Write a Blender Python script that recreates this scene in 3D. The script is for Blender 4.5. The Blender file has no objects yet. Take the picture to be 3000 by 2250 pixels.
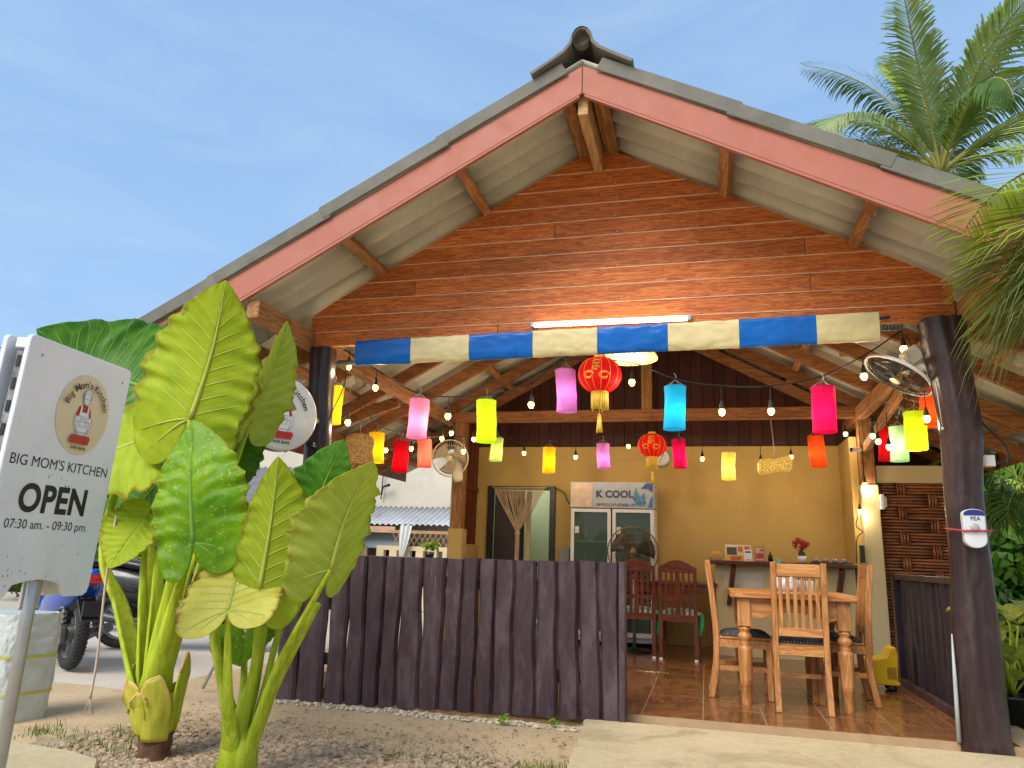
import bpy, math, random
import numpy as np
from mathutils import Vector, Matrix, Euler, noise

random.seed(7)
SC = bpy.context.scene
COL = SC.collection
R = math.radians

# ------------------------------------------------------------------ camera
cam_d = bpy.data.cameras.new("camera")
cam = bpy.data.objects.new("camera", cam_d)
COL.objects.link(cam)
cam_d.sensor_width = 36.0
cam_d.lens = 25.97
cam_d.clip_end = 2000
cam.matrix_world = Matrix(((0.96838, 0.02512, 0.24820, 0.0),
                           (0.24730, -0.22753, -0.94185, 0.0),
                           (0.03281, 0.97345, -0.22655, 1.0),
                           (0, 0, 0, 1)))
SC.camera = cam

# ------------------------------------------------------------------ sky, sun, exposure
SUN_EL, SUN_AZ = 44.0, 205.0            # azimuth clockwise from +Y
world = bpy.data.worlds.new("World")
SC.world = world
world.use_nodes = True
wn, wl = world.node_tree.nodes, world.node_tree.links
wn.clear()
w_out = wn.new("ShaderNodeOutputWorld")
w_bg = wn.new("ShaderNodeBackground")
w_bg.inputs["Strength"].default_value = 0.10
sky = wn.new("ShaderNodeTexSky")
sky.sky_type = 'NISHITA'
sky.sun_disc = False
sky.sun_elevation = R(SUN_EL)
sky.sun_rotation = R(SUN_AZ)
sky.air_density = 1.3
sky.dust_density = 1.2
sky.ozone_density = 2.0
wtc = wn.new("ShaderNodeTexCoord")
wmp = wn.new("ShaderNodeMapping")
wmp.inputs["Scale"].default_value = (1.2, 1.2, 4.0)
wnz = wn.new("ShaderNodeTexNoise")
wnz.inputs["Scale"].default_value = 2.6
wnz.inputs["Detail"].default_value = 8
wnz.inputs["Roughness"].default_value = 0.6
wnz.inputs["Distortion"].default_value = 0.4
wrp = wn.new("ShaderNodeValToRGB")
wrp.color_ramp.elements[0].position = 0.30
wrp.color_ramp.elements[0].color = (0.60, 0.60, 0.60, 1)
wrp.color_ramp.elements[1].position = 0.75
wrp.color_ramp.elements[1].color = (0.86, 0.86, 0.86, 1)
wmx = wn.new("ShaderNodeMix")
wmx.data_type = 'RGBA'
wmx.inputs["B"].default_value = (1.20, 1.98, 3.20, 1)
wl.new(wtc.outputs["Generated"], wmp.inputs["Vector"])
wl.new(wmp.outputs["Vector"], wnz.inputs["Vector"])
wl.new(wnz.outputs["Fac"], wrp.inputs["Fac"])
wl.new(wrp.outputs["Color"], wmx.inputs["Factor"])
wl.new(sky.outputs["Color"], wmx.inputs["A"])
wm2 = wn.new("ShaderNodeMapping")
wm2.inputs["Scale"].default_value = (1.0, 1.6, 5.0)
wm2.inputs["Rotation"].default_value = (0.25, 0.1, 0.6)
wn2 = wn.new("ShaderNodeTexNoise")
wn2.inputs["Scale"].default_value = 2.2
wn2.inputs["Detail"].default_value = 9
wn2.inputs["Roughness"].default_value = 0.62
wn2.inputs["Distortion"].default_value = 0.9
wr2 = wn.new("ShaderNodeValToRGB")
wr2.color_ramp.elements[0].position = 0.40
wr2.color_ramp.elements[0].color = (0, 0, 0, 1)
wr2.color_ramp.elements[1].position = 0.78
wr2.color_ramp.elements[1].color = (0.34, 0.34, 0.34, 1)
wx2 = wn.new("ShaderNodeMix")
wx2.data_type = 'RGBA'
wx2.inputs["B"].default_value = (2.2, 2.85, 3.6, 1)
wl.new(wtc.outputs["Generated"], wm2.inputs["Vector"])
wl.new(wm2.outputs["Vector"], wn2.inputs["Vector"])
wl.new(wn2.outputs["Fac"], wr2.inputs["Fac"])
wl.new(wr2.outputs["Color"], wx2.inputs["Factor"])
wl.new(wmx.outputs["Result"], wx2.inputs["A"])
wl.new(wx2.outputs["Result"], w_bg.inputs["Color"])
wl.new(w_bg.outputs["Background"], w_out.inputs["Surface"])

sun_d = bpy.data.lights.new("sun", 'SUN')
sun_d.energy = 1.5
sun_d.angle = R(38)
sun_d.color = (1.0, 0.93, 0.81)
sun = bpy.data.objects.new("sun", sun_d)
COL.objects.link(sun)
_az = R(SUN_AZ)
_sd = Vector((math.sin(_az) * math.cos(R(SUN_EL)), math.cos(_az) * math.cos(R(SUN_EL)), math.sin(R(SUN_EL))))
sun.rotation_euler = _sd.to_track_quat('Z', 'Y').to_euler()
sun.location = _sd * 30

SC.view_settings.view_transform = 'Standard'
SC.view_settings.look = 'None'
SC.view_settings.gamma = 1.0
SC.view_settings.exposure = 1.42
SC.view_settings.use_curve_mapping = False
SC.render.engine = 'CYCLES'
SC.cycles.use_denoising = True
SC.cycles.max_bounces = 8
SC.cycles.transparent_max_bounces = 8
SC.cycles.caustics_reflective = False
SC.cycles.caustics_refractive = False
SC.cycles.sample_clamp_indirect = 6.0

# ------------------------------------------------------------------ materials
MATS = {}


def _base(name):
    m = bpy.data.materials.new(name)
    m.use_nodes = True
    nt = m.node_tree
    p = nt.nodes["Principled BSDF"]
    return m, nt, p, nt.nodes, nt.links


def _coord(nt, scale=(1, 1, 1), kind="Object", rand=True):
    n, l = nt.nodes, nt.links
    tc = n.new("ShaderNodeTexCoord")
    mp = n.new("ShaderNodeMapping")
    mp.inputs["Scale"].default_value = scale
    if rand:
        oi = n.new("ShaderNodeObjectInfo")
        mul = n.new("ShaderNodeMath")
        mul.operation = 'MULTIPLY'
        mul.inputs[1].default_value = 37.0
        l.new(oi.outputs["Random"], mul.inputs[0])
        l.new(mul.outputs[0], mp.inputs["Location"])
    l.new(tc.outputs[kind], mp.inputs["Vector"])
    return mp.outputs["Vector"]


def _noise(nt, vec, scale, detail=4, rough=0.55, dist=0.0):
    t = nt.nodes.new("ShaderNodeTexNoise")
    t.inputs["Scale"].default_value = scale
    t.inputs["Detail"].default_value = detail
    t.inputs["Roughness"].default_value = rough
    t.inputs["Distortion"].default_value = dist
    nt.links.new(vec, t.inputs["Vector"])
    return t.outputs["Fac"]


def _ramp(nt, fac, stops):
    r = nt.nodes.new("ShaderNodeValToRGB")
    e = r.color_ramp.elements
    while len(e) < len(stops):
        e.new(0.5)
    for k, (p, c) in enumerate(stops):
        e[k].position = p
        e[k].color = (c[0], c[1], c[2], 1) if hasattr(c, '__len__') else (c, c, c, 1)
    nt.links.new(fac, r.inputs["Fac"])
    return r.outputs["Color"]


def _mix(nt, fac, a, b, blend='MIX'):
    m = nt.nodes.new("ShaderNodeMix")
    m.data_type = 'RGBA'
    m.blend_type = blend
    for sock, v in ((m.inputs["Factor"], fac), (m.inputs["A"], a), (m.inputs["B"], b)):
        if hasattr(v, 'is_linked') or hasattr(v, 'links'):
            nt.links.new(v, sock)
        elif hasattr(v, '__len__'):
            sock.default_value = (v[0], v[1], v[2], 1)
        else:
            sock.default_value = v
    return m.outputs["Result"]


def _bump(nt, p, h, strength=0.3, dist=0.01):
    b = nt.nodes.new("ShaderNodeBump")
    b.inputs["Strength"].default_value = strength
    b.inputs["Distance"].default_value = dist
    nt.links.new(h, b.inputs["Height"])
    nt.links.new(b.outputs["Normal"], p.inputs["Normal"])


def _rand_value(nt, col, amount):
    n, l = nt.nodes, nt.links
    oi = n.new("ShaderNodeObjectInfo")
    mr = n.new("ShaderNodeMapRange")
    mr.inputs["To Min"].default_value = 1 - amount
    mr.inputs["To Max"].default_value = 1 + amount
    l.new(oi.outputs["Random"], mr.inputs["Value"])
    hsv = n.new("ShaderNodeHueSaturation")
    l.new(mr.outputs["Result"], hsv.inputs["Value"])
    l.new(col, hsv.inputs["Color"])
    return hsv.outputs["Color"]


def plain(name, c, rough=0.5, metal=0.0, var=0.12, scale=8.0, bump=0.0, emit=0.0, dirt=None, spec=0.5, coat=0.0):
    """painted, plastic or metal surface with slight mottling"""
    if name in MATS:
        return MATS[name]
    m, nt, p, n, l = _base(name)
    v = _coord(nt)
    f = _noise(nt, v, scale, 5, 0.6)
    col = _ramp(nt, f, [(0.3, [x * (1 - var) for x in c]), (0.7, [min(1, x * (1 + var)) for x in c])])
    if dirt:
        f2 = _noise(nt, v, scale * 0.6, 8, 0.7, 0.6)
        col = _mix(nt, _ramp(nt, f2, [(0.52, 0.0), (0.72, dirt[1])]), col, dirt[0])
    l.new(col, p.inputs["Base Color"])
    rr = _ramp(nt, _noise(nt, v, scale * 2.5, 4), [(0.3, max(0.02, rough - 0.08)), (0.7, min(1, rough + 0.08))])
    l.new(rr, p.inputs["Roughness"])
    p.inputs["Metallic"].default_value = metal
    p.inputs["Specular IOR Level"].default_value = spec
    p.inputs["Coat Weight"].default_value = coat
    if bump:
        _bump(nt, p, _noise(nt, v, scale * 6, 6, 0.7), bump, 0.004)
    if emit:
        l.new(col, p.inputs["Emission Color"])
        p.inputs["Emission Strength"].default_value = emit
    MATS[name] = m
    return m


def wood(name, dark, light, axis='X', scale=1.0, rough=0.5, bump=0.25, rnd=0.12, rings=True, stretch=9.0, worn=None, coat=0.0):
    if name in MATS:
        return MATS[name]
    m, nt, p, n, l = _base(name)
    s = {'X': (1.0, stretch, stretch), 'Y': (stretch, 1.0, stretch), 'Z': (stretch, stretch, 1.0)}[axis]
    v = _coord(nt, [q * scale for q in s])
    g1 = _noise(nt, v, 1.6, 4, 0.6, 0.8)
    g2 = _noise(nt, v, 9.0, 6, 0.7, 0.3)
    if rings:
        w = n.new("ShaderNodeMath")
        w.operation = 'MULTIPLY'
        w.inputs[1].default_value = 38.0
        l.new(g1, w.inputs[0])
        sn = n.new("ShaderNodeMath")
        sn.operation = 'SINE'
        l.new(w.outputs[0], sn.inputs[0])
        mr = n.new("ShaderNodeMapRange")
        mr.inputs["From Min"].default_value = -1
        l.new(sn.outputs[0], mr.inputs["Value"])
        ring = mr.outputs["Result"]
        fac = _mix(nt, 0.55, ring, g2)
        fac = _mix(nt, 0.35, fac, g1)
    else:
        fac = _mix(nt, 0.5, g1, g2)
    col = _ramp(nt, fac, [(0.25, dark), (0.72, light)])
    if worn:
        v2 = _coord(nt, (2.2, 2.2, 0.8))
        f3 = _noise(nt, v2, 3.2, 9, 0.72, 0.25)
        col = _mix(nt, _ramp(nt, f3, [(0.47, 0.0), (0.76, worn[1])]), col, worn[0])
        v3 = _coord(nt, (30, 30, 2.5))
        f4 = _noise(nt, v3, 2.0, 4, 0.6, 0.4)
        col = _mix(nt, _ramp(nt, f4, [(0.70, 0.0), (0.76, worn[1])]), col, [min(1, q * 2.0) for q in worn[0]])
    col = _rand_value(nt, col, rnd)
    l.new(col, p.inputs["Base Color"])
    l.new(_ramp(nt, g2, [(0.3, rough - 0.1), (0.7, rough + 0.12)]), p.inputs["Roughness"])
    p.inputs["Specular IOR Level"].default_value = 0.3
    p.inputs["Coat Weight"].default_value = coat
    p.inputs["Coat Roughness"].default_value = 0.25
    _bump(nt, p, fac, bump, 0.004)
    MATS[name] = m
    return m


def glow(name, c, strength):
    if name in MATS:
        return MATS[name]
    m, nt, p, n, l = _base(name)
    p.inputs["Base Color"].default_value = (c[0] * .9, c[1] * .9, c[2] * .9, 1)
    p.inputs["Emission Color"].default_value = (c[0], c[1], c[2], 1)
    p.inputs["Emission Strength"].default_value = strength
    MATS[name] = m
    return m


def cloth(name, c, emit=0.3, trans=0.5):
    """thin lantern cloth lit from within"""
    if name in MATS:
        return MATS[name]
    m, nt, p, n, l = _base(name)
    v = _coord(nt)
    f = _noise(nt, v, 14, 5, 0.6, 0.5)
    col = _ramp(nt, f, [(0.3, [x * .86 for x in c]), (0.7, c)])
    l.new(col, p.inputs["Base Color"])
    p.inputs["Roughness"].default_value = 0.75
    p.inputs["Specular IOR Level"].default_value = 0.2
    v2 = _coord(nt, (60, 60, 60))
    _bump(nt, p, _noise(nt, v2, 2, 2), 0.12, 0.002)
    l.new(col, p.inputs["Emission Color"])
    p.inputs["Emission Strength"].default_value = emit
    t = n.new("ShaderNodeBsdfTranslucent")
    l.new(col, t.inputs["Color"])
    mx = n.new("ShaderNodeMixShader")
    mx.inputs[0].default_value = trans
    out = n["Material Output"]
    l.new(p.outputs[0], mx.inputs[1])
    l.new(t.outputs[0], mx.inputs[2])
    l.new(mx.outputs[0], out.inputs["Surface"])
    MATS[name] = m
    return m


def leafy(name, c1, c2, vein=None, trans=0.4, rough=0.4, speck=None, spot=0.0, uvveins=False, scale=6.0, bump=0.25, cs=(1, 1, 1), tint=0.5):
    if name in MATS:
        return MATS[name]
    m, nt, p, n, l = _base(name)
    v = _coord(nt, cs)
    f = _noise(nt, v, scale, 4, 0.6, 0.3)
    col = _ramp(nt, f, [(0.32, c1), (0.68, c2)])
    h = f
    if uvveins:
        uv = n.new("ShaderNodeUVMap")
        sp = n.new("ShaderNodeSeparateXYZ")
        l.new(uv.outputs["UV"], sp.inputs[0])

        def mth(op, a, b=None):
            q = n.new("ShaderNodeMath")
            q.operation = op
            for k, x in ((0, a), (1, b)):
                if x is None:
                    continue
                if hasattr(x, 'links'):
                    l.new(x, q.inputs[k])
                else:
                    q.inputs[k].default_value = x
            return q.outputs[0]
        av = mth('ABSOLUTE', mth('SUBTRACT', mth('MULTIPLY', sp.outputs[0], 2.0), 1.0))
        s = sp.outputs[1]
        ph = mth('MULTIPLY', mth('SUBTRACT', s, mth('MULTIPLY', av, 0.22)), 9.0)
        fr = mth('ABSOLUTE', mth('SUBTRACT', mth('FRACT', ph), 0.5))
        fine = mth('ABSOLUTE', mth('SUBTRACT', mth('FRACT', mth('MULTIPLY', ph, 5.0)), 0.5))
        puff = _ramp(nt, fr, [(0.0, 0.0), (0.35, 0.75), (0.5, 1.0)])
        col = _mix(nt, _ramp(nt, fr, [(0.03, 0.55), (0.09, 0.0)]), col, vein or c2)
        col = _mix(nt, _ramp(nt, fine, [(0.05, 0.22), (0.22, 0.0)]), col, vein or c2)
        edge = _mix(nt, 0.35, av, _noise(nt, v, 22, 4))
        if spot:
            col = _mix(nt, _ramp(nt, edge, [(0.735, 0.0), (0.80, spot)]), col, (0.36, 0.20, 0.04))
        h = puff
    if speck:
        f2 = _noise(nt, v, 60, 2, 0.5)
        col = _mix(nt, _ramp(nt, f2, [(0.64, 0.0), (0.68, speck[1])]), col, speck[0])
        f3 = _noise(nt, v, 13, 6, 0.7, 0.5)
        col = _mix(nt, _ramp(nt, f3, [(0.57, 0.0), (0.75, speck[1] * .8)]), col, speck[0])
    l.new(col, p.inputs["Base Color"])
    p.inputs["Roughness"].default_value = rough
    p.inputs["Specular IOR Level"].default_value = 0.15
    _bump(nt, p, h, bump, 0.012)
    t = n.new("ShaderNodeBsdfTranslucent")
    tcol = _mix(nt, tint, col, (0.45, 0.62, 0.03))
    l.new(tcol, t.inputs["Color"])
    mx = n.new("ShaderNodeMixShader")
    mx.inputs[0].default_value = trans
    l.new(p.outputs[0], mx.inputs[1])
    l.new(t.outputs[0], mx.inputs[2])
    l.new(mx.outputs[0], n["Material Output"].inputs["Surface"])
    MATS[name] = m
    return m


def ground_mat(name, stops, s1, s2, bump, rough=0.9, patch=None):
    if name in MATS:
        return MATS[name]
    m, nt, p, n, l = _base(name)
    v = _coord(nt, rand=False)
    f = _mix(nt, 0.5, _noise(nt, v, s1, 8, 0.65, 0.4), _noise(nt, v, s2, 6, 0.7))
    col = _ramp(nt, f, stops)
    if patch:
        f2 = _noise(nt, v, patch[1], 6, 0.7, 0.8)
        col = _mix(nt, _ramp(nt, f2, [(patch[2], 0.0), (patch[2] + .15, patch[3])]), col, patch[0])
    l.new(col, p.inputs["Base Color"])
    p.inputs["Roughness"].default_value = rough
    p.inputs["Specular IOR Level"].default_value = 0.25
    _bump(nt, p, _mix(nt, 0.5, _noise(nt, v, s2 * 2, 8, 0.75), f), bump, 0.02)
    MATS[name] = m
    return m


def glass(name, c, rough=0.02, alpha=0.25):
    if name in MATS:
        return MATS[name]
    m, nt, p, n, l = _base(name)
    p.inputs["Base Color"].default_value = (*c, 1)
    p.inputs["Roughness"].default_value = rough
    p.inputs["Alpha"].default_value = alpha
    MATS[name] = m
    return m


# ------------------------------------------------------------------ mesh builder
WLOC = {}


class MB:
    def __init__(self):
        self.v, self.f, self.uv, self.sm = [], [], None, []

    def add(self, vs, fs, smooth=False):
        o = len(self.v)
        self.v += [tuple(x) for x in vs]
        self.f += [tuple(i + o for i in q) for q in fs]
        self.sm += [smooth] * len(fs)
        return self

    def box(self, c, s, rot=None, taper=1.0):
        x, y, z = s[0] / 2, s[1] / 2, s[2] / 2
        vs = [Vector((a * x * (taper if k else 1), b * y * (taper if k else 1), (1 if k else -1) * z))
              for k in (0, 1) for a, b in ((-1, -1), (1, -1), (1, 1), (-1, 1))]
        if rot is not None:
            M_ = rot if isinstance(rot, Matrix) else Euler(rot).to_matrix()
            vs = [M_ @ q for q in vs]
        vs = [q + Vector(c) for q in vs]
        return self.add(vs, [(3, 2, 1, 0), (4, 5, 6, 7), (0, 1, 5, 4), (1, 2, 6, 5), (2, 3, 7, 6), (3, 0, 4, 7)])

    def lo(self, a, b):
        return self.box([(a[i] + b[i]) / 2 for i in range(3)], [abs(b[i] - a[i]) for i in range(3)])

    def bar(self, p0, p1, w, h, up=(0, 0, 1), w2=None, h2=None):
        p0, p1 = Vector(p0), Vector(p1)
        d = (p1 - p0).normalized()
        s = d.cross(Vector(up))
        if s.length < 1e-4:
            s = d.cross(Vector((0, 1, 0)))
        s.normalize()
        u = s.cross(d).normalized()
        w2 = w if w2 is None else w2
        h2 = h if h2 is None else h2
        vs = []
        for q, ww, hh in ((p0, w, h), (p1, w2, h2)):
            for a, b in ((-1, -1), (1, -1), (1, 1), (-1, 1)):
                vs.append(q + s * a * ww / 2 + u * b * hh / 2)
        return self.add(vs, [(3, 2, 1, 0), (4, 5, 6, 7), (0, 1, 5, 4), (1, 2, 6, 5), (2, 3, 7, 6), (3, 0, 4, 7)])

    def tube(self, pts, r, n=8, cap=True, flat=None):
        pts = [Vector(p) for p in pts]
        rs = [r] * len(pts) if not hasattr(r, '__len__') else list(r)
        vs, fs = [], []
        ref = Vector((0, 0, 1))
        d0 = (pts[1] - pts[0]).normalized()
        if abs(d0.dot(ref)) > 0.9:
            ref = Vector((0, 1, 0))
        u = d0.cross(ref).normalized()
        for i, p in enumerate(pts):
            d = (pts[min(i + 1, len(pts) - 1)] - pts[max(i - 1, 0)])
            d = d.normalized() if d.length > 1e-9 else d0
            u = (u - d * u.dot(d)).normalized()
            w = d.cross(u)
            for k in range(n):
                a = 2 * math.pi * k / n
                q = u * math.cos(a) * rs[i] + w * math.sin(a) * rs[i] * (flat or 1)
                vs.append(p + q)
        for i in range(len(pts) - 1):
            for k in range(n):
                k2 = (k + 1) % n
                fs.append((i * n + k, i * n + k2, (i + 1) * n + k2, (i + 1) * n + k))
        self.add(vs, fs, True)
        if cap:
            o = len(self.v) - len(vs)
            self.f.append(tuple(o + k for k in range(n - 1, -1, -1)))
            self.f.append(tuple(o + (len(pts) - 1) * n + k for k in range(n)))
            self.sm += [False, False]
        return self

    def lathe(self, prof, c=(0, 0, 0), n=20, M_=None, smooth=True, arc=2 * math.pi):
        vs, fs = [], []
        full = arc > 6.28
        cols = n if full else n + 1
        for r, z in prof:
            for k in range(cols):
                a = arc * k / n
                q = Vector((r * math.cos(a), r * math.sin(a), z))
                if M_ is not None:
                    q = M_ @ q
                vs.append(q + Vector(c))
        for i in range(len(prof) - 1):
            for k in range(n):
                k2 = (k + 1) % cols
                fs.append((i * cols + k, i * cols + k2, (i + 1) * cols + k2, (i + 1) * cols + k))
        return self.add(vs, fs, smooth)

    def ball(self, c, r, n=10, m=7, sc=(1, 1, 1)):
        prof = [(r * math.sin(math.pi * i / m), -r * math.cos(math.pi * i / m)) for i in range(m + 1)]
        M_ = Matrix.Diagonal(sc)
        return self.lathe([(max(a, 1e-4), b) for a, b in prof], c, n, M_)

    def prism(self, poly, p0, ax, ay, az):
        """polygon (2D) in axes ax,ay extruded by az"""
        p0, ax, ay, az = map(Vector, (p0, ax, ay, az))
        n = len(poly)
        vs = [p0 + ax * a + ay * b for a, b in poly] + [p0 + ax * a + ay * b + az for a, b in poly]
        fs = [tuple(range(n - 1, -1, -1)), tuple(range(n, 2 * n))]
        fs += [(k, (k + 1) % n, (k + 1) % n + n, k + n) for k in range(n)]
        return self.add(vs, fs)

    def grid(self, fn, nu, nv, smooth=True, thick=None):
        vs = [Vector(fn(i / nu, j / nv)) for j in range(nv + 1) for i in range(nu + 1)]
        fs = [(j * (nu + 1) + i, j * (nu + 1) + i + 1, (j + 1) * (nu + 1) + i + 1, (j + 1) * (nu + 1) + i)
              for j in range(nv) for i in range(nu)]
        return self.add(vs, fs, smooth)

    def build(self, name, mat, parent=None, origin='base', local=False, bevel=0.0, label=None, cat=None, group=None, kind=None, solid=0.0):
        me = bpy.data.meshes.new(name)
        v = np.array([tuple(q) for q in self.v], dtype=float)
        if local:
            o = np.zeros(3)
        else:
            o = (v.min(0) + v.max(0)) / 2
            if origin == 'base':
                o[2] = v[:, 2].min()
        me.from_pydata((v - o).tolist(), [], self.f)
        if self.uv is not None:
            ul = me.uv_layers.new(name="UVMap")
            for lp in me.loops:
                ul.data[lp.index].uv = self.uv[lp.vertex_index]
        me.polygons.foreach_set('use_smooth', self.sm)
        me.validate()
        me.update()
        if mat:
            me.materials.append(mat)
        ob = bpy.data.objects.new(name, me)
        COL.objects.link(ob)
        if parent is not None:
            ob.parent = parent
            pw = WLOC.get(parent.name, Vector((0, 0, 0)))
            ob.location = Vector(o) - (pw if not local else Vector((0, 0, 0)))
        else:
            ob.location = Vector(o)
        WLOC[ob.name] = Vector(o)
        if bevel:
            b = ob.modifiers.new("bevel", 'BEVEL')
            b.width = bevel
            b.segments = 1
            b.limit_method = 'ANGLE'
            b.angle_limit = R(40)
        if solid:
            q = ob.modifiers.new("solid", 'SOLIDIFY')
            q.thickness = solid
            q.offset = 0
        tag(ob, label, cat, group, kind)
        return ob


def tag(o, label=None, cat=None, group=None, kind=None):
    if label:
        o['label'] = label
    if cat:
        o['category'] = cat
    if group:
        o['group'] = group
    if kind:
        o['kind'] = kind
    return o


def thing(name, label, cat, loc=(0, 0, 0), rz=0.0, group=None, kind=None):
    o = bpy.data.objects.new(name, None)
    COL.objects.link(o)
    o.location = loc
    o.rotation_euler = (0, 0, rz)
    o.empty_display_size = 0.1
    WLOC[o.name] = Vector(loc)
    return tag(o, label, cat, group, kind)


def copy_tree(o, parent=None):
    c = o.copy()
    COL.objects.link(c)
    c.parent = parent
    for ch in list(o.children):
        copy_tree(ch, c)
    return c


def letters(text, size, origin, ax, ay, align='CENTER', offset=0.0, bld=None, lift=0.0, shear=0.0):
    """flat lettering as mesh in the plane ax, ay"""
    cu = bpy.data.curves.new("txt", 'FONT')
    cu.body = text
    cu.size = size
    cu.align_x = align
    cu.offset = offset
    cu.shear = shear
    cu.resolution_u = 6
    cu.space_character = 1.06 if offset > 0.003 else 1.0
    ob = bpy.data.objects.new("txt", cu)
    me = bpy.data.meshes.new_from_object(ob)
    bld = bld or MB()
    o, ax, ay = Vector(origin), Vector(ax), Vector(ay)
    nz = ax.cross(ay).normalized()
    bld.add([o + ax * q.co.x + ay * q.co.y + nz * lift for q in me.vertices], [tuple(f.vertices) for f in me.polygons])
    bpy.data.objects.remove(ob)
    bpy.data.curves.remove(cu)
    bpy.data.meshes.remove(me)
    return bld


def catmull(pts, k=6):
    P = [Vector(p) for p in pts]
    P = [P[0] * 2 - P[1]] + P + [P[-1] * 2 - P[-2]]
    out = []
    for i in range(1, len(P) - 2):
        a, b, c, d = P[i - 1:i + 3]
        for j in range(k):
            t = j / k
            out.append(0.5 * ((2 * b) + (c - a) * t + (2 * a - 5 * b + 4 * c - d) * t * t + (3 * b - a - 3 * c + d) * t ** 3))
    out.append(P[-2])
    return out


rnd = random.uniform

# ------------------------------------------------------------------ palette
GABLE = wood("gable_board", (0.30, 0.056, 0.012), (0.80, 0.245, 0.062), 'X', 1.7, 0.5, 0.45, 0.17, True, 15.0)
FENCEW = wood("painted_log", (0.030, 0.014, 0.020), (0.085, 0.048, 0.056), 'Z', 1.3, 0.5, 0.6, 0.20, False, 7.0, ((0.19, 0.14, 0.145), 0.6), 0.12)
POSTW = wood("painted_post", (0.012, 0.006, 0.006), (0.055, 0.028, 0.027), 'Z', 1.0, 0.36, 0.9, 0.05, False, 6.0, ((0.14, 0.095, 0.09), 0.4), 0.2)
BEAM_Y = wood("beam_timber_lengthwise", (0.22, 0.085, 0.030), (0.48, 0.24, 0.095), 'Y', 0.8, 0.65, 0.25, 0.15)
BEAM_X = wood("beam_timber", (0.16, 0.055, 0.020), (0.36, 0.16, 0.060), 'X', 0.8, 0.65, 0.25, 0.15)
BEAM_Z = wood("post_timber", (0.18, 0.070, 0.022), (0.40, 0.19, 0.065), 'Z', 0.8, 0.6, 0.25, 0.12)
PALEBEAM = wood("pale_beam_timber", (0.34, 0.19, 0.075), (0.56, 0.36, 0.17), 'Y', 0.8, 0.65, 0.25, 0.10)
DARKW = wood("dark_boarding", (0.030, 0.008, 0.006), (0.075, 0.020, 0.014), 'Z', 1.0, 0.55, 0.2, 0.2, False)
MAROON = wood("maroon_boarding", (0.085, 0.014, 0.008), (0.17, 0.035, 0.018), 'Z', 1.0, 0.5, 0.2, 0.1, False)
TEAK = wood("teak", (0.30, 0.11, 0.030), (0.56, 0.27, 0.095), 'Z', 1.0, 0.38, 0.12, 0.08, True, 9.0, None, 0.15)
TEAK_X = wood("teak_across", (0.30, 0.11, 0.030), (0.56, 0.27, 0.095), 'X', 1.0, 0.38, 0.12, 0.08, True, 9.0, None, 0.15)
REDW = wood("red_stained_wood", (0.085, 0.018, 0.008), (0.21, 0.055, 0.020), 'Z', 1.0, 0.32, 0.1, 0.08, True, 9.0, None, 0.3)
REDW_X = wood("red_stained_wood_across", (0.085, 0.018, 0.008), (0.21, 0.055, 0.020), 'X', 1.0, 0.32, 0.1, 0.08, True, 9.0, None, 0.3)
BAMBOO = wood("bamboo_strip", (0.10, 0.028, 0.010), (0.40, 0.145, 0.05), 'X', 1.0, 0.25, 0.15, 0.35, False, 14.0, None, 0.4)
BAMBOO_Z = wood("bamboo_tie", (0.10, 0.028, 0.010), (0.40, 0.145, 0.05), 'Z', 1.0, 0.25, 0.15, 0.35, False, 14.0, None, 0.4)
FASCIA = plain("salmon_paint", (0.41, 0.132, 0.088), 0.65, var=0.05, scale=3, dirt=((0.30, 0.14, 0.11), 0.25))
ROOFG = plain("fibre_cement", (0.55, 0.53, 0.44), 0.85, var=0.12, scale=2.5, bump=0.2, dirt=((0.30, 0.285, 0.23), 0.5))
VERGE = plain("verge_cement", (0.165, 0.155, 0.13), 0.85, var=0.16, scale=4, bump=0.3, dirt=((0.085, 0.08, 0.07), 0.6))
YWALL = plain("ochre_plaster", (0.52, 0.36, 0.115), 0.75, var=0.05, scale=1.5, bump=0.05, dirt=((0.42, 0.27, 0.08), 0.35))
PALEWALL = plain("cream_plaster", (0.66, 0.55, 0.30), 0.75, var=0.05, scale=2, bump=0.05)
WHITEP = plain("white_plastic", (0.72, 0.72, 0.72), 0.35, var=0.04)
CREAMP = plain("cream_plastic", (0.70, 0.63, 0.48), 0.4, var=0.04)
BLACKP = plain("black_plastic", (0.012, 0.012, 0.013), 0.4, var=0.2)
RUBBER = plain("black_rubber", (0.016, 0.016, 0.017), 0.75, var=0.2, bump=0.2)
STEEL = plain("galvanised_steel", (0.46, 0.47, 0.48), 0.42, 0.75, var=0.1, dirt=((0.26, 0.25, 0.23), 0.4))
GREYM = plain("grey_metal", (0.35, 0.36, 0.37), 0.4, 0.5, var=0.08)
CORD = plain("black_cord", (0.012, 0.012, 0.012), 0.6)
GOLD = plain("gold_thread", (0.72, 0.46, 0.05), 0.5, var=0.2, scale=30, emit=0.05)
BULB = glow("warm_bulb", (1.0, 0.80, 0.20), 1.7)


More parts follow.
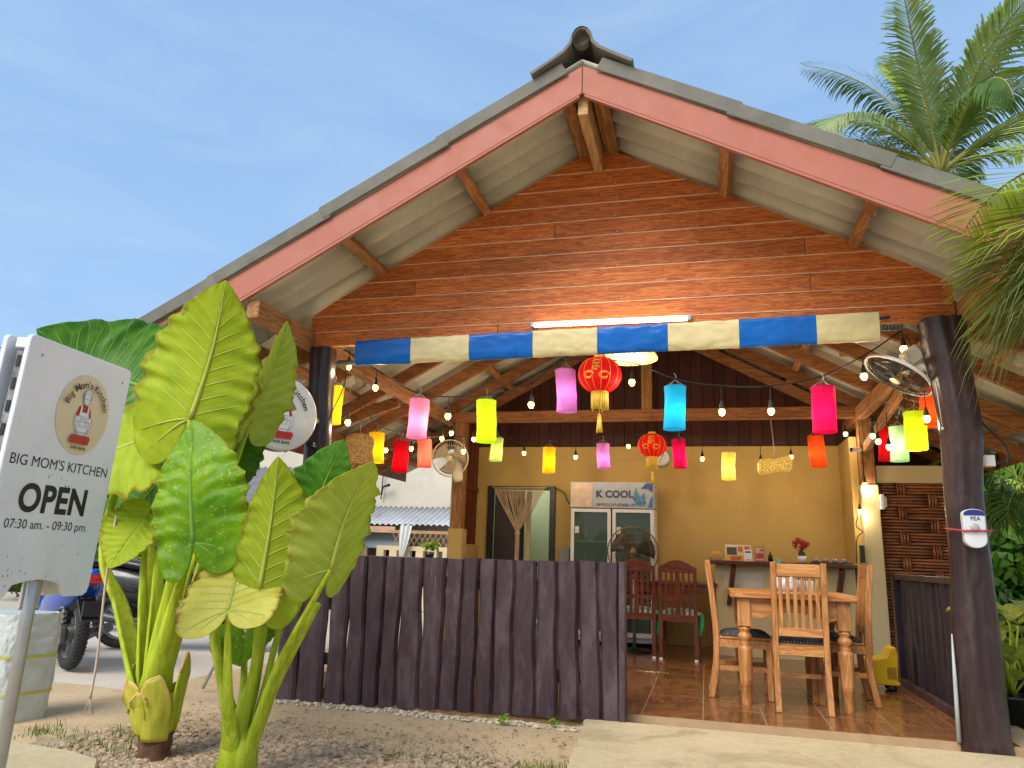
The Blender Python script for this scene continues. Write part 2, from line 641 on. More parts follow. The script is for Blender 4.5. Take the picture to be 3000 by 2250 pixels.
# ================================================================== GROUND
GZ = -0.08
DIRT = ground_mat("dirt", [(0.30, (0.34, 0.235, 0.13)), (0.48, (0.52, 0.39, 0.235)), (0.68, (0.64, 0.51, 0.34))], 1.3, 26, 0.7,
                  patch=((0.42, 0.26, 0.13), 1.4, 0.52, 0.6))
CONC = ground_mat("concrete", [(0.30, (0.38, 0.30, 0.18)), (0.55, (0.53, 0.44, 0.28)), (0.75, (0.62, 0.54, 0.37))], 1.1, 30, 0.35,
                  patch=((0.35, 0.26, 0.15), 1.9, 0.50, 0.75))
LOTC = ground_mat("lot_concrete", [(0.30, (0.42, 0.38, 0.32)), (0.55, (0.54, 0.49, 0.42)), (0.75, (0.62, 0.58, 0.51))], 0.8, 25, 0.35)
LAWN = ground_mat("lawn_soil", [(0.30, (0.10, 0.11, 0.03)), (0.55, (0.17, 0.20, 0.05)), (0.75, (0.27, 0.25, 0.10))], 1.0, 20, 0.7)


def gz(x, y):
    q = Vector((x * 1.7, y * 1.7, 0.3))
    near = max(0.0, 1 - max(abs(x + 1) / 12, abs(y - 4) / 12))
    return GZ + near * (0.018 * noise.noise(q) + 0.008 * noise.noise(q * 4))


def axis_pts(c0, c1, step, far):
    a = list(np.arange(c0, c1 + 1e-6, step))
    lo, hi, s = [], [], step
    x = c0
    while x > -far:
        s *= 1.5
        x -= s
        lo.append(x)
    x, s = c1, step
    while x < far:
        s *= 1.5
        x += s
        hi.append(x)
    return lo[::-1] + a + hi


gx, gy = axis_pts(-5.0, 2.6, 0.12, 420), axis_pts(1.0, 5.6, 0.12, 420)
b = MB()
b.add([(x, y, gz(x, y)) for y in gy for x in gx],
      [(j * len(gx) + i, j * len(gx) + i + 1, (j + 1) * len(gx) + i + 1, (j + 1) * len(gx) + i) for j in range(len(gy) - 1) for i in range(len(gx) - 1)], True)
b.build("ground", DIRT, kind="structure", label="sandy brown bare earth in front of the building", origin='c')

# poured concrete apron in front of the doorway (raised slab with uneven edge)
b = MB()
edge = [(-0.795, 5.19), (-0.77, 4.8), (-0.74, 4.4), (-0.70, 3.97), (-0.66, 3.5), (-0.62, 3.0), (3.2, 3.0), (2.1, 4.55), (1.80, 5.02), (1.72, 5.19)]
poly = []
for (x0, y0), (x1, y1) in zip(edge, edge[1:] + edge[:1]):
    for q in range(8):
        w_ = q / 8
        xx, yy = x0 + (x1 - x0) * w_, y0 + (y1 - y0) * w_
        jit = 0.0 if yy > 5.18 else 0.018 * noise.noise(Vector((xx * 9, yy * 9, 3)))
        poly.append((xx + jit, yy + (jit * .5 if yy < 5.18 else 0)))
b.prism(poly, (0, 0, -0.14), (1, 0, 0), (0, 1, 0), (0, 0, 0.118))
b.build("concrete_apron", CONC, kind="structure", label="pale concrete apron before the tiled doorway", bevel=0.012)

# concrete yard on the left and a slab at the lower left
b = MB()
b.grid(lambda u, v: (-26 + u * 22.6 + (0.12 * noise.noise(Vector((v * 9, 0, 1))) if u > .97 else 0), 4.75 + v * 22 + (0.15 * noise.noise(Vector((u * 60, 0, 4))) if v < .03 else 0), -0.070 - (.06 if (u > .97 or v < .01) else 0)), 60, 60)
b.build("concrete_yard", LOTC, kind="structure", label="pale concrete yard behind the leafy plants", origin='c')
b = MB()
poly = [(-5.5, 2.0), (-2.45, 2.0), (-2.55, 2.7), (-2.72, 3.1), (-2.95, 3.38), (-3.2, 3.46), (-3.7, 3.50), (-5.5, 3.62)]
b.prism(poly, (0, 0, -0.2), (1, 0, 0), (0, 1, 0), (0, 0, 0.15))
b.build("concrete_path", CONC, kind="structure", label="pale concrete path at the foot of the pole sign", bevel=0.01)
b = MB()
b.grid(lambda u, v: (1.95 + u * 40, 5.9 + v * 60, -0.06 + 0.05 * noise.noise(Vector((u * 30, v * 40, 2)))), 60, 60)
b.build("lawn", LAWN, kind="structure", label="patchy sunlit lawn beside the building", origin='c')

# stony soil around the plants
GRAVELB = ground_mat("stony_soil", [(0.30, (0.24, 0.16, 0.095)), (0.48, (0.43, 0.32, 0.205)), (0.66, (0.62, 0.51, 0.37))], 9.0, 55, 1.0, patch=((0.46, 0.36, 0.24), 2.2, 0.5, 0.8))
bed = []
for k in range(90):
    a = 2 * math.pi * k / 90
    rr = 1 + 0.22 * noise.noise(Vector((math.cos(a) * 2, math.sin(a) * 2, 7))) + 0.10 * noise.noise(Vector((math.cos(a) * 7, math.sin(a) * 7, 2)))
    bed.append((-2.25 + 1.45 * rr * math.cos(a), 3.55 + 0.62 * rr * math.sin(a)))
b = MB()
ringn = 8
vs = [(-2.25, 3.55, gz(-2.25, 3.55) + .006)]
for q in range(1, ringn + 1):
    for (x, y) in bed:
        xx, yy = -2.25 + (x + 2.25) * q / ringn, 3.55 + (y - 3.55) * q / ringn
        vs.append((xx, yy, gz(xx, yy) + (.006 if q < ringn else -.012)))
fs = [(0, 1 + k, 1 + (k + 1) % 90) for k in range(90)]
for q in range(ringn - 1):
    for k in range(90):
        fs.append((1 + q * 90 + k, 1 + (q + 1) * 90 + k, 1 + (q + 1) * 90 + (k + 1) % 90, 1 + q * 90 + (k + 1) % 90))
b.add(vs, fs, True)
b.build("stony_soil", GRAVELB, kind="structure", label="brown stony soil around the elephant-ear plants", origin='c')

# ---- tiled floor
GROUT = plain("grout", (0.40, 0.27, 0.15), 0.8)
TILE = wood("wood_look_tile", (0.105, 0.040, 0.016), (0.26, 0.115, 0.045), 'X', 0.9, 0.13, 0.03, 0.10, True, 5.0)
TILE2 = wood("wood_look_tile_turned", (0.105, 0.040, 0.016), (0.26, 0.115, 0.045), 'Y', 0.9, 0.13, 0.03, 0.10, True, 5.0)
b = MB()
b.lo((-3.14, 5.35, -0.2), (2.0, 9.9, -0.004))
floor = b.build("floor", GROUT, kind="structure", label="glossy brown tiled floor of the open dining room")
tm = None
for i in range(-8, 5):
    for j in range(11):
        x0, y0 = -0.043 + i * 0.398, 5.352 + j * 0.4
        x1 = min(x0 + 0.393, 1.78)
        x0 = max(x0, -3.13)
        if x1 - x0 < 0.05:
            continue
        b = MB()
        b.lo((x0, y0, -0.02), (x1, y0 + 0.395, rnd(-.0004, .0004)))
        b.build("tile", TILE if (i + j) % 2 else TILE2, floor, bevel=0.002)

# ================================================================== RESTAURANT BUILDING
XR, SL = -0.75, 0.54
ANG = math.atan(SL)
YF, YB = 4.5, 11.0
bld = thing("restaurant_building", "open-fronted wooden eatery with grey gable roof and salmon bargeboards", "building", (XR, 7.5, 0))


def zu(x, base=4.33):
    return base - SL * abs(x - XR)


# roof sheets (corrugated, corrugations run down the slope)
roof = thing("roof", None, None, (XR, 7.5, 4.3))
roof.parent = bld
roof.location = Vector((XR, 7.5, 4.3)) - Vector((XR, 7.5, 0))


def roof_sheet(side, row, k):
    y0 = 4.47 + k * 0.94
    y1 = y0 + 1.0
    d0, d1 = row * 0.955, min((row + 1) * 0.955 + 0.08, 3.86)
    lift = 0.012 * row * 0 + (0.012 if k % 2 else 0.0)
    b_ = MB()
    nu, nv = 40, 2

    def f(u, v):
        y = y0 + u * (y1 - y0)
        d = d0 + v * (d1 - d0)
        z = 4.355 - SL * d + 0.040 * math.cos((y - 4.47) * 2 * math.pi / 0.21) + lift + 0.012 * (1 if v > .9 else 0)
        return (XR + side * d, y, z)
    b_.grid(f, nu, nv)
    return b_.build("roof_sheet", ROOFG, roof, solid=0.007)


for side in (-1, 1):
    for row in range(4):
        for k in range(7):
            roof_sheet(side, row, k)
# verge caps along both rakes
for side in (-1, 1):
    ds = [0.10, 0.95, 1.83, 2.71, 3.59, 3.92]
    for k in range(5):
        b = MB()
        d0, d1 = ds[k], ds[k + 1] + (0.06 if k < 4 else 0)
        yv = 4.462 - (0.004 if k % 2 else 0)
        p0 = Vector((XR + side * d0, yv, 4.352 - SL * d0))
        p1 = Vector((XR + side * d1, yv, 4.352 - SL * d1 + (0.018 if k < 4 else 0)))
        up = Vector((side * math.sin(ANG), 0, math.cos(ANG)))
        b.bar(p0 + up * 0.046, p1 + up * 0.046, 0.016, 0.100, up)
        b.bar(p0 + up * 0.090 + Vector((0, 0.08, 0)), p1 + up * 0.090 + Vector((0, 0.08, 0)), 0.17, 0.012, up)
        b.build("verge_cap", VERGE, roof, bevel=0.004)
# ridge caps
prof = [(-0.36, -0.10), (-0.22, -0.015), (-0.13, 0.045), (-0.085, 0.10), (-0.07, 0.16), (-0.045, 0.20), (0, 0.215), (0.045, 0.20), (0.07, 0.16), (0.085, 0.10), (0.13, 0.045), (0.22, -0.015), (0.36, -0.10)]
for k in range(12):
    b = MB()
    y0 = 4.41 + k * 0.55
    pr = [(a, h + (0.012 if k % 2 else 0)) for a, h in prof]
    inn = [(a * (1 - .016 / max(.05, abs(a)) if abs(a) > .02 else 1), h - 0.02) for a, h in pr]
    b.prism(pr + inn[::-1], (XR, y0, 4.405), (1, 0, 0), (0, 0, 1), (0, 0.6, 0))
    b.build("ridge_cap", VERGE, roof, bevel=0.003)
    if k == 0:
        b = MB()
        b.lathe([(0.0001, 0), (0.055, 0.004), (0.066, 0.03), (0.062, 0.08)], (XR, y0 + 0.07, 4.535), 18, Matrix.Rotation(R(90), 3, 'X') @ Matrix.Diagonal((1, 1.25, 1)))
        b.build("ridge_end_plug", VERGE, roof)
# bargeboards
for side in (-1, 1):
    b = MB()
    L = 3.86
    prof4 = [(XR + side * 0.0, 4.352), (XR + side * L, 4.352 - SL * L), (XR + side * L, 4.352 - SL * L - 0.218), (XR + side * 0.0, 4.134)]
    if side == 1:
        prof4 = [(x + (0.003 if i in (0, 3) else 0), z) for i, (x, z) in enumerate(prof4)]
    b.prism(prof4, (0, YF - 0.022, 0), (1, 0, 0), (0, 0, 1), (0, 0.022, 0))
    b.build("bargeboard", FASCIA, roof, bevel=0.004)
    b = MB()
    p0 = Vector((XR + side * 0.02, YF - 0.004, 4.122))
    p1 = Vector((XR + side * L, YF - 0.004, 4.134 - SL * L - 0.012))
    b.bar(p0, p1, 0.030, 0.022)
    b.build("bargeboard_trim", FASCIA, roof)
# ridge board and purlins
b = MB()
b.lo((XR - 0.035, 4.53, 4.00), (XR + 0.035, 5.345, 4.25))
b.build("ridge_beam", PALEBEAM, roof, bevel=0.004)
b = MB()
b.lo((XR - 0.035, 5.38, 4.02), (XR + 0.035, YB - .3, 4.25))
b.build("ridge_beam", BEAM_Y, roof, bevel=0.004)
for x in (XR - 0.13, XR + 0.10, -1.68, 0.207, -2.56, 1.085, -3.72, 2.25, -4.30, 2.82):
    b = MB()
    z = zu(x, 4.305)
    s = 1 if x > XR else -1
    up = Vector((s * math.sin(ANG), 0, math.cos(ANG)))
    b.bar(Vector((x, YF + 0.01, z - 0.045)), Vector((x, YB - 0.2, z - 0.045)), 0.075, 0.085, up)
    b.build("purlin", BEAM_Y, roof, bevel=0.004)
# rafters, several bays
for y in (5.62, 6.45, 7.3, 8.15, 9.0, 9.7):
    for side in (-1, 1):
        b = MB()
        b.bar((XR + side * 0.02, y, zu(XR, 4.305) - 0.155), (XR + side * 3.8, y, zu(XR + 3.8, 4.305) - 0.155), 0.055, 0.13, (0, 0, 1))
        b.build("rafter", BEAM_X, roof, bevel=0.004)
# short struts between purlins under the sheets
for (x, y) in ((-1.2, 6.8), (-1.25, 7.7), (0.45, 6.9), (0.6, 7.7), (-2.1, 7.0), (-2.2, 7.8), (1.4, 7.1), (0.1, 8.5)):
    b = MB()
    s = 1 if x > XR else -1
    b.bar((x, y, zu(x) - 0.06), (x, y + 0.75, zu(x) - 0.06), 0.06, 0.05)
    b.build("batten", BEAM_Y, roof)
# eave boards
EAVE = wood("eave_board", (0.11, 0.035, 0.016), (0.24, 0.085, 0.035), 'Y', 0.8, 0.6, 0.2, 0.05)
for side in (-1, 1):
    b = MB()
    x = XR + side * 3.85
    b.lo((x - 0.012, YF + 0.005, zu(x) - 0.16), (x + 0.012, YB, zu(x) + 0.01))
    b.build("eave_board", EAVE, roof)

# timber frame: wall plates, tie beam, king post, posts
frame = thing("timber_frame", None, None, (XR, 7.5, 2.6))
frame.parent = bld
frame.location = (0, 0, 2.6)
for x0, x1 in ((-3.235, -3.13), (1.69, 1.795)):
    b = MB()
    b.lo((x0, YF + 0.02, 2.635), (x1, YB - 0.4, 2.775))
    b.build("wall_plate", BEAM_Y, frame, bevel=0.005)
b = MB()
b.lo((-3.13, 8.97, 2.665), (1.69, 9.07, 2.80))
b.build("tie_beam", BEAM_X, frame, bevel=0.005)
b = MB()
b.lo((XR + 0.03, 8.98, 2.80), (XR + 0.16, 9.06, 4.1))
b.build("king_post", BEAM_Z, frame, bevel=0.005)
b = MB()
b.lo((-3.10, 8.95, 1.30), (-2.96, 9.10, 2.66))
b.build("post", BEAM_Z, frame, bevel=0.006)
b = MB()
b.lo((1.70, 8.95, 1.90), (1.85, 9.08, 2.66))
b.build("post", BEAM_Z, frame, bevel=0.006)
b = MB()
b.bar((1.76, 6.9, 2.64), (1.76, 8.9, 2.30), 0.05, 0.11)
b.build("knee_brace", BEAM_Y, frame, bevel=0.004)
for y in (5.37, 7.3):
    b = MB()
    b.bar((1.80, y + .12, 2.62), (2.9, y + .12, 2.24), 0.05, 0.12)
    b.build("outrigger", BEAM_X, frame, bevel=0.004)
    b = MB()
    b.bar((-3.24, y + .12, 2.62), (-4.4, y + .12, 2.24), 0.05, 0.12)
    b.build("outrigger", BEAM_X, frame, bevel=0.004)


# round painted posts
def log_post(name, pts, radii, mat, parent, n=20, seed=0, crack=True):
    b_ = MB()
    C_ = catmull(pts, 12)
    rs = np.interp(np.linspace(0, 1, len(C_)), np.linspace(0, 1, len(radii)), radii)
    vs, fs = [], []
    for i, p in enumerate(C_):
        for k in range(n):
            a = 2 * math.pi * k / n
            rr = rs[i] * (1 + 0.10 * noise.noise(Vector((math.cos(a) * 1.4, math.sin(a) * 1.2, p.z * 1.7 + seed))) + 0.05 * noise.noise(Vector((math.cos(a) * 5, math.sin(a) * 5, p.z * 3.5 + seed))))
            if crack:
                ca = R(268) + 0.25 * noise.noise(Vector((0, seed, p.z * 1.3)))
                dd = abs((a - ca + math.pi) % (2 * math.pi) - math.pi)
                if dd < math.pi / n * 0.9:
                    rr *= 0.82
            vs.append(p + Vector((math.cos(a) * rr, math.sin(a) * rr, 0)))
    for i in range(len(C_) - 1):
        for k in range(n):
            fs.append((i * n + k, i * n + (k + 1) % n, (i + 1) * n + (k + 1) % n, (i + 1) * n + k))
    b_.add(vs, fs, True)
    return b_.build(name, mat, parent)


log_post("corner_post", [(1.60, 5.38, -0.15), (1.598, 5.38, 0.4), (1.612, 5.38, 0.95), (1.628, 5.38, 1.5), (1.645, 5.38, 1.9), (1.62, 5.38, 2.3), (1.60, 5.39, 2.66)],
         [0.150, 0.136, 0.118, 0.112, 0.125, 0.128, 0.150], POSTW, frame, 36, 3)
log_post("corner_post", [(-3.06, 5.40, -0.2), (-3.05, 5.40, 0.9), (-3.045, 5.40, 1.8), (-3.07, 5.40, 2.64)], [0.12, 0.105, 0.100, 0.108], POSTW, frame, 28, 9)

# gable wall of embossed boards
gable = thing("gable_wall", None, None, (XR, 5.36, 2.65))
gable.parent = bld
gable.location = Vector((XR, 5.36, 2.65)) - Vector((XR, 7.5, 0))
seams = [2.652, 2.775, 2.912, 3.051, 3.190, 3.330, 3.466, 3.603, 3.741, 3.880, 4.018, 4.235]
joints = {0: [-1.54], 1: [], 2: [0.777], 3: [-2.261], 4: [0.752], 5: [], 6: [-1.1], 7: [], 8: [], 9: [], 10: []}
nails = MB()
for k in range(len(seams) - 1):
    z0, z1 = seams[k], seams[k + 1] - 0.006

    def half(z):
        return max(0.0, min((4.245 - z) / SL, 2.43))
    xs = [-9.0] + joints.get(k, []) + [9.0]
    for q in range(len(xs) - 1):
        a, c = xs[q] + 0.002, xs[q + 1] - 0.002
        lo0, hi0 = max(a, XR - half(z0)), min(c, XR + half(z0))
        lo1, hi1 = max(a, XR - half(z1)), min(c, XR + half(z1))
        poly = [(lo0, z0), (hi0, z0)] + ([(hi1, z1), (lo1, z1)] if hi1 > lo1 + 0.01 else [((lo1 + hi1) / 2, z1)])
        if abs(poly[0][0] - (XR - 2.43)) < 0.01 and k <= 1:
            pass
        b = MB()
        yo = 5.345 + rnd(-0.003, 0.003)
        b.prism(poly, (0, yo, 0), (1, 0, 0), (0, 0, 1), (0, 0.016, 0))
        b.build("board", GABLE, gable, bevel=0.003, origin='c')
    for xn in np.arange(-3.05, 1.7, 0.61):
        if abs(xn - XR) < half(z1) - 0.05:
            for zz in (z0 + 0.018,):
                nails.ball((xn + rnd(-.01, .01), 5.341, zz), 0.0055, 6, 4)
for k in range(1, len(seams) - 1):
    zc = seams[k] - 0.003
    hw = max(0.0, min((4.245 - zc) / SL, 2.43)) - 0.015
    b = MB()
    b.lo((XR - hw, 5.3415, zc - 0.0036), (XR + hw, 5.350, zc + 0.0036))
    b.build("joint_bead", plain("pale_joint", (0.86, 0.50, 0.30), .8, var=.25, scale=6), gable)
nails.build("nail_head", plain("filler_putty", (0.62, 0.46, 0.36), 0.7), gable, kind="stuff")
b = MB()
b.lo((-3.17, 5.366, 2.655), (1.67, 5.41, 2.80))
b.build("backing_rail", BEAM_X, gable)
b = MB()
b.prism([(XR - 2.40, 2.662), (XR + 2.40, 2.662), (XR + 2.40, 2.93), (XR, 4.215), (XR - 2.40, 2.93)], (0, 5.3625, 0), (1, 0, 0), (0, 0, 1), (0, 0.003, 0))
b.build("backing_sheet", plain("pale_fibre_sheet", (0.80, 0.55, 0.38), .8), gable)

# back wall, side wall, pilaster
walls = thing("interior_walls", None, None, (XR, 9.8, 0))
walls.parent = bld
walls.location = Vector((XR, 9.8, 0)) - Vector((XR, 7.5, 0))
b = MB()
b.lo((-1.93, 9.80, 0), (1.66, 9.92, 2.46))
b.lo((-3.12, 9.801, 1.925), (-1.93, 9.921, 2.462))
b.lo((-3.12, 9.802, 0), (-2.86, 9.922, 1.925))
b.build("plaster_wall", YWALL, walls)
b = MB()
b.lo((1.62, 9.10, 0), (1.70, 9.80, 2.46))
b.build("return_wall", YWALL, walls)
b = MB()
b.lo((-3.12, 8.93, 0), (-2.93, 9.12, 1.31))
b.build("plaster_pier", YWALL, walls, bevel=0.006)
b = MB()
b.lo((-3.09, 9.12, 0), (-2.97, 9.86, 1.13))
b.build("low_wall", YWALL, walls)
b = MB()
b.lo((1.69, 8.93, 0), (1.865, 9.10, 1.90))
b.build("pilaster", PALEWALL, walls, bevel=0.008)
b = MB()
b.lo((1.872, 9.03, 1.93), (2.75, 9.13, 2.12))
b.build("lintel", PALEWALL, walls)
for k in range(8):
    b = MB()
    y0 = 9.13 + k * 0.095
    b.lo((-3.06, y0, 1.13), (-3.03 + (0.006 if k % 2 else 0), y0 + 0.09, 2.8))
    b.build("wall_board", MAROON, walls)
b = MB()
b.bar((-3.02, 9.14, 1.86), (-3.02, 9.84, 1.86), 0.03, 0.07)
b.build("batten", MAROON, walls)
for k in range(34):
    b = MB()
    x0 = -3.2 + k * 0.146
    top = min(zu(x0) - .02, zu(x0 + .14) - .02)
    if top < 2.5:
        continue
    b.lo((x0, 9.83 + (0.006 if k % 2 else 0), 2.464), (x0 + 0.14, 9.87, top))
    b.build("gable_board", DARKW, walls)
b = MB()
b.prism([(XR - 3.3, 2.45), (XR + 3.3, 2.45), (XR + 3.3, zu(XR + 3.3) - 0.03), (XR, 4.30), (XR - 3.3, zu(XR - 3.3) - 0.03)], (0, 9.875, 0), (1, 0, 0), (0, 0, 1), (0, 0.03, 0))
b.build("gable_backing", DARKW, walls)
b = MB()
b.lo((1.71, 9.84, 1.9), (3.05, 9.872, 2.448))
b.build("dark_gap_panel", DARKW, walls)  # dark panel added to stand in for the shaded gap under the roof

# door opening with black frame, room behind
DFR = plain("black_door_frame", (0.014, 0.012, 0.012), 0.35)
b = MB()
b.lo((-2.86, 9.76, 0), (-2.79, 9.86, 1.925))
b.lo((-2.00, 9.76, 0), (-1.925, 9.86, 1.925))
b.lo((-2.789, 9.765, 1.875), (-2.001, 9.855, 1.924))
b.build("door_frame", DFR, walls, bevel=0.004)
b = MB()
b.lo((-2.785, 9.87, 0.02), (-2.37, 9.91, 1.87))
b.build("door", plain("dark_door_leaf", (0.028, 0.014, 0.010), 0.4, var=0.2), walls, bevel=0.004)
LIME = plain("pale_lime_wall", (0.62, 0.70, 0.40), 0.7, var=0.04)
b = MB()
b.lo((-3.4, 12.4, 0), (-1.2, 12.5, 2.6))
b.lo((-3.45, 9.93, 0), (-3.4, 12.4, 2.4))
b.build("kitchen_wall", LIME, walls)
b = MB()
b.lo((-2.36, 9.94, 0), (-2.30, 10.0, 1.87))
b.build("door_jamb", PALEWALL, walls)

# bamboo weave wall on the right
weave = thing("bamboo_weave", None, None, (2.3, 9.05, 0))
weave.parent = bld
weave.location = Vector((2.3, 9.05, 0)) - Vector((XR, 7.5, 0))
b = MB()
b.lo((1.87, 9.075, 0), (2.72, 9.10, 1.925))
b.build("backing_board", plain("dark_backing", (0.03, 0.012, 0.008), 0.7), weave)
for r_ in range(14):
    z0 = 0.02 + r_ * 0.137
    off = 0.31 * (r_ % 2)
    ties = [1.80 + off + 0.62 * k for k in range(-1, 3)]
    for t0, t1 in zip(ties[:-1], ties[1:]):
        a, c = max(t0 + 0.035, 1.872), min(t1 - 0.035, 2.71)
        if c - a < 0.05:
            continue
        for s_ in range(4):
            zz = z0 + 0.004 + s_ * 0.033
            b = MB()
            b.tube([(a, 9.062 + rnd(-.004, .004), zz + 0.015 + rnd(-.004, .004)), ((a + c) / 2, 9.045, zz + 0.015), (c, 9.062 + rnd(-.004, .004), zz + 0.015 + rnd(-.004, .004))], [0.015, 0.016, 0.015], 6)
            b.build("bamboo_strip", BAMBOO, weave, origin='c')
    for t0 in ties:
        for s_ in range(3):
            xx = t0 - 0.03 + s_ * 0.03
            if 1.88 < xx < 2.7:
                b = MB()
                b.tube([(xx, 9.058, z0 - 0.03), (xx, 9.042, z0 + 0.068), (xx, 9.058, z0 + 0.165)], 0.0145, 6)
                b.build("bamboo_tie", BAMBOO_Z, weave, origin='c')

# ================================================================== FENCES
fence = thing("log_fence", "waist-high fence of purple-brown painted upright slabs before the dining room", "fence", (-1.8, 5.2, GZ))
planks = [(-3.107, -2.937, -3.095, -2.926), (-2.930, -2.731, -2.926, -2.723), (-2.705, -2.566, -2.692, -2.541), (-2.560, -2.434, -2.535, -2.403),
          (-2.434, -2.280, -2.397, -2.279), (-2.274, -2.148, -2.279, -2.150), (-2.143, -1.995, -2.142, -1.972), (-1.983, -1.809, -1.966, -1.824),
          (-1.805, -1.677, -1.818, -1.695), (-1.677, -1.561, -1.689, -1.573), (-1.555, -1.435, -1.562, -1.436), (-1.436, -1.308, -1.434, -1.299),
          (-1.301, -1.150, -1.299, -1.130), (-1.144, -1.000, -1.128, -0.982), (-0.994, -0.859, -0.978, -0.831), (-0.853, -0.720, -0.823, -0.687), (-0.714, -0.575, -0.687, -0.555)]


def slab(x0t, x1t, x0b, x1b, y, z0, z1, seed, depth=0.026, nz=14, nx=8, swap=False, round_=1.0):
    """half-round slab: bulged front, wavy long edges"""
    b_ = MB()
    vs, fs = [], []
    for j in range(nz + 1):
        t = j / nz
        z = z0 + (z1 - z0) * t
        a = x0b + (x0t - x0b) * t + 0.016 * noise.noise(Vector((seed * 3.1, z * 3.0, 0)))
        c = x1b + (x1t - x1b) * t + 0.016 * noise.noise(Vector((seed * 3.1 + 1.0, z * 3.0, 5)))
        for i in range(nx + 1):
            u = i / nx
            bul = depth * round_ * (1 - abs(2 * u - 1) ** 9) + 0.014 * noise.noise(Vector((u * 2 + seed, z * 2.2, seed)))
            zz = z
            if j == 0:
                zz -= 0.02 * (1 - (2 * u - 1) ** 2) * (0.5 + 0.5 * noise.noise(Vector((seed, 1, 1))))
            p = (a + (c - a) * u, y - bul, zz)
            vs.append((p[1], p[0], p[2]) if swap else p)
        vs.append((y + 0.02, a, z) if swap else (a, y + 0.02, z))
        vs.append((y + 0.02, c, z) if swap else (c, y + 0.02, z))
    n = nx + 3
    ring = list(range(nx + 1)) + [nx + 2, nx + 1]
    for j in range(nz):
        for k in range(n):
            k2 = (k + 1) % n
            fs.append((j * n + ring[k], j * n + ring[k2], (j + 1) * n + ring[k2], (j + 1) * n + ring[k]))
    fs.append(tuple(nz * n + q for q in ring))
    b_.add(vs, fs, False)
    return b_


for k, (a, c, d, e) in enumerate(planks):
    bz = -0.075 + 0.06 * k / 16
    slab(a, c, d, e, 5.20, bz, 0.955 + 0.028 * k / 16 + rnd(-.006, .006), k * 1.7).build("plank", FENCEW, fence)
for z in (0.22, 0.80):
    b = MB()
    b.bar((-3.1, 5.255, z), (-0.57, 5.255, z), 0.05, 0.08, (0, 0, 1))
    b.build("rail", FENCEW, fence)
b = MB()
b.lo((-0.572, 5.16, -0.03), (-0.53, 5.30, 0.985))
b.build("end_post", FENCEW, fence, bevel=0.004)
b = MB()
b.lo((-3.12, 5.222, 0.935), (-0.575, 5.34, 0.967))
b.build("cap_board", wood("painted_cap", (0.04, 0.025, 0.03), (0.10, 0.065, 0.07), 'X', 1, 0.4, 0.2, 0.05, False), fence, bevel=0.004)

sidef = thing("side_fence", "dark painted plank fence along the tiled floor by the corner post", "fence", (1.66, 6.6, 0))
SIDEW = wood("dark_painted_plank", (0.012, 0.008, 0.016), (0.036, 0.026, 0.040), 'Z', 1.2, 0.4, 0.35, 0.25, False, 7.0, ((0.08, 0.07, 0.09), 0.35), 0.2)
ys = [5.52, 5.69, 5.84, 6.02, 6.17, 6.36, 6.52, 6.71, 6.88, 7.06, 7.22, 7.40, 7.56]
for k in range(12):
    slab(ys[k], ys[k + 1] - 0.012, ys[k] + rnd(-.01, .01), ys[k + 1] - 0.010 + rnd(-.01, .01), 1.70, 0.07, 0.90 + rnd(-.004, .004), 40 + k * 2.3, 0.02, 8, 6, True).build("plank", SIDEW, sidef)
b = MB()
b.lo((1.655, 5.5, 0.905), (1.75, 7.60, 0.955))
b.build("top_rail", FENCEW, sidef, bevel=0.004)
b = MB()
b.lo((1.64, 5.5, 0.0), (1.74, 7.60, 0.06))
b.build("bottom_rail", FENCEW, sidef, bevel=0.004)
b = MB()
b.lo((1.64, 7.58, 0.062), (1.74, 7.66, 0.95))
b.build("end_post", SIDEW, sidef)
b = MB()
b.tube([(1.445, 5.33, 0.0), (1.455, 5.33, 0.35), (1.462, 5.33, 0.62)], [0.014, 0.012, 0.004], 8)
b.build("conduit_pipe", plain("grey_pvc", (0.42, 0.46, 0.46), 0.45), label="short grey plastic pipe standing against the thick corner post", cat="pipe")

# ================================================================== AWNING ROLL, TUBE LIGHT
TBLUE = plain("blue_tarp", (0.002, 0.115, 0.46), 0.32, var=0.12, scale=5, bump=0.10, spec=0.3)
TCREAM = plain("cream_tarp", (0.66, 0.55, 0.28), 0.45, var=0.06, scale=5, bump=0.10, dirt=((0.50, 0.38, 0.16), 0.4))
aw = thing("awning_roll", "rolled blue and cream striped tarpaulin awning under the gable boards", "awning", (-0.75, 5.24, 2.45))
xs = [-2.686, -2.210, -1.727, -1.225, -0.736, -0.226, 0.268, 0.776, 1.175]
def awz(x): return 2.545 + (x + 2.69) * 0.0125
for k in range(8):
    b = MB()
    x0, x1 = xs[k] + 0.001, xs[k + 1] - 0.001

    def f(u, v, x0=x0, x1=x1, k=k):
        x = x0 + (x1 - x0) * u
        a = 2 * math.pi * v
        wr = (0.006 * noise.noise(Vector((x * 9, math.cos(a) * 2.5 + x * 3, k))) + 0.004 * noise.noise(Vector((x * 22 + math.cos(a) * 6, math.cos(a) * 4, k)))) * (1 if k % 2 == 0 else 1.2)
        ca, sa = math.cos(a), math.sin(a)
        ry, rz = 0.024 + wr, 0.100 + wr * 0.6
        return (x, 5.235 + ry * math.copysign(abs(sa) ** 0.55, sa) - 0.012 * ca, awz(x) + rz * math.copysign(abs(ca) ** 0.8, ca))
    b.grid(f, 30, 36)
    b.build("canvas_panel", TBLUE if k % 2 == 0 else TCREAM, aw, origin='c')
b = MB()
b.tube([(-2.86, 5.25, 2.47), (1.33, 5.24, 2.585)], 0.019, 8)
b.build("roller_pole", STEEL, aw)
b = MB()
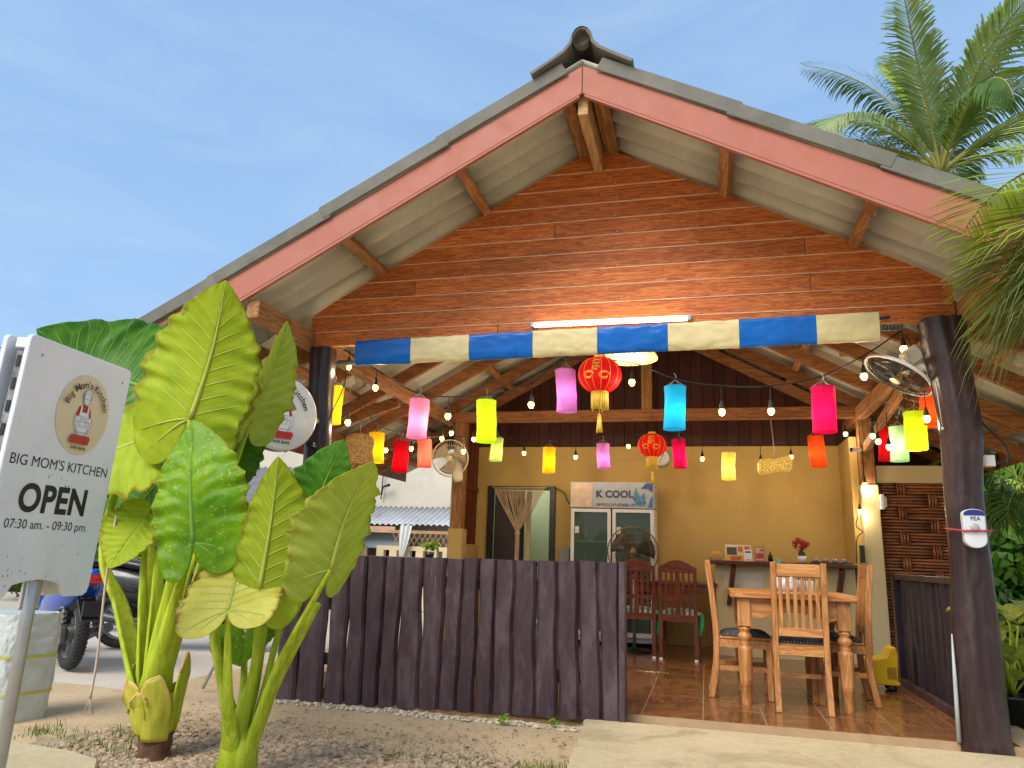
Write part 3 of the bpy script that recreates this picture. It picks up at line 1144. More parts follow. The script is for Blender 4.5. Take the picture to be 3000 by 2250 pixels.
for x in np.arange(1.20, 1.32, 0.022):
    b.lathe([(0.020, -.004), (0.026, 0), (0.020, .004)], (x, 5.24, 2.582), 8, Matrix.Rotation(R(90), 3, 'Y'))
for x in np.arange(-2.84, -2.74, 0.022):
    b.lathe([(0.017, -.004), (0.023, 0), (0.017, .004)], (x, 5.25, 2.478), 8, Matrix.Rotation(R(90), 3, 'Y'))
b.build("lashing", CORD, aw, kind="stuff")
b = MB()
b.tube(catmull([(-2.77, 5.25, 2.46), (-2.80, 5.3, 2.3), (-2.93, 5.35, 2.05), (-3.02, 5.3, 1.65)]), 0.005, 5)
b.build("lashing_cord", CORD, aw)
b = MB()
b.tube([(1.15, 5.30, 2.665), (1.26, 5.30, 2.675)], 0.012, 6)
b.build("pole_end", plain("navy_paint", (0.03, 0.04, 0.12), 0.5), aw)

tube = thing("tube_light", "lit white fluorescent batten screwed to the gable boards above the awning", "lamp", (-0.66, 5.3, 2.72))
b = MB()
b.lo((-1.256, 5.315, 2.722), (-0.062, 5.338, 2.752))
b.build("batten_housing", WHITEP, tube)
b = MB()
b.lathe([(0.019, -0.572), (0.019, 0.572)], (-0.66, 5.300, 2.737), 12, Matrix.Rotation(R(90), 3, 'Y'))
b.build("diffuser", glow("fluorescent_tube", (1.0, 0.90, 0.70), 3.2), tube)
b = MB()
b.lo((-1.262, 5.278, 2.716), (-1.233, 5.337, 2.759))
b.lo((-0.087, 5.278, 2.716), (-0.058, 5.337, 2.759))
b.build("end_cap", GREYM, tube, bevel=0.003)

def lamp_light(name, loc, watts, parent, col=(1.0, 0.70, 0.32), r=0.03):
    ld = bpy.data.lights.new(name, 'POINT')
    ld.energy = watts
    ld.color = [0.35 + 0.65 * x for x in col]
    ld.shadow_soft_size = r
    lo_ = bpy.data.objects.new(name, ld)
    COL.objects.link(lo_)
    lo_.parent = parent
    lo_.location = Vector(loc) - WLOC[parent.name]
    return lo_


# ================================================================== LANTERNS
LCOL = dict(yellow=(0.85, 0.56, 0.01), pink=(0.82, 0.33, 0.52), lime=(0.62, 0.80, 0.015), lilac=(0.66, 0.26, 0.60), cyan=(0.02, 0.46, 0.72),
            magenta=(0.72, 0.006, 0.12), red=(0.62, 0.004, 0.012), orange=(0.86, 0.12, 0.015), pale=(0.62, 0.72, 0.20), cream=(0.86, 0.72, 0.16), mint=(0.55, 0.80, 0.45), coral=(0.82, 0.14, 0.09))
LAN = [("yellow", (-3.03, 5.57, 2.35), .31, "yellow cloth lantern hanging beside the corner post near the round sign", 1),
       ("pink", (-2.20, 5.45, 2.20), .31, "pale pink cloth lantern on the front string below the blue awning end", 1),
       ("lime", (-1.67, 5.55, 2.20), .33, "lime yellow-green cloth lantern hanging at the front left of the lilac one", 1),
       ("lilac", (-1.04, 5.58, 2.44), .33, "lilac cloth lantern hanging beside the big red paper globe", 1),
       ("cyan", (-0.19, 5.51, 2.27), .32, "bright cyan-blue cloth lantern on the front string", 1),
       ("magenta", (0.82, 5.40, 2.215), .315, "large crimson-pink cloth lantern on the front string near the wall fan", 1),
       ("yellow", (-3.32, 7.09, 2.21), .31, "yellow cloth lantern tucked beside the woven funnel lampshade", .8),
       ("red", (-2.90, 6.78, 2.07), .30, "deep red cloth lantern hanging in front of the pale house wall", 1),
       ("coral", (-3.015, 7.68, 2.23), .30, "coral orange cloth lantern hanging left of the white post fan", 1),
       ("pale", (-2.50, 8.85, 2.43), .28, "pale green cloth lantern hanging behind the lime one", 1),
       ("yellow", (-1.86, 9.0, 2.33), .31, "slim yellow cloth lantern hanging in front of the ochre wall", 1),
       ("lilac", (-1.19, 9.0, 2.375), .295, "pinkish purple cloth lantern hanging above the drinks cooler", 1),
       ("magenta", (-0.28, 8.94, 2.41), .33, "crimson cloth lantern hanging next to the small red paper globe", 1),
       ("cream", (0.29, 9.0, 2.26), .31, "pale golden-yellow cloth lantern over the wall counter", 1),
       ("orange", (1.15, 8.24, 2.33), .32, "orange-red cloth lantern hanging below the crimson-pink one", 1),
       ("red", (1.83, 8.20, 2.40), .33, "red cloth lantern hanging beside the mint green one", 1),
       ("mint", (1.78, 7.55, 2.30), .32, "pale mint green cloth lantern under the right-hand rafters", 1),
       ("lime", (1.60, 6.25, 2.19), .29, "olive lime cloth lantern hanging next to the orange one by the corner post", 1),
       ("orange", (1.73, 6.24, 2.38), .30, "bright orange cloth lantern half behind the thick corner post", 1)]
WIRE = plain("thin_wire", (0.45, 0.43, 0.40), 0.4, 0.6)
for k, (c, top, h, lab, em) in enumerate(LAN):
    t = thing("cloth_lantern", lab, "lantern", (top[0], top[1], top[2] - h), group="cloth lanterns on the string lights")
    r0 = 0.080
    tilt = Vector((rnd(-.03, .03), rnd(-.02, .02), 0))
    mat = cloth("lantern_" + c, LCOL[c], {'yellow': .20, 'lime': .17, 'pale': .08, 'cream': .16, 'red': .08, 'pink': .02, 'mint': .04}.get(c, .05))
    b = MB()

    def f(u, v, top=top, h=h, k=k, tilt=tilt):
        a = 2 * math.pi * u
        z = top[2] - h * v
        sag = 0.010 * math.sin(math.pi * v) * (0.4 + 0.6 * math.cos(3 * a + k))
        rr = r0 - sag + 0.008 * noise.noise(Vector((math.cos(a) * 2.5, math.sin(a) * 2.5, v * 3 + k * 7))) * math.sin(math.pi * min(1, .15 + v)) + 0.003 * noise.noise(Vector((math.cos(a) * 9, math.sin(a) * 9, v * 4 + k)))
        return (top[0] + rr * math.cos(a) + tilt.x * v * h * 2, top[1] + rr * math.sin(a), z + 0.006 * noise.noise(Vector((a, k, 0))) * (v < .05 or v > .95))
    b.grid(f, 40, 14)
    b.build("shade", mat, t, origin='c')
    b = MB()
    for zz, dx in ((top[2], 0), (top[2] - h, tilt.x * h * 2)):
        b = MB()
        b.lathe([(0.079, -.0035), (0.083, 0), (0.079, .0035), (0.076, 0), (0.079, -.0035)], (top[0] + dx, top[1], zz), 20)
        b.build("hoop", mat, t, origin='c')
    b = MB()
    for a in range(4):
        b.tube([(top[0] + 0.08 * math.cos(a * 1.57 + k), top[1] + 0.08 * math.sin(a * 1.57 + k), top[2]), (top[0], top[1], top[2] + 0.055)], 0.0022, 4)
    b.tube(catmull([(top[0], top[1], top[2] + 0.05), (top[0] + .008, top[1], top[2] + 0.08), (top[0] - .006, top[1], top[2] + 0.105)], 3), 0.0028, 4)
    b.build("hanger_wire", WIRE, t, origin='c')
    b = MB()
    b.ball((top[0], top[1], top[2] - 0.12), 0.022, 8, 5)
    b.build("bulb", BULB, t, origin='c')
    lamp_light("lantern_light", (top[0], top[1], top[2] - 0.19), 0.42, t, LCOL[c])

# ---- string lights: cords with bulbs
def string_light(label, pts, bulbs, group="string lights"):
    t = thing("string_light", label, "string light", tuple(pts[0]), group=group)
    b_ = MB()
    b_.tube(catmull(pts, 5), 0.0055, 5)
    b_.build("cable", CORD, t)
    for (x, y, z, drop) in bulbs:
        s = MB()
        s.tube([(x, y, z + 0.03 + drop), (x, y, z + 0.055)], 0.0035, 4)
        s.lathe([(0.009, 0.085), (0.013, 0.06), (0.018, 0.045), (0.019, 0.018)], (x, y, z), 8)
        s.build("socket", CORD, t, origin='c')
        s = MB()
        s.lathe([(0.0005, -0.026), (0.014, -0.022), (0.024, -0.006), (0.026, 0.006), (0.020, 0.022), (0.0005, 0.024)], (x, y, z), 9)
        s.build("bulb", BULB, t, origin='c')
        lamp_light("bulb_light", (x, y, z - 0.045), 1.6, t)
    return t


string_light("black festoon string light sagging across the front under the awning",
             [(-2.93, 5.5, 2.66), (-2.60, 5.5, 2.46), (-2.28, 5.5, 2.28), (-1.97, 5.5, 2.23), (-1.63, 5.5, 2.24), (-1.30, 5.5, 2.32), (-1.02, 5.5, 2.50), (-0.53, 5.5, 2.47), (-0.19, 5.5, 2.33), (0.14, 5.5, 2.27), (0.49, 5.5, 2.26), (0.83, 5.5, 2.32), (1.13, 5.5, 2.47), (1.38, 5.5, 2.64)],
             [(-2.88, 5.5, 2.51, .12), (-2.62, 5.5, 2.32, .13), (-1.97, 5.5, 2.07, .13), (-1.29, 5.5, 2.15, .14), (-0.51, 5.5, 2.31, .13), (0.14, 5.5, 2.07, .17), (0.48, 5.5, 2.07, .16), (1.11, 5.5, 2.31, .12), (1.38, 5.5, 2.50, .11)])
string_light("black festoon string light running back along the left eave side",
             [(-2.98, 5.48, 2.55), (-3.04, 5.5, 2.42), (-2.99, 6.0, 2.33), (-3.10, 6.6, 2.22), (-3.0, 7.2, 2.20), (-2.8, 7.9, 2.30), (-2.7, 8.6, 2.42), (-2.5, 8.88, 2.52)],
             [(-3.08, 5.47, 2.29, .10), (-2.87, 5.55, 2.04, .28), (-3.30, 7.3, 2.06, .14), (-3.05, 7.4, 2.09, .12), (-2.78, 7.6, 2.23, .06), (-2.67, 7.6, 2.29, .03), (-2.41, 7.6, 2.22, .08), (-2.53, 7.62, 2.09, .2)])
string_light("black festoon string light along the back tie beam over the counter",
             [(-2.5, 8.88, 2.52), (-2.16, 8.9, 2.37), (-1.86, 8.95, 2.42), (-1.51, 8.9, 2.36), (-1.19, 8.95, 2.47), (-0.87, 8.9, 2.47), (-0.28, 8.92, 2.50), (-0.01, 8.9, 2.42), (0.29, 8.95, 2.36), (0.64, 8.9, 2.35), (0.97, 8.9, 2.40), (1.3, 8.9, 2.56), (1.56, 8.9, 2.63)],
             [(-2.16, 8.9, 2.25, .10), (-1.51, 8.9, 2.20, .13), (-0.87, 8.9, 2.33, .12), (-0.01, 8.9, 2.18, .20), (0.64, 8.9, 2.14, .18), (0.97, 8.9, 2.20, .17), (1.56, 8.9, 2.46, .14)])
string_light("black festoon string light curving along the right-hand plate to the corner post",
             [(1.40, 5.5, 2.6), (1.6, 5.8, 2.35), (1.68, 6.24, 2.44), (1.60, 6.6, 2.30), (1.72, 7.2, 2.36), (1.78, 7.55, 2.40), (1.83, 8.2, 2.50), (1.70, 8.9, 2.55)],
             [(1.55, 7.5, 2.21, .12), (1.53, 7.2, 2.11, .2), (1.57, 7.0, 2.03, .28), (1.55, 6.3, 1.97, .35), (1.51, 5.6, 2.02, .42)])
string_light("black string light hanging down the cream pilaster by the counter",
             [(1.70, 8.9, 2.50), (1.72, 8.90, 2.2), (1.71, 8.9, 2.0), (1.67, 8.9, 1.85), (1.65, 8.9, 1.62), (1.60, 8.9, 1.45), (1.66, 8.9, 1.38), (1.60, 8.9, 1.30), (1.58, 8.9, 1.05)],
             [(1.72, 8.89, 1.89, .1), (1.65, 8.89, 1.60, .05)])

# ---- red paper globes
GLOBE = cloth("red_paper", (0.78, 0.008, 0.010), 0.16, 0.35)
for (c, s, lab, cord_top) in (((-0.755, 5.50, 2.375), 1.0, "big red paper globe lantern with gold emblem and yellow tassels at the front", 2.66), ((-0.575, 8.70, 2.31), 1.0, "small red paper globe lantern with yellow tassel before the wall clock", 2.70)):
    t = thing("paper_globe_lantern", lab, "lantern", (c[0], c[1], c[2] - .4), group="red globe lanterns")
    b = MB()
    nr = 16
    prof = []
    for i in range(13):
        a = math.pi * (0.07 + 0.86 * i / 12)
        prof.append((0.170 * math.sin(a) ** 0.9, -0.142 * math.cos(a)))
    vs, fs, n = [], [], 48
    for r_, z in prof:
        for k in range(n):
            rr = r_ * (1 - 0.022 * abs(math.cos(nr * math.pi * k / n)))
            vs.append((c[0] + rr * math.cos(2 * math.pi * k / n), c[1] + rr * math.sin(2 * math.pi * k / n), c[2] + z))
    for i in range(12):
        for k in range(n):
            fs.append((i * n + k, i * n + (k + 1) % n, (i + 1) * n + (k + 1) % n, (i + 1) * n + k))
    b.add(vs, fs, True)
    b.build("globe", GLOBE, t, origin='c')
    b = MB()
    b.lathe([(0.0001, 0.16), (0.045, 0.158), (0.046, 0.132)], c, 16)
    b.lathe([(0.062, -0.128), (0.064, -0.142), (0.0001, -0.143)], c, 16)
    b.build("collar", GOLD, t, origin='c')
    b = MB()
    for k in range(26):
        a = 2 * math.pi * k / 26
        x, y = c[0] + 0.060 * math.cos(a), c[1] + 0.060 * math.sin(a)
        b.tube([(x, y, c[2] - 0.14), (x + rnd(-.006, .006), y + rnd(-.006, .006), c[2] - 0.265 + rnd(-.012, .012))], [0.0075, 0.006], 5)
    b.build("fringe", GOLD, t, origin='c')
    b = MB()
    b.tube([(c[0], c[1], c[2] - 0.14), (c[0], c[1], c[2] - 0.30)], 0.003, 4)
    b.ball((c[0], c[1], c[2] - 0.315), 0.014, 8, 5)
    for k in range(10):
        a = 2 * math.pi * k / 10
        b.tube([(c[0] + .008 * math.cos(a), c[1] + .008 * math.sin(a), c[2] - 0.32), (c[0] + .020 * math.cos(a), c[1] + .020 * math.sin(a), c[2] - 0.445 + rnd(-.01, .01))], [0.005, 0.006], 5)
    b.build("tassel", GOLD, t, origin='c')
    b = MB()
    b.tube([(c[0], c[1], c[2] + 0.155), (c[0], c[1], cord_top)], 0.003, 4)
    b.build("cord", CORD, t, origin='c')
    # gold scroll emblem following the globe
    b = MB()

    def on(az, el, rad=1.012):
        a = R(el)
        return Vector((c[0] + 0.170 * rad * math.cos(a) ** 0.9 * math.sin(R(az)), c[1] - 0.170 * rad * math.cos(a) ** 0.9 * math.cos(R(az)), c[2] + 0.142 * rad * math.sin(a)))
    for (az, el, ra) in ((0, 30, 12), (-22, -12, 14), (20, -14, 14), (-2, 8, 9)):
        for tt in range(2):
            pts_ = [on(az + (ra - 4 * tt) * math.cos(R(q)), el + (ra - 4 * tt) * 0.8 * math.sin(R(q))) for q in range(40 * tt, 330 + 40 * tt, 30)]
            b.tube(pts_, 0.0032, 4)
    for az in range(-60, 61, 24):
        b.tube([on(az, e_, 1.0) for e_ in range(-62, 63, 12)], 0.0018, 4)
    b.build("gold_emblem", GOLD, t, origin='c')

# ================================================================== WOVEN LAMPS, FANS
def weave_mat(name, c1, c2, emit):
    if name in MATS:
        return MATS[name]
    m, nt, p, n, l = _base(name)
    v = _coord(nt, (1, 1, 1), rand=False)
    vo = n.new("ShaderNodeTexVoronoi")
    vo.inputs["Scale"].default_value = 75
    l.new(v, vo.inputs["Vector"])
    col = _ramp(nt, vo.outputs["Distance"], [(0.2, c1), (0.6, c2)])
    l.new(col, p.inputs["Base Color"])
    l.new(col, p.inputs["Emission Color"])
    p.inputs["Emission Strength"].default_value = emit
    p.inputs["Roughness"].default_value = 0.7
    _bump(nt, p, vo.outputs["Distance"], 0.6, 0.006)
    MATS[name] = m
    return m


WICK = weave_mat("woven_rattan", (0.10, 0.045, 0.012), (0.42, 0.23, 0.07), 0.10)
t = thing("woven_lampshade", "brown woven rattan funnel lampshade with ragged fringe hanging at the left", "lampshade", (-3.22, 6.5, 1.67))
b = MB()
vs = MB()
def f(u, v):
    a = 2 * math.pi * u
    z = 2.10 - 0.30 * v
    prof_ = np.interp(v, [0, .1, .3, .6, 1], [.075, .125, .14, .135, .15])
    rr = prof_ + 0.012 * noise.noise(Vector((math.cos(a) * 2, math.sin(a) * 2, v * 3)))
    return (-3.22 + rr * math.cos(a), 6.5 + rr * math.sin(a), z)
b.grid(f, 28, 10)
b.build("woven_body", WICK, t, origin='c')
b = MB()
for k in range(70):
    a = rnd(0, 6.28)
    x, y = -3.22 + 0.15 * math.cos(a), 6.5 + 0.15 * math.sin(a)
    b.tube([(x, y, 1.82), (x + rnd(-.02, .02), y + rnd(-.02, .02), 1.72), (x + rnd(-.03, .03), y + rnd(-.03, .03), 1.60 + rnd(-.04, .05))], [0.004, 0.003, 0.0015], 4)
b.build("fringe", WICK, t, kind="stuff", origin='c')
b = MB()
b.tube([(-3.22, 6.5, 2.10), (-3.215, 6.5, 2.25)], 0.004, 4)
b.build("cord", WIRE, t, origin='c')
t = thing("woven_lampshade", "horizontal woven bamboo fish-trap lampshade hanging over the counter", "lampshade", (0.78, 8.8, 1.99))
b = MB()
def f(u, v):
    a = 2 * math.pi * u
    rr = np.interp(v, [0, .08, .5, .92, 1], [.06, .095, .075, .095, .06]) + 0.005 * noise.noise(Vector((a, v * 6, 0)))
    return (0.60 + 0.36 * v, 8.8 + rr * math.cos(a), 2.07 + 0.045 * v + rr * math.sin(a))
b.grid(f, 24, 14)
b.build("woven_body", weave_mat("woven_bamboo_lit", (0.16, 0.08, 0.012), (0.62, 0.40, 0.08), 0.35), t, origin='c')
b = MB()
b.tube(catmull([(0.78, 8.8, 2.16), (0.775, 8.8, 2.4), (0.76, 8.85, 2.66)], 4), 0.007, 5)
b.build("cord", WIRE, t, origin='c')
t = thing("pendant_lampshade", "wide shallow woven pendant shade glowing above the red paper globe", "lampshade", (-0.67, 7.0, 2.90))
b = MB()
b.lathe([(0.27, 0), (0.26, 0.03), (0.20, 0.10), (0.11, 0.16), (0.03, 0.19)], (-0.67, 7.0, 2.905), 28)
b.lathe([(0.0001, -.012), (0.265, 0.0)], (-0.67, 7.0, 2.905), 28)
b.build("woven_body", weave_mat("woven_pendant_lit", (0.42, 0.20, 0.03), (0.80, 0.48, 0.12), 0.9), t, origin='c')
b = MB()
lamp_light("pendant_light", (-0.67, 7.0, 2.86), 22, t, (1, .7, .35), .12)
b.tube([(-0.67, 7.0, 3.09), (-0.67, 7.0, 4.05)], 0.006, 5)
b.build("cord", CORD, t, origin='c')


def fan_head(t, c, n_, rad, wire_mat, blade_mat, motor_mat, depth=0.10, rim_mat=None, nw=44):
    """guard, blades, motor of an electric fan whose axis is n_"""
    q = Vector(n_).to_track_quat('Z', 'Y').to_matrix()
    c = Vector(c)
    b_ = MB()
    for k in range(nw):
        a = 2 * math.pi * k / nw
        pf = [(0.03, depth * .55), (rad * .55, depth * .50), (rad * .9, depth * .28), (rad, 0), (rad * .9, -depth * .3), (rad * .5, -depth * .5), (0.05, -depth * .55)]
        b_.tube([c + q @ Vector((r_ * math.cos(a + i * .02), r_ * math.sin(a + i * .02), z)) for i, (r_, z) in enumerate(pf)], 0.0016, 3, False)
    for r_, z in ((rad, 0), (rad * .72, depth * .40), (rad * .4, depth * .53), (rad * .72, -depth * .4)):
        b_.lathe([(r_ - .002, z - .002), (r_ + .002, z - .002), (r_ + .002, z + .002), (r_ - .002, z + .002), (r_ - .002, z - .002)], c, 32, q)
    b_.build("wire_guard", wire_mat, t, origin='c')
    b_ = MB()
    b_.lathe([(rad - .006, -.009), (rad + .008, -.011), (rad + .008, .011), (rad - .006, .009)], c, 36, q)
    b_.build("guard_rim", rim_mat or wire_mat, t, origin='c')
    for k in range(3):
        b_ = MB()
        a0 = 2 * math.pi * k / 3 + .4

        def f_(u, v):
            r_ = 0.03 + (rad * .88 - 0.03) * v
            a = a0 + (u - .5) * (0.9 + .5 * v)
            return c + q @ Vector((r_ * math.cos(a), r_ * math.sin(a), (u - .5) * .05))
        b_.grid(f_, 5, 6)
        b_.build("blade", blade_mat, t, solid=0.003, origin='c')
    b_ = MB()
    b_.lathe([(0.0001, depth * .62), (0.035, depth * .6), (0.038, depth * .5)], c, 16, q)
    b_.build("guard_badge", motor_mat, t, origin='c')
    b_ = MB()
    b_.lathe([(0.0001, -depth * .5), (0.055, -depth * .5), (0.062, -depth * .8), (0.055, -depth * 1.6), (0.03, -depth * 1.9), (0.0001, -depth * 1.92)], c, 16, q)
    b_.build("motor", motor_mat, t, origin='c')


t = thing("wall_fan", "cream wall fan with wire guard mounted on the inner timber post", "fan", (-3.0, 8.85, 1.95))
fan_head(t, (-3.03, 8.62, 2.15), (0.10, -0.95, -0.15), 0.225, CREAMP, plain("smoky_blade", (0.45, 0.36, 0.22), 0.35), CREAMP)
b = MB()
b.tube(catmull([(-3.02, 8.78, 2.16), (-2.97, 8.72, 2.05), (-2.93, 8.66, 1.92), (-2.92, 8.66, 1.86)], 4), [0.05, 0.052, 0.058, 0.06, 0.062, 0.065, 0.065, 0.065, 0.062, 0.06, 0.055, 0.05, 0.03], 12)
b.build("arm_base", CREAMP, t, origin='c')
t = thing("wall_fan", "black and cream wall fan tilted down on the thick corner post", "fan", (1.50, 5.5, 2.2))
fan_head(t, (1.345, 5.55, 2.325), (-0.55, -0.06, -0.83), 0.235, BLACKP, BLACKP, CREAMP, 0.09, WHITEP)
b = MB()
b.lo((-0.055, -0.075, -0.07), (0.075, 0.055, 0.06))
bx = MB()
M_ = Matrix.Translation((1.425, 5.53, 2.445)) @ Euler((0, R(-33), 0)).to_matrix().to_4x4()
bx.add([M_ @ Vector(q) for q in b.v], b.f)
bx.build("motor_box", CREAMP, t, bevel=0.02, origin='c')
b = MB()
b.tube(catmull([(1.44, 5.52, 2.40), (1.485, 5.50, 2.37), (1.52, 5.48, 2.36)], 3), 0.03, 10)
b.lathe([(0.02, 0.04), (0.05, 0.0), (0.055, -0.05), (0.04, -0.14), (0.02, -.17)], (1.535, 5.46, 2.36), 12, Matrix.Diagonal((.6, 1, 1)))
b.build("bracket", CREAMP, t, origin='c')
b = MB()
b.tube([(1.512, 5.33, 2.22), (1.525, 5.33, 1.92)], 0.003, 4)
b.ball((1.526, 5.33, 1.905), 0.011, 6, 4)
b.build("pull_cord", CREAMP, t, origin='c')
t = thing("pedestal_fan", "large dark wire-guard pedestal fan standing before the drinks cooler", "fan", (-0.80, 8.75, 0))
DWIRE = plain("bronze_wire", (0.16, 0.11, 0.06), 0.4, 0.6)
fan_head(t, (-0.805, 8.72, 1.09), (0.12, -0.99, 0.05), 0.285, DWIRE, plain("smoke_blade", (0.05, 0.04, 0.03), 0.3), plain("bronze_plastic", (0.22, 0.14, 0.05), 0.4), 0.12)
b = MB()
b.tube([(-0.80, 8.80, 0.03), (-0.80, 8.80, 1.05)], 0.018, 10)
b.build("pole", GREYM, t)
b = MB()
b.lathe([(0.0001, .05), (0.05, .045), (0.19, .02), (0.20, 0.001)], (-0.80, 8.80, 0), 24)
b.build("base", BLACKP, t)

# ================================================================== FURNITURE
def teak_chair(label, loc, rz, cushion=True):
    t = thing("teak_chair", label, "chair", loc, rz, "pale teak chairs around the table")
    W, D, H, S = 0.385, 0.42, 1.02, 0.445
    for s in (-1, 1):
        b_ = MB()
        x = s * (W / 2 - 0.022)
        P = [(-D / 2 - 0.035, 0), (-D / 2 + 0.005, 0.22), (-D / 2 + 0.01, 0.45), (-D / 2 - 0.01, 0.72), (-D / 2 - 0.045, H)]
        for (y0, z0), (y1, z1) in zip(P[:-1], P[1:]):
            pass
        C_ = catmull([(x, a, c) for a, c in P], 4)
        vs, fs = [], []
        for q in C_:
            vs += [(q.x - .02, q.y - .022, q.z), (q.x + .02, q.y - .022, q.z), (q.x + .02, q.y + .022, q.z), (q.x - .02, q.y + .022, q.z)]
        for i in range(len(C_) - 1):
            for k in range(4):
                fs.append((i * 4 + k, i * 4 + (k + 1) % 4, i * 4 + 4 + (k + 1) % 4, i * 4 + 4 + k))
        fs += [(3, 2, 1, 0), tuple(len(vs) - 4 + k for k in range(4))]
        b_.add(vs, fs)
        b_.build("back_leg", TEAK, t, local=True, bevel=0.004)
        b_ = MB()
        b_.lo((x - .02, D / 2 - .045, 0), (x + .02, D / 2, S - 0.02))
        b_.build("front_leg", TEAK, t, local=True, bevel=0.004)
        b_ = MB()
        b_.lo((x - .012, -D / 2 + .03, 0.20), (x + .012, D / 2 - .045, 0.235))
        b_.build("stretcher", TEAK_X, t, local=True)
        b_ = MB()
        b_.lo((x - .014, -D / 2 + .033, 0.37), (x + .014, D / 2 - .046, 0.428))
        b_.build("side_rail", TEAK_X, t, local=True)
    b_ = MB()
    b_.lo((-W / 2 + .042, -D / 2 - 0.005, 0.375), (W / 2 - .042, -D / 2 + .02, 0.44))
    b_.build("back_rail", TEAK_X, t, local=True, bevel=0.003)
    b_ = MB()
    b_.lo((-W / 2 + .042, D / 2 - .03, 0.375), (W / 2 - .042, D / 2 - .006, 0.428))
    b_.build("front_rail", TEAK_X, t, local=True, bevel=0.003)
    b_ = MB()
    b_.lo((-W / 2 + .042, -.012, 0.205), (W / 2 - .042, .012, 0.235))
    b_.build("cross_stretcher", TEAK_X, t, local=True)
    b_ = MB()
    b_.lo((-W / 2 + .005, -D / 2 + .034, 0.430), (W / 2 - .005, D / 2 + .012, 0.452))
    b_.build("seat", TEAK_X, t, local=True, bevel=0.006)
    b_ = MB()
    b_.bar((-W / 2 + .042, -D / 2 - 0.036, 0.965), (W / 2 - .042, -D / 2 - 0.036, 0.965), 0.026, 0.09)
    b_.build("top_rail", TEAK_X, t, local=True, bevel=0.004)
    b_ = MB()
    b_.bar((-W / 2 + .042, -D / 2 + 0.004, 0.535), (W / 2 - .042, -D / 2 + 0.004, 0.535), 0.026, 0.06)
    b_.build("lower_rail", TEAK_X, t, local=True, bevel=0.004)
    for k in range(6):
        x = -W / 2 + .068 + k * (W - .136) / 5
        b_ = MB()
        b_.bar((x, -D / 2 + 0.002, 0.562), (x, -D / 2 - 0.032, 0.925), 0.026, 0.014, (0, 1, 0))
        b_.build("slat", TEAK, t, local=True, bevel=0.002)
    if cushion:
        b_ = MB()

        def f_(u, v):
            return ((u - .5) * (W - .01), (v - .5) * (D - .06) + .02, 0.456 + 0.034 * (1 - abs(2 * u - 1) ** 6) * (1 - abs(2 * v - 1) ** 6))
        b_.grid(f_, 14, 14)
        b_.build("seat_pad", CHECK, t, local=True, solid=0.01)
    return t


def check_mat(name, c1, c2, scale):
    m, nt, p, n, l = _base(name)
    v = _coord(nt, rand=False)
    ck = n.new("ShaderNodeTexChecker")
    ck.inputs["Scale"].default_value = scale
    ck.inputs["Color1"].default_value = (*c1, 1)
    ck.inputs["Color2"].default_value = (*c2, 1)
    l.new(v, ck.inputs["Vector"])
    f_ = _noise(nt, v, 40, 3)
    l.new(_mix(nt, _ramp(nt, f_, [(0.4, 0.0), (0.6, 0.6)]), ck.outputs["Color"], c1), p.inputs["Base Color"])
    p.inputs["Roughness"].default_value = 0.9
    return m


CHECK = check_mat("black_check_fabric", (0.006, 0.006, 0.010), (0.16, 0.16, 0.20), 90)
GING = check_mat("green_gingham", (0.08, 0.30, 0.20), (0.60, 0.66, 0.60), 38)
teak_chair("pale teak slat-back chair with its back to the concrete apron", (0.64, 6.08, 0), 0)
teak_chair("pale teak slat-back chair at the table end near the log fence", (0.262, 6.42, 0), R(-90))
teak_chair("pale teak slat-back chair at the table end near the yellow bucket", (0.962, 6.50, 0), R(90))

tb = thing("dining_table", "pale teak dining table with turned legs and scalloped apron", "table", (0.61, 6.38, 0))
b = MB()
b.lo((0.17, 5.94, 0.752), (1.05, 6.80, 0.797))
b.build("tabletop", TEAK_X, tb, bevel=0.008)
legp = [(0.034, 0), (0.038, 0.02), (0.042, 0.14), (0.046, 0.145), (0.042, 0.158), (0.046, 0.165), (0.043, 0.175), (0.050, 0.30), (0.052, 0.38), (0.050, 0.405), (0.036, 0.415), (0.044, 0.425), (0.036, 0.437), (0.036, 0.445), (0.050, 0.465), (0.051, 0.485), (0.038, 0.50), (0.034, 0.51), (0.044, 0.525), (0.046, 0.535), (0.036, 0.548)]
for x in (0.265, 0.955):
    for y in (6.03, 6.71):
        b = MB()
        b.lathe(legp, (x, y, 0), 20)
        b.build("leg", TEAK, tb)
        b = MB()
        b.lo((x - .047, y - .047, 0.549), (x + .047, y + .047, 0.751))
        b.build("leg_block", TEAK, tb, bevel=0.004)
ap = [(0, 0.20), (0, .07), (.06, .055), (.10, .075), (.16, .07), (.19, .10), (.30, .115), (.41, .10), (.44, .07), (.50, .075), (.54, .055), (.595, .07), (.595, .20)]
for y in (6.00, 6.72):
    b = MB()
    b.prism([(a, h) for a, h in ap], (0.3125, y, 0.551), (1, 0, 0), (0, 0, 1), (0, 0.02, 0))
    b.build("apron", TEAK_X, tb)
for x in (0.235, 0.965):
    b = MB()
    b.lo((x, 6.08, 0.60), (x + 0.02, 6.66, 0.751))
    b.build("side_apron", TEAK_X, tb)
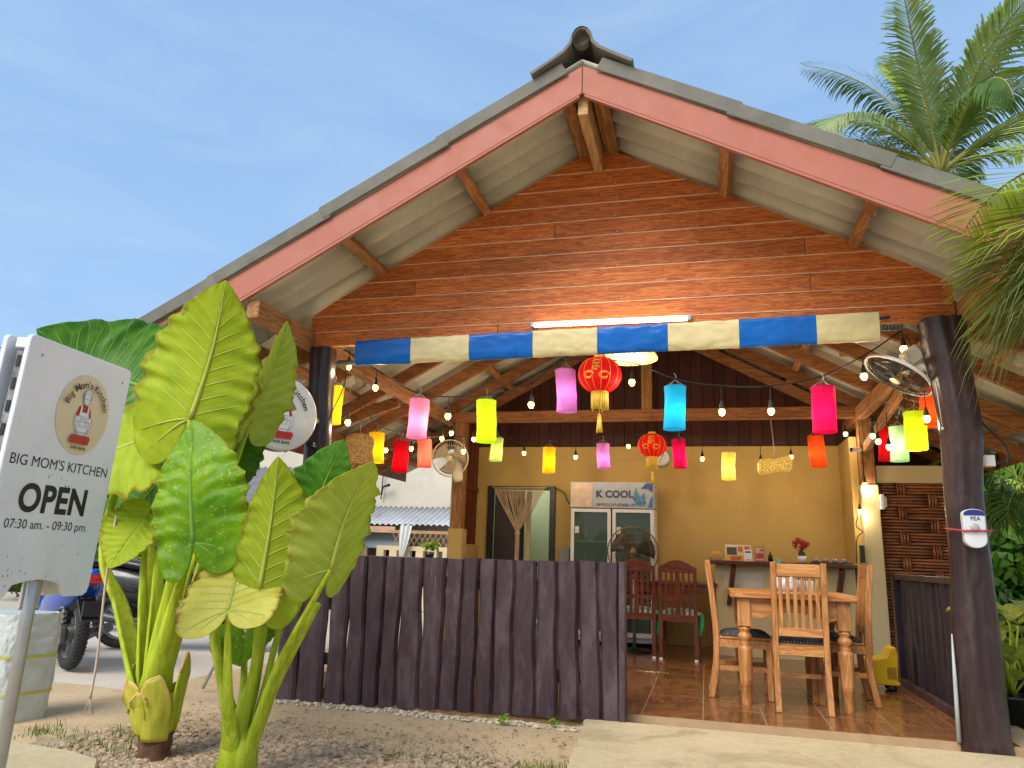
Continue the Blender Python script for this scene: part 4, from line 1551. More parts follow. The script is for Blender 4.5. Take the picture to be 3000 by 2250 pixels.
# on the table: tissue pack, bottle and glass
t = thing("tissue_pack", "white and blue tissue pack with teal print on the pale table", "tissue pack", (0.60, 6.5, 0.797))
b = MB()
def f(u, v):
    a = 2 * math.pi * u
    rr = 0.085 * (1 - 0.35 * abs(2 * v - 1) ** 3)
    return (0.62 + 1.2 * rr * math.cos(a) * (1 + .06 * math.sin(5 * a)), 6.5 + rr * math.sin(a) * .8, 0.798 + 0.11 * v + .01 * noise.noise(Vector((a, v * 3, 1))))
b.grid(f, 20, 8)
b.build("wrapper", plain("tissue_wrapper", (0.55, 0.62, 0.72), 0.3, var=0.35, scale=25), t)
b = MB()
def f(u, v):
    return (0.535 + 0.05 * u + .01 * math.sin(9 * v), 6.50 + 0.06 * (u - .5), 0.905 + 0.14 * v + 0.02 * noise.noise(Vector((u * 4, v * 4, 3))))
b.grid(f, 8, 10)
b.build("print_sleeve", plain("teal_print", (0.10, 0.45, 0.36), 0.5, var=0.6, scale=30), t)
for (x, y, lab) in ((0.74, 6.55, "clear drinking glass on the pale table nearer the tissue pack"), (0.80, 6.52, "clear drinking glass on the pale table farther from the tissue pack")):
    b = MB()
    b.lathe([(0.022, 0.0), (0.026, 0.04), (0.030, 0.085), (0.028, 0.085), (0.024, 0.04), (0.0001, 0.006)], (x, y, 0.798), 16)
    b.build("drinking_glass", glass("clear_glass", (0.85, 0.88, 0.88), 0.03, 0.35), label=lab, cat="glass", group="glasses on the table")


def red_chair(label, loc, rz):
    t = thing("red_wood_chair", label, "chair", loc, rz, "dark red arched chairs at the back table")
    W, D, H = 0.40, 0.42, 1.02
    for s in (-1, 1):
        x = s * (W / 2 - .02)
        b_ = MB()
        b_.bar((x, -D / 2 - .02, 0), (x, -D / 2 - .01, 0.45), .038, .04, (0, 1, 0))
        b_.bar((x, -D / 2 - .01, 0.45), (x, -D / 2 - .045, 0.93), .038, .036, (0, 1, 0))
        b_.build("back_leg", REDW, t, local=True)
        b_ = MB()
        b_.lo((x - .019, -D / 2 - .04, -0.0005), (x + .019, -D / 2, 0.022))
        b_.build("foot_cap", WHITEP, t, local=True, bevel=0.001)
        b_ = MB()
        b_.lo((x - .018, D / 2 - .04, 0), (x + .018, D / 2, 0.43))
        b_.build("front_leg", REDW, t, local=True)
        b_ = MB()
        b_.lo((x - .012, -D / 2, 0.19), (x + .012, D / 2 - .04, 0.22))
        b_.build("stretcher", REDW_X, t, local=True)
    arch = [(-.20, 0), (-.20, .05), (-.15, .075), (-.11, .10), (-.05, .125), (0, .13), (.05, .125), (.11, .10), (.15, .075), (.20, .05), (.20, 0)]
    b_ = MB()
    b_.prism(arch, (0, -D / 2 - .062, 0.885), (1, 0, 0), (0, -.06, 1), (0, 0.026, 0))
    b_.build("top_rail", REDW_X, t, local=True, bevel=0.004)
    for z, h in ((0.62, .045), (0.42, .07)):
        b_ = MB()
        b_.lo((-W / 2 + .03, -D / 2 - .03, z - h / 2), (W / 2 - .03, -D / 2 - .005, z + h / 2))
        b_.build("back_rail", REDW_X, t, local=True)
    for k, w in enumerate((.022, .03, .05, .03, .022)):
        x = -.12 + k * .06
        b_ = MB()
        b_.bar((x, -D / 2 - .016, 0.455), (x, -D / 2 - .048, 0.89), w, .012, (0, 1, 0))
        b_.build("slat", REDW, t, local=True)
    b_ = MB()
    b_.lo((-W / 2, -D / 2 + .0, 0.43), (W / 2, D / 2 + .01, 0.452))
    b_.build("seat", REDW_X, t, local=True)
    b_ = MB()

    def f_(u, v):
        return ((u - .5) * (W + .04), (v - .5) * D, 0.453 + .055 * (1 - abs(2 * u - 1) ** 4) * (1 - abs(2 * v - 1) ** 4) + .008 * noise.noise(Vector((u * 6, v * 6, 1))))
    b_.grid(f_, 14, 14)
    b_.build("cushion", GING, t, local=True)
    b_ = MB()
    for q in range(3):
        b_.grid(lambda u, v, q=q: (W / 2 + .01 + .03 * u + .02 * math.sin(4 * v + q), -D / 2 + .02 + .02 * q, 0.47 - 0.22 * v), 3, 8)
    b_.build("cushion_tie", plain("green_ribbon", (0.03, 0.30, 0.10), 0.7, var=.3), t, local=True)
    return t


red_chair("dark red arch-back chair with green gingham cushion beside the log fence end", (-0.74, 8.56, 0), R(2))
red_chair("dark red arch-back chair with green gingham cushion standing clear at the back table", (-0.285, 8.52, 0), R(-3))
t = thing("side_table", "dark red wooden table pushed against the ochre wall behind the red chairs", "table", (-0.45, 9.2, 0))
b = MB()
b.lo((-1.0, 8.98, 0.735), (0.12, 9.62, 0.775))
b.build("tabletop", REDW_X, t, bevel=0.006)
for x in (-0.95, 0.07):
    for y in (9.03, 9.57):
        b = MB()
        b.lo((x - .03, y - .03, 0), (x + .03, y + .03, 0.734))
        b.build("leg", REDW, t)
b = MB()
b.lo((-0.91, 9.01, 0.64), (0.03, 9.03, 0.733))
b.build("apron", REDW_X, t)

# ---- wall counter with things on it
ct = thing("wall_counter", "dark wooden serving counter with carved bracket on a cream base", "counter", (0.85, 9.1, 0))
b = MB()
b.lo((0.02, 8.82, 0.985), (1.60, 9.35, 1.03))
b.build("countertop", wood("dark_counter", (0.05, 0.014, 0.008), (0.13, 0.04, 0.018), 'X', 1, 0.35, 0.1, 0.05), ct, bevel=0.006)
b = MB()
b.lo((0.10, 9.02, 0.0), (1.58, 9.34, 0.984))
b.build("base", PALEWALL, ct)
for x in (0.30, 1.43):
    b = MB()
    b.bar((x, 8.88, 0.97), (x - 0.06, 9.0, 0.55), 0.09, 0.05, (1, 0, 0))
    b.build("bracket", wood("carved_bracket", (0.06, 0.02, 0.01), (0.16, 0.06, 0.025), 'Z', 3, 0.4, 0.5, 0.05), ct, bevel=0.004)
b = MB()
b.lo((0.20, 9.0, 0.70), (0.62, 9.018, 0.90))
b.build("panel", CREAMP, ct)
CZ = 1.0305
t = thing("food_basket", "brown woven basket of yellow snacks at the counter end", "basket", (0.11, 8.95, CZ))
b = MB()
b.lathe([(0.06, 0), (0.10, 0.06), (0.095, 0.06), (0.055, 0.008), (0.0001, 0.008)], (0.11, 8.95, CZ), 18)
b.build("bowl", WICK, t)
for k in range(9):
    b = MB()
    a = k * 0.7
    b.tube(catmull([(0.11 + .06 * math.cos(a), 8.95 + .05 * math.sin(a), CZ + .05), (0.11 + .03 * math.cos(a + 1), 8.95 + .03 * math.sin(a + 1), CZ + .085), (0.11 - .04 * math.cos(a), 8.95 - .04 * math.sin(a), CZ + .06)], 3), 0.013, 6)
    b.build("snack", plain("golden_snack", (0.62, 0.34, 0.04), 0.5, var=.3), t)


def card(name, label, cat, x0, x1, z1, y, face, marks, cc, tilt=0.12):
    t_ = thing(name, label, cat, ((x0 + x1) / 2, y, CZ))
    b_ = MB()
    b_.prism([(x0, 0), (x1, 0), (x1, z1), (x0, z1)], (0, y, CZ), (1, 0, 0), (0, tilt, 1), (0, 0.012, 0))
    b_.build("board", plain(name + "_stock_" + cc, face, 0.5, var=0.05), t_)
    for (a, c, d, e, col, nm) in marks:
        b_ = MB()
        b_.prism([(a, d), (c, d), (c, e), (a, e)], (0, y - 0.002, CZ), (1, 0, 0), (0, tilt, 1), (0, 0.0015, 0))
        b_.build(nm, plain("ink_" + nm + cc, col, 0.5, var=.3, scale=40), t_)
    return t_


card("menu_board", "cream menu board with dark green photo panel on the counter", "menu", 0.215, 0.50, 0.18, 9.02, (0.72, 0.62, 0.40),
     [(0.235, 0.345, 0.065, 0.15, (0.03, 0.07, 0.05), "photo_panel"), (0.36, 0.41, 0.10, 0.16, (0.55, 0.12, 0.03), "food_picture"), (0.43, 0.485, 0.12, 0.165, (0.60, 0.10, 0.04), "heading_strip")], "a")
card("menu_board", "low yellow and orange food poster card leaning on the counter", "menu", 0.217, 0.41, 0.062, 8.94, (0.70, 0.42, 0.06),
     [(0.27, 0.39, 0.008, 0.05, (0.55, 0.08, 0.02), "food_picture")], "b")
card("payment_card", "white payment sign card standing on the counter", "sign", 0.42, 0.505, 0.125, 8.93, (0.78, 0.78, 0.76),
     [(0.432, 0.494, 0.09, 0.108, (0.05, 0.05, 0.09), "heading_strip"), (0.432, 0.494, 0.008, 0.018, (0.25, 0.25, 0.25), "footer_strip")], "c")
card("picture_frame", "small wood-framed picture of red drinks on the counter", "picture", 0.535, 0.645, 0.165, 8.97, (0.34, 0.14, 0.04),
     [(0.545, 0.635, 0.012, 0.152, (0.55, 0.40, 0.22), "picture"), (0.55, 0.63, 0.03, 0.09, (0.40, 0.04, 0.03), "drink_picture"), (0.60, 0.63, 0.118, 0.14, (0.05, 0.08, 0.06), "label_strip")], "d")
t = thing("sauce_bottle", "dark glass pump bottle on the counter beside the framed picture", "bottle", (0.70, 8.95, CZ))
b = MB()
b.lathe([(0.0001, 0), (0.026, 0.002), (0.027, 0.055), (0.022, 0.07), (0.010, 0.078), (0.010, 0.09)], (0.70, 8.95, CZ), 14)
b.build("bottle_body", plain("dark_glass", (0.02, 0.012, 0.008), 0.12), t)
b = MB()
b.lathe([(0.010, 0.089), (0.008, 0.10), (0.004, 0.115), (0.0001, 0.118)], (0.70, 8.95, CZ), 10)
b.build("pump", BLACKP, t)
t = thing("flower_pot", "white pot of crimson artificial flowers on the counter", "flower pot", (1.03, 8.93, CZ))
b = MB()
b.lathe([(0.0001, 0), (0.040, 0), (0.047, 0.075), (0.040, 0.075), (0.038, 0.06), (0.0001, 0.06)], (1.03, 8.93, CZ), 18)
b.build("pot", WHITEP, t)
b = MB()
b.lathe([(0.030, 0.06), (0.038, 0.085), (0.034, 0.12), (0.0001, 0.125)], (1.03, 8.93, CZ), 12)
b.build("dark_vase", BLACKP, t)
b = MB()
for k in range(90):
    d = Vector((random.gauss(0, 1), random.gauss(0, 1), random.gauss(0, 1))).normalized()
    c = Vector((1.02, 8.93, CZ + 0.20)) + Vector((d.x * .095, d.y * .07, d.z * .075)) * rnd(.5, 1)
    n_ = Vector((rnd(-1, 1), rnd(-1, 1), rnd(-1, 1))).normalized()
    u_ = n_.orthogonal().normalized() * rnd(.012, .02)
    w_ = n_.cross(u_)
    b.add([c - u_ - w_ * .6, c + u_ - w_ * .6, c + u_ * .7 + w_, c - u_ * .7 + w_], [(0, 1, 2, 3)])
b.build("blossom", leafy("crimson_petal", (0.35, 0.01, 0.03), (0.62, 0.05, 0.10), trans=.2), t, kind="stuff")
b = MB()
for k in range(10):
    b.tube([(1.03, 8.93, CZ + .11), (1.02 + rnd(-.09, .07), 8.93 + rnd(-.06, .06), CZ + .2 + rnd(0, .05))], 0.002, 4)
b.build("stem", plain("stem_green", (0.03, 0.06, 0.02), .6), t, kind="stuff")
t = thing("condiment_tray", "dark tray with small chrome condiment pots on the counter", "tray", (1.32, 8.95, CZ))
b = MB()
b.lo((1.12, 8.86, CZ), (1.54, 9.04, CZ + .018))
b.build("tray", BLACKP, t, bevel=.004)
for k in range(4):
    b = MB()
    x = 1.17 + .1 * k
    b.lathe([(0.0001, 0), (.028, 0), (.03, .028), (.02, .036), (.0001, .04)], (x, 8.95, CZ + .018), 12)
    b.build("pot", GREYM, t)

# ---- drinks cooler
ck = thing("drinks_cooler", "tall white two-door glass drinks cooler with printed header against the ochre wall", "fridge", (-1.1, 9.4, 0))
b = MB()
b.lo((-1.60, 9.15, 0.06), (-1.56, 9.70, 1.60))
b.lo((-0.63, 9.15, 0.06), (-0.585, 9.70, 1.60))
b.lo((-1.56, 9.66, 0.06), (-0.63, 9.70, 1.60))
b.lo((-1.56, 9.15, 0.06), (-0.63, 9.66, 0.12))
b.build("cabinet", WHITEP, ck)
b = MB()
b.lo((-1.605, 9.10, 1.605), (-0.583, 9.70, 1.92))
b.build("header_box", plain("cooler_header", (0.40, 0.44, 0.48), 0.3, var=.1), ck, bevel=.004)
b = MB()
b.lo((-1.595, 9.095, 1.615), (-1.33, 9.098, 1.905))
b.build("notice_paper", plain("notice_paper", (0.66, 0.52, 0.40), .8, var=.15, scale=20), ck)
b = letters("K COOL", 0.115, (-1.06, 9.098, 1.735), (1, 0, 0), (0, 0, 1), 'CENTER', 0.006)
letters("089512-219-074081-091-875", 0.050, (-0.985, 9.098, 1.628), (1, 0, 0), (0, 0, 1), 'CENTER', 0.001, b)
b.build("lettering", plain("navy_ink", (0.03, 0.06, 0.13), .4), ck, kind="stuff")
for poly, col, nm in (([(-.84, 1.72), (-.80, 1.86), (-.75, 1.74), (-.70, 1.80), (-.68, 1.66), (-.80, 1.65)], (0.06, 0.22, 0.36), "ice_graphic"),
                      ([(-.74, 1.84), (-.68, 1.91), (-.60, 1.91), (-.60, 1.80), (-.66, 1.84)], (0.03, 0.10, 0.34), "swirl_graphic"),
                      ([(-.66, 1.62), (-.60, 1.62), (-.60, 1.76), (-.63, 1.72)], (0.04, 0.14, 0.40), "swirl_graphic")):
    b = MB()
    b.prism(poly, (0, 9.0965, 0), (1, 0, 0), (0, 0, 1), (0, .002, 0))
    b.build(nm, plain("print_%.2f" % col[0], col, .3, var=.4, scale=20), ck)
for x0, x1 in ((-1.592, -1.105), (-1.085, -0.592)):
    d = MB()
    d.lo((x0, 9.10, 0.12), (x0 + .04, 9.145, 1.595))
    d.lo((x1 - .04, 9.10, 0.12), (x1, 9.145, 1.595))
    d.lo((x0 + .04, 9.10, 1.555), (x1 - .04, 9.145, 1.595))
    d.lo((x0 + .04, 9.10, 0.12), (x1 - .04, 9.145, 0.17))
    dd = d.build("door_frame", WHITEP, ck)
    g = MB()
    g.lo((x0 + .04, 9.12, .17), (x1 - .04, 9.128, 1.555))
    g.build("pane", glass("cooler_glass", (0.10, 0.16, 0.13), .04, .45), dd)
    g = MB()
    g.lo((x0 + .05, 9.11, 1.30), (x0 + .10, 9.119, 1.38))
    g.build("sticker", plain("sticker", (.7, .7, .62), .6, var=.3, scale=40), dd)
b = MB()
b.tube(catmull([(-1.92, 9.74, 1.90), (-1.80, 9.74, 1.84), (-1.74, 9.70, 1.72), (-1.62, 9.60, 1.62)], 4), .008, 5)
b.build("power_cord", CORD, ck)
b = MB()
b.lo((-1.55, 9.60, .13), (-.64, 9.65, 1.59))
b.build("liner", plain("cooler_liner", (0.20, 0.24, 0.20), .5), ck)
for z in (.5, .85, 1.20):
    b = MB()
    b.lo((-1.55, 9.2, z), (-.64, 9.595, z + .015))
    sh = b.build("shelf", WHITEP, ck)
bc = [(0.45, 0.08, 0.02), (0.04, 0.22, 0.06), (0.5, 0.35, 0.05), (0.30, 0.30, 0.30), (0.16, 0.03, 0.02)]
kk = 0
for z in (.866, 1.216):
    for k in range(12):
        x = -1.51 + k * .077
        kk += 1
        if z > 1.2 and k in (0, 5, 6, 10):
            continue
        b = MB()
        b.lathe([(0.0001, 0), (.027, 0), (.027, .11), (.011, .15), (.011, .19), (.0001, .19)], (x, 9.26, z), 10)
        b.build("drink_bottle", plain("drink_%d" % (k * 7 % 5), bc[k * 7 % 5], .2), label="%s drink bottle on the %s glass-door shelf, %s of the row" % (("orange", "green", "amber", "clear grey", "dark brown")[k * 7 % 5], "upper" if z > 1.2 else "middle", ("first", "second", "third", "fourth", "fifth", "sixth", "seventh", "eighth", "ninth", "tenth", "eleventh", "twelfth")[k]), cat="bottle", group="drinks in the cooler")

# ---- string curtain in the back doorway
cu = thing("string_curtain", "cream macrame string curtain gathered in the middle of the back doorway", "curtain", (-2.4, 9.72, 0.2))
CST = plain("cream_string", (0.55, 0.42, 0.28), .8, var=.1)
b = MB()
b.tube([(-2.79, 9.72, 1.90), (-2.03, 9.72, 1.90)], .008, 6)
b.build("rod", CST, cu)
b = MB()
for k in range(44):
    x = -2.77 + k * .0165
    xe = -2.42 + rnd(-.025, .025)
    ym = 9.72 + rnd(-.02, .02)
    b.tube(catmull([(x, 9.72, 1.895), (x + (xe - x) * .35, ym, 1.66), (x + (xe - x) * .9, ym, 1.36), (xe, ym, 1.28), (xe + rnd(-.02, .02), ym, .5)], 4), .005, 4)
b.build("string", CST, cu, kind="stuff")
b = MB()
b.lathe([(.03, -.03), (.04, 0), (.03, .03)], (-2.42, 9.72, 1.30), 12)
b.build("tie_band", CST, cu)

# ---- small fittings
t = thing("wall_clock", "round grey wall clock half hidden by the small red paper globe", "clock", (-0.52, 9.78, 2.2))
b = MB()
b.lathe([(.0001, .012), (.10, .012), (.115, .02), (.125, 0), (.125, -.02)], (-.53, 9.78, 2.31), 28, Matrix.Rotation(R(90), 3, 'X'))
b.build("rim", GREYM, t, origin='c')
b = MB()
b.lathe([(.0001, .0155), (.098, .0155)], (-.53, 9.78, 2.31), 28, Matrix.Rotation(R(90), 3, 'X'))
b.build("dial", WHITEP, t, origin='c')
for a, ln in ((40, .05), (200, .075)):
    b = MB()
    b.bar((-.53, 9.762, 2.31), (-.53 + ln * math.sin(R(a)), 9.762, 2.31 + ln * math.cos(R(a))), .006, .003, (0, 1, 0))
    b.build("hand", BLACKP, t, origin='c')
t = thing("security_camera", "small white bullet security camera on the timber post", "camera", (1.66, 8.9, 2.26))
b = MB()
b.lathe([(.0001, .07), (.028, .07), (.030, -.05), (.02, -.06), (.0001, -.06)], (1.65, 8.84, 2.27), 14, Euler((R(90), 0, R(-55))).to_matrix())
b.build("housing", WHITEP, t, origin='c')
b = MB()
b.lathe([(.0001, .074), (.024, .0735)], (1.65, 8.84, 2.27), 14, Euler((R(90), 0, R(-55))).to_matrix())
b.build("lens", BLACKP, t, origin='c')
b = MB()
b.tube([(1.68, 8.87, 2.26), (1.71, 8.90, 2.26), (1.73, 8.949, 2.26)], .014, 8)
b.build("bracket", BLACKP, t, origin='c')
t = thing("switch_box", "white electric switch box on the side of the cream pilaster", "switch", (1.89, 8.96, 1.6))
b = MB()
b.lo((1.866, 8.90, 1.63), (1.905, 9.0, 1.79))
b.build("box", WHITEP, t, bevel=.004)
b = MB()
b.lo((1.905, 8.915, 1.65), (1.935, 8.985, 1.77))
b.build("cover", CREAMP, t, bevel=.01)
b = MB()
b.lo((1.62, 8.86, 1.05), (1.665, 8.92, 1.24))
b.build("charger_block", BLACKP, label="black charger block hanging by the cream pilaster over the counter", cat="charger", bevel=.006)
t = thing("junction_box", "small white cable box on the outer side of the corner post", "cable box", (1.80, 5.4, 1.66))
b = MB()
b.lo((1.765, 5.37, 1.665), (1.825, 5.44, 1.737))
b.build("box", WHITEP, t, bevel=.003)
b = MB()
b.tube(catmull([(1.825, 5.4, 1.69), (1.87, 5.4, 1.685), (1.905, 5.4, 1.70), (1.90, 5.4, 1.80), (1.80, 5.4, 1.93), (1.76, 5.42, 2.0)], 4), .007, 6)
b.lathe([(.014, -.02), (.014, .02)], (1.84, 5.4, 1.69), 8, Matrix.Rotation(R(90), 3, 'Y'))
b.build("cable", CORD, t, origin='c')
# electricity meter
mt = thing("electricity_meter", "white electricity meter strapped to the corner post with red tape", "meter", (1.61, 5.24, 1.15))
out = []
for k in range(13):
    a = math.pi * k / 12
    out.append((-.062 * math.cos(a) * -1, .06 + .03 * math.sin(a)))
sil = [(-.062, -.10)] + [(-.062 * math.cos(math.pi * k / 10), -.10 - .05 * math.sin(math.pi * k / 10)) for k in range(1, 10)] + [(.062, -.10), (.062, .045), (.060, .06)] + [(.060 * math.cos(math.pi * k / 10), .06 + .028 * math.sin(math.pi * k / 10)) for k in range(1, 10)] + [(-.060, .06), (-.062, .045)]
b = MB()
b.prism(sil, (1.612, 5.195, 1.29), (1, 0, 0), (0, 0, 1), (0, .05, 0))
b.build("case", plain("meter_white", (0.70, 0.72, 0.76), .3, var=.03), mt, bevel=.004)
b = MB()
b.prism([(-.058, .048)] + [(.058, .048)] + [(.058 * math.cos(math.pi * k / 10), .058 + .026 * math.sin(math.pi * k / 10)) for k in range(0, 11)], (1.612, 5.192, 1.29), (1, 0, 0), (0, 0, 1), (0, .002, 0))
b.build("blue_band", plain("meter_blue", (0.02, 0.03, 0.20), .4), mt)
b = letters("PEA", .034, (1.618, 5.1935, 1.307), (1, 0, 0), (0, 0, 1), 'CENTER', .0006)
b.build("lettering", plain("meter_ink", (0.05, 0.05, 0.20), .5), mt, kind="stuff")
b = MB()
b.lathe([(.0001, .004), (.024, .004), (.027, 0)], (1.612, 5.194, 1.262), 18, Matrix.Rotation(R(90), 3, 'X'))
b.build("dial", plain("meter_dial", (0.38, 0.40, 0.40), .3), mt)
b = MB()
b.tube(catmull([(1.485, 5.33, 1.26), (1.52, 5.24, 1.25), (1.55, 5.187, 1.243), (1.68, 5.187, 1.245), (1.72, 5.25, 1.25), (1.735, 5.35, 1.255)], 4), .007, 6)
b.build("red_tape", plain("red_tape", (0.45, 0.04, 0.06), .5), mt)

# yellow mop bucket
t = thing("mop_bucket", "yellow plastic mop bucket on black castors by the side fence", "bucket", (1.42, 7.25, 0))
YEL = plain("yellow_plastic", (0.68, 0.46, 0.008), .35, var=.06, dirt=((.35, .22, .01), .3))
b = MB()
b.prism([(-.16, 0), (.16, 0), (.17, .03), (.145, .03), (.165, .30), (.145, .375), (.10, .36), (.06, .27), (-.06, .24), (-.175, .24), (-.15, .03), (-.17, .03)], (1.40, 7.12, .055), (.82, 0, 0), (0, 0, .82), (0, .24, 0))
b.build("tub", YEL, t, bevel=.012)
b = MB()
b.lo((1.44, 7.112, .11), (1.51, 7.119, .20))
b.build("label_panel", plain("label_ochre", (.35, .20, .01), .5), t)
for x in (1.32, 1.48):
    for y in (7.15, 7.32):
        b = MB()
        b.lathe([(.0001, -.012), (.03, -.012), (.031, 0), (.03, .012), (.0001, .012)], (x, y, .031), 14, Matrix.Rotation(R(90), 3, 'X'))
        b.build("castor", BLACKP, t)
b = MB()
b.lo((-1.78, 9.3, 0.0), (-1.64, 9.7, 1.12))
b.build("steel_cabinet", plain("brushed_grey", (0.20, 0.19, 0.17), .45, .3), label="narrow grey steel cabinet between back doorway and drinks cooler", cat="cabinet", bevel=.01)

# ================================================================== POLE SIGN (folding board on a post)
SIGNW = plain("sign_white", (0.72, 0.75, 0.79), .35, var=.03, scale=3, dirt=((0.34, 0.35, 0.36), .22))
INK = plain("black_ink", (0.006, 0.006, 0.008), .5)
sg = thing("pole_sign", "white folding-board restaurant sign with OPEN lettering on a steel pole", "sign", (-2.53, 2.45, -0.06))
near, far = Vector((-2.512, 2.20, 0)), Vector((-2.573, 2.80, 0))
ax = (far - near).normalized()                  # board's own x, as read
nrm = Vector((0, 0, 1)).cross(ax) * -1           # faces the reader
nrm = ax.cross(Vector((0, 0, 1)))
lean = nrm * 0.050
ay = (Vector((0, 0, 1)) + lean).normalized()
O = near + Vector((0, 0, 0.772)) - nrm * 0.052
WS, HS = 0.603, 1.012


def rounded(w, h, r, notch=True):
    P_ = []
    for cx, cy, a0 in ((w - r, h - r, 0), (r, h - r, 90)):
        P_ += [(cx + r * math.cos(R(a0 + q)), cy + r * math.sin(R(a0 + q))) for q in range(0, 91, 15)]
    P_ += [(0, 0.03), (0.02, 0), (0.13, 0)]
    if notch:
        P_ += [(0.155, 0.02), (0.175, 0.055)] + [(0.175 + (w - 0.35) * k / 6, 0.055 + 0.018 * math.sin(math.pi * k / 6)) for k in range(1, 6)] + [(w - 0.175, 0.055), (w - 0.155, 0.02)]
    P_ += [(w - 0.13, 0), (w - 0.03, 0), (w - 0.008, 0.012), (w, 0.04)]
    return P_


nn = ax.cross(ay).normalized()
b = MB()
b.prism(rounded(WS, HS, 0.022), O - nn * 0.022, ax, ay, nn * 0.022)
b.build("front_panel", SIGNW, sg, bevel=.003)
O2 = O - nrm * 0.095
ay2 = ay
b = MB()
b.prism(rounded(WS, HS, 0.022), O2 - nn * 0.03, ax, ay2, nn * 0.022)
b.build("rear_panel", SIGNW, sg, bevel=.003)
b = MB()
b.prism([(0.02, HS - .055), (WS - .02, HS - .055), (WS - .02, HS - .012), (0.02, HS - .012)], O - nn * 0.085, ax, ay, nn * 0.060)
b.build("hinge_bar", SIGNW, sg, bevel=.004)
GRIME = plain("mouldy_inner_face", (0.22, 0.22, 0.22), .8, var=.6, scale=30)
b = MB()
b.prism([(0.012, .10), (0.03, .10), (0.03, HS - .07), (0.012, HS - .07)], O - nn * 0.060, ax, ay, nn * 0.036)
b.build("inner_rib", GRIME, sg)
for k in range(9):
    b = MB()
    b.prism([(0.008, .16 + k * .09), (0.011, .16 + k * .09), (0.011, .205 + k * .09), (0.008, .205 + k * .09)], O - nn * 0.052, ax, ay, nn * 0.016)
    b.build("rib_slot", BLACKP, sg)
for (a, h) in ((.07, HS - .07), (WS - .05, HS - .07)):
    b = MB()
    b.ball(O + ax * a + ay * h, .006, 8, 4)
    b.build("screw", STEEL, sg, origin='c')


def oval(cx, cy, rx, ry, n=40):
    return [(cx + rx * math.cos(2 * math.pi * k / n), cy + ry * math.sin(2 * math.pi * k / n)) for k in range(n)]


def emblem(parent, o, ax_, ay_, cx, cy, s, flip=1, disc=None, names=True):
    """round cook emblem printed flat: disc, red figure in white apron, arched words"""
    ax_, ay_ = Vector(ax_), Vector(ay_)
    n_ = ax_.cross(ay_).normalized()
    step = [0]

    def flat(poly, mat, nm):
        step[0] += 1
        q = MB()
        q.prism([(cx + s * a, cy + s * h) for a, h in poly], Vector(o) + n_ * (0.0012 * step[0]), ax_, ay_, n_ * 0.0009)
        return q.build(nm, mat, parent)
    if disc:
        flat(oval(0, 0, 1.0, 1.12), disc, "emblem_disc")
    RED = plain("emblem_red", (0.42, 0.012, 0.015), .5, var=.03)
    WHT = plain("emblem_white", (0.74, 0.74, 0.74), .5, var=.02)
    LINE = plain("emblem_line", (0.10, 0.16, 0.32), .5, var=.02)
    flat([(-.30, -.02), (-.22, .20), (-.08, .27), (.10, .27), (.22, .20), (.30, -.02), (.20, -.10), (-.20, -.10)], RED, "emblem_torso")
    flat([(-.31, -.04), (-.20, -.08), (-.24, -.30), (-.05, -.50), (.10, -.50), (.26, -.28), (.20, -.08), (.31, -.04), (.34, -.30), (.16, -.60), (-.10, -.60), (-.32, -.32)], WHT, "emblem_arm")
    flat([(-.16, .24), (-.11, .24), (-.10, .06), (.10, .06), (.11, .24), (.16, .24), (.17, .03), (.24, -.20), (.20, -.50), (-.20, -.50), (-.24, -.20), (-.17, .03)], WHT, "emblem_apron")
    flat(oval(0, .45, .13, .17, 20), WHT, "emblem_head")
    flat([(-.14, .44), (-.15, .60), (-.06, .70), (.08, .70), (.16, .58), (.14, .44), (.09, .56), (-.02, .58), (-.10, .55)], WHT, "emblem_hair")
    q = MB()
    step[0] += 1
    lift = n_ * (0.0012 * step[0])
    for poly in (oval(0, .45, .135, .175, 20), [(-.14, .44), (-.15, .60), (-.06, .70), (.08, .70), (.16, .58), (.14, .44)], [(-.12, -.12), (.12, -.12), (.12, -.34), (-.12, -.34)], [(-.24, -.20), (-.20, -.50), (.20, -.50), (.24, -.20)], [(-.32, -.06), (-.33, -.30), (-.10, -.60), (.14, -.60), (.34, -.30), (.32, -.06)]):
        pp = [Vector(o) + lift + ax_ * (cx + s * a) + ay_ * (cy + s * h) for a, h in poly]
        for a, c in zip(pp, pp[1:] + pp[:1]):
            q.bar(a, c, .010 * s, .0006, n_)
    q.build("emblem_outline", LINE, parent, kind="stuff")
    flat([(-.32, -.58), (.34, -.58), (.38, -.66), (.32, -.82), (-.36, -.82), (-.40, -.74)], RED, "emblem_board")
    q = MB()
    word = "Big Mom's Kitchen"
    base = Vector(o) + n_ * (0.0012 * (step[0] + 1)) + ax_ * cx + ay_ * cy
    angs = np.linspace(163, 17, len(word))
    wd = {'i': .6, 'l': .6, "'": .5, ' ': .6, 'M': 1.3, 'm': 1.25, 't': .7, 'B': 1.0, 'K': 1.0}
    ws = [wd.get(ch, .9) for ch in word]
    cum = np.cumsum([0] + ws[:-1]) + np.array(ws) / 2
    tot = sum(ws)
    for ch, cpos in zip(word, cum):
        a = R(166 - 152 * cpos / tot)
        rr = .70 * s
        p = base + ax_ * rr * math.cos(a) + ay_ * rr * 1.08 * math.sin(a)
        tx = ax_ * math.sin(a) - ay_ * math.cos(a)
        ty = ax_ * math.cos(a) + ay_ * math.sin(a)
        letters(ch, .27 * s, p, tx, ty, 'CENTER', .004 * s, q)
    letters("koh lanta", .15 * s, base - ay_ * .97 * s, ax_, ay_, 'CENTER', .003 * s, q)
    q.build("emblem_lettering", INK, parent, kind="stuff")


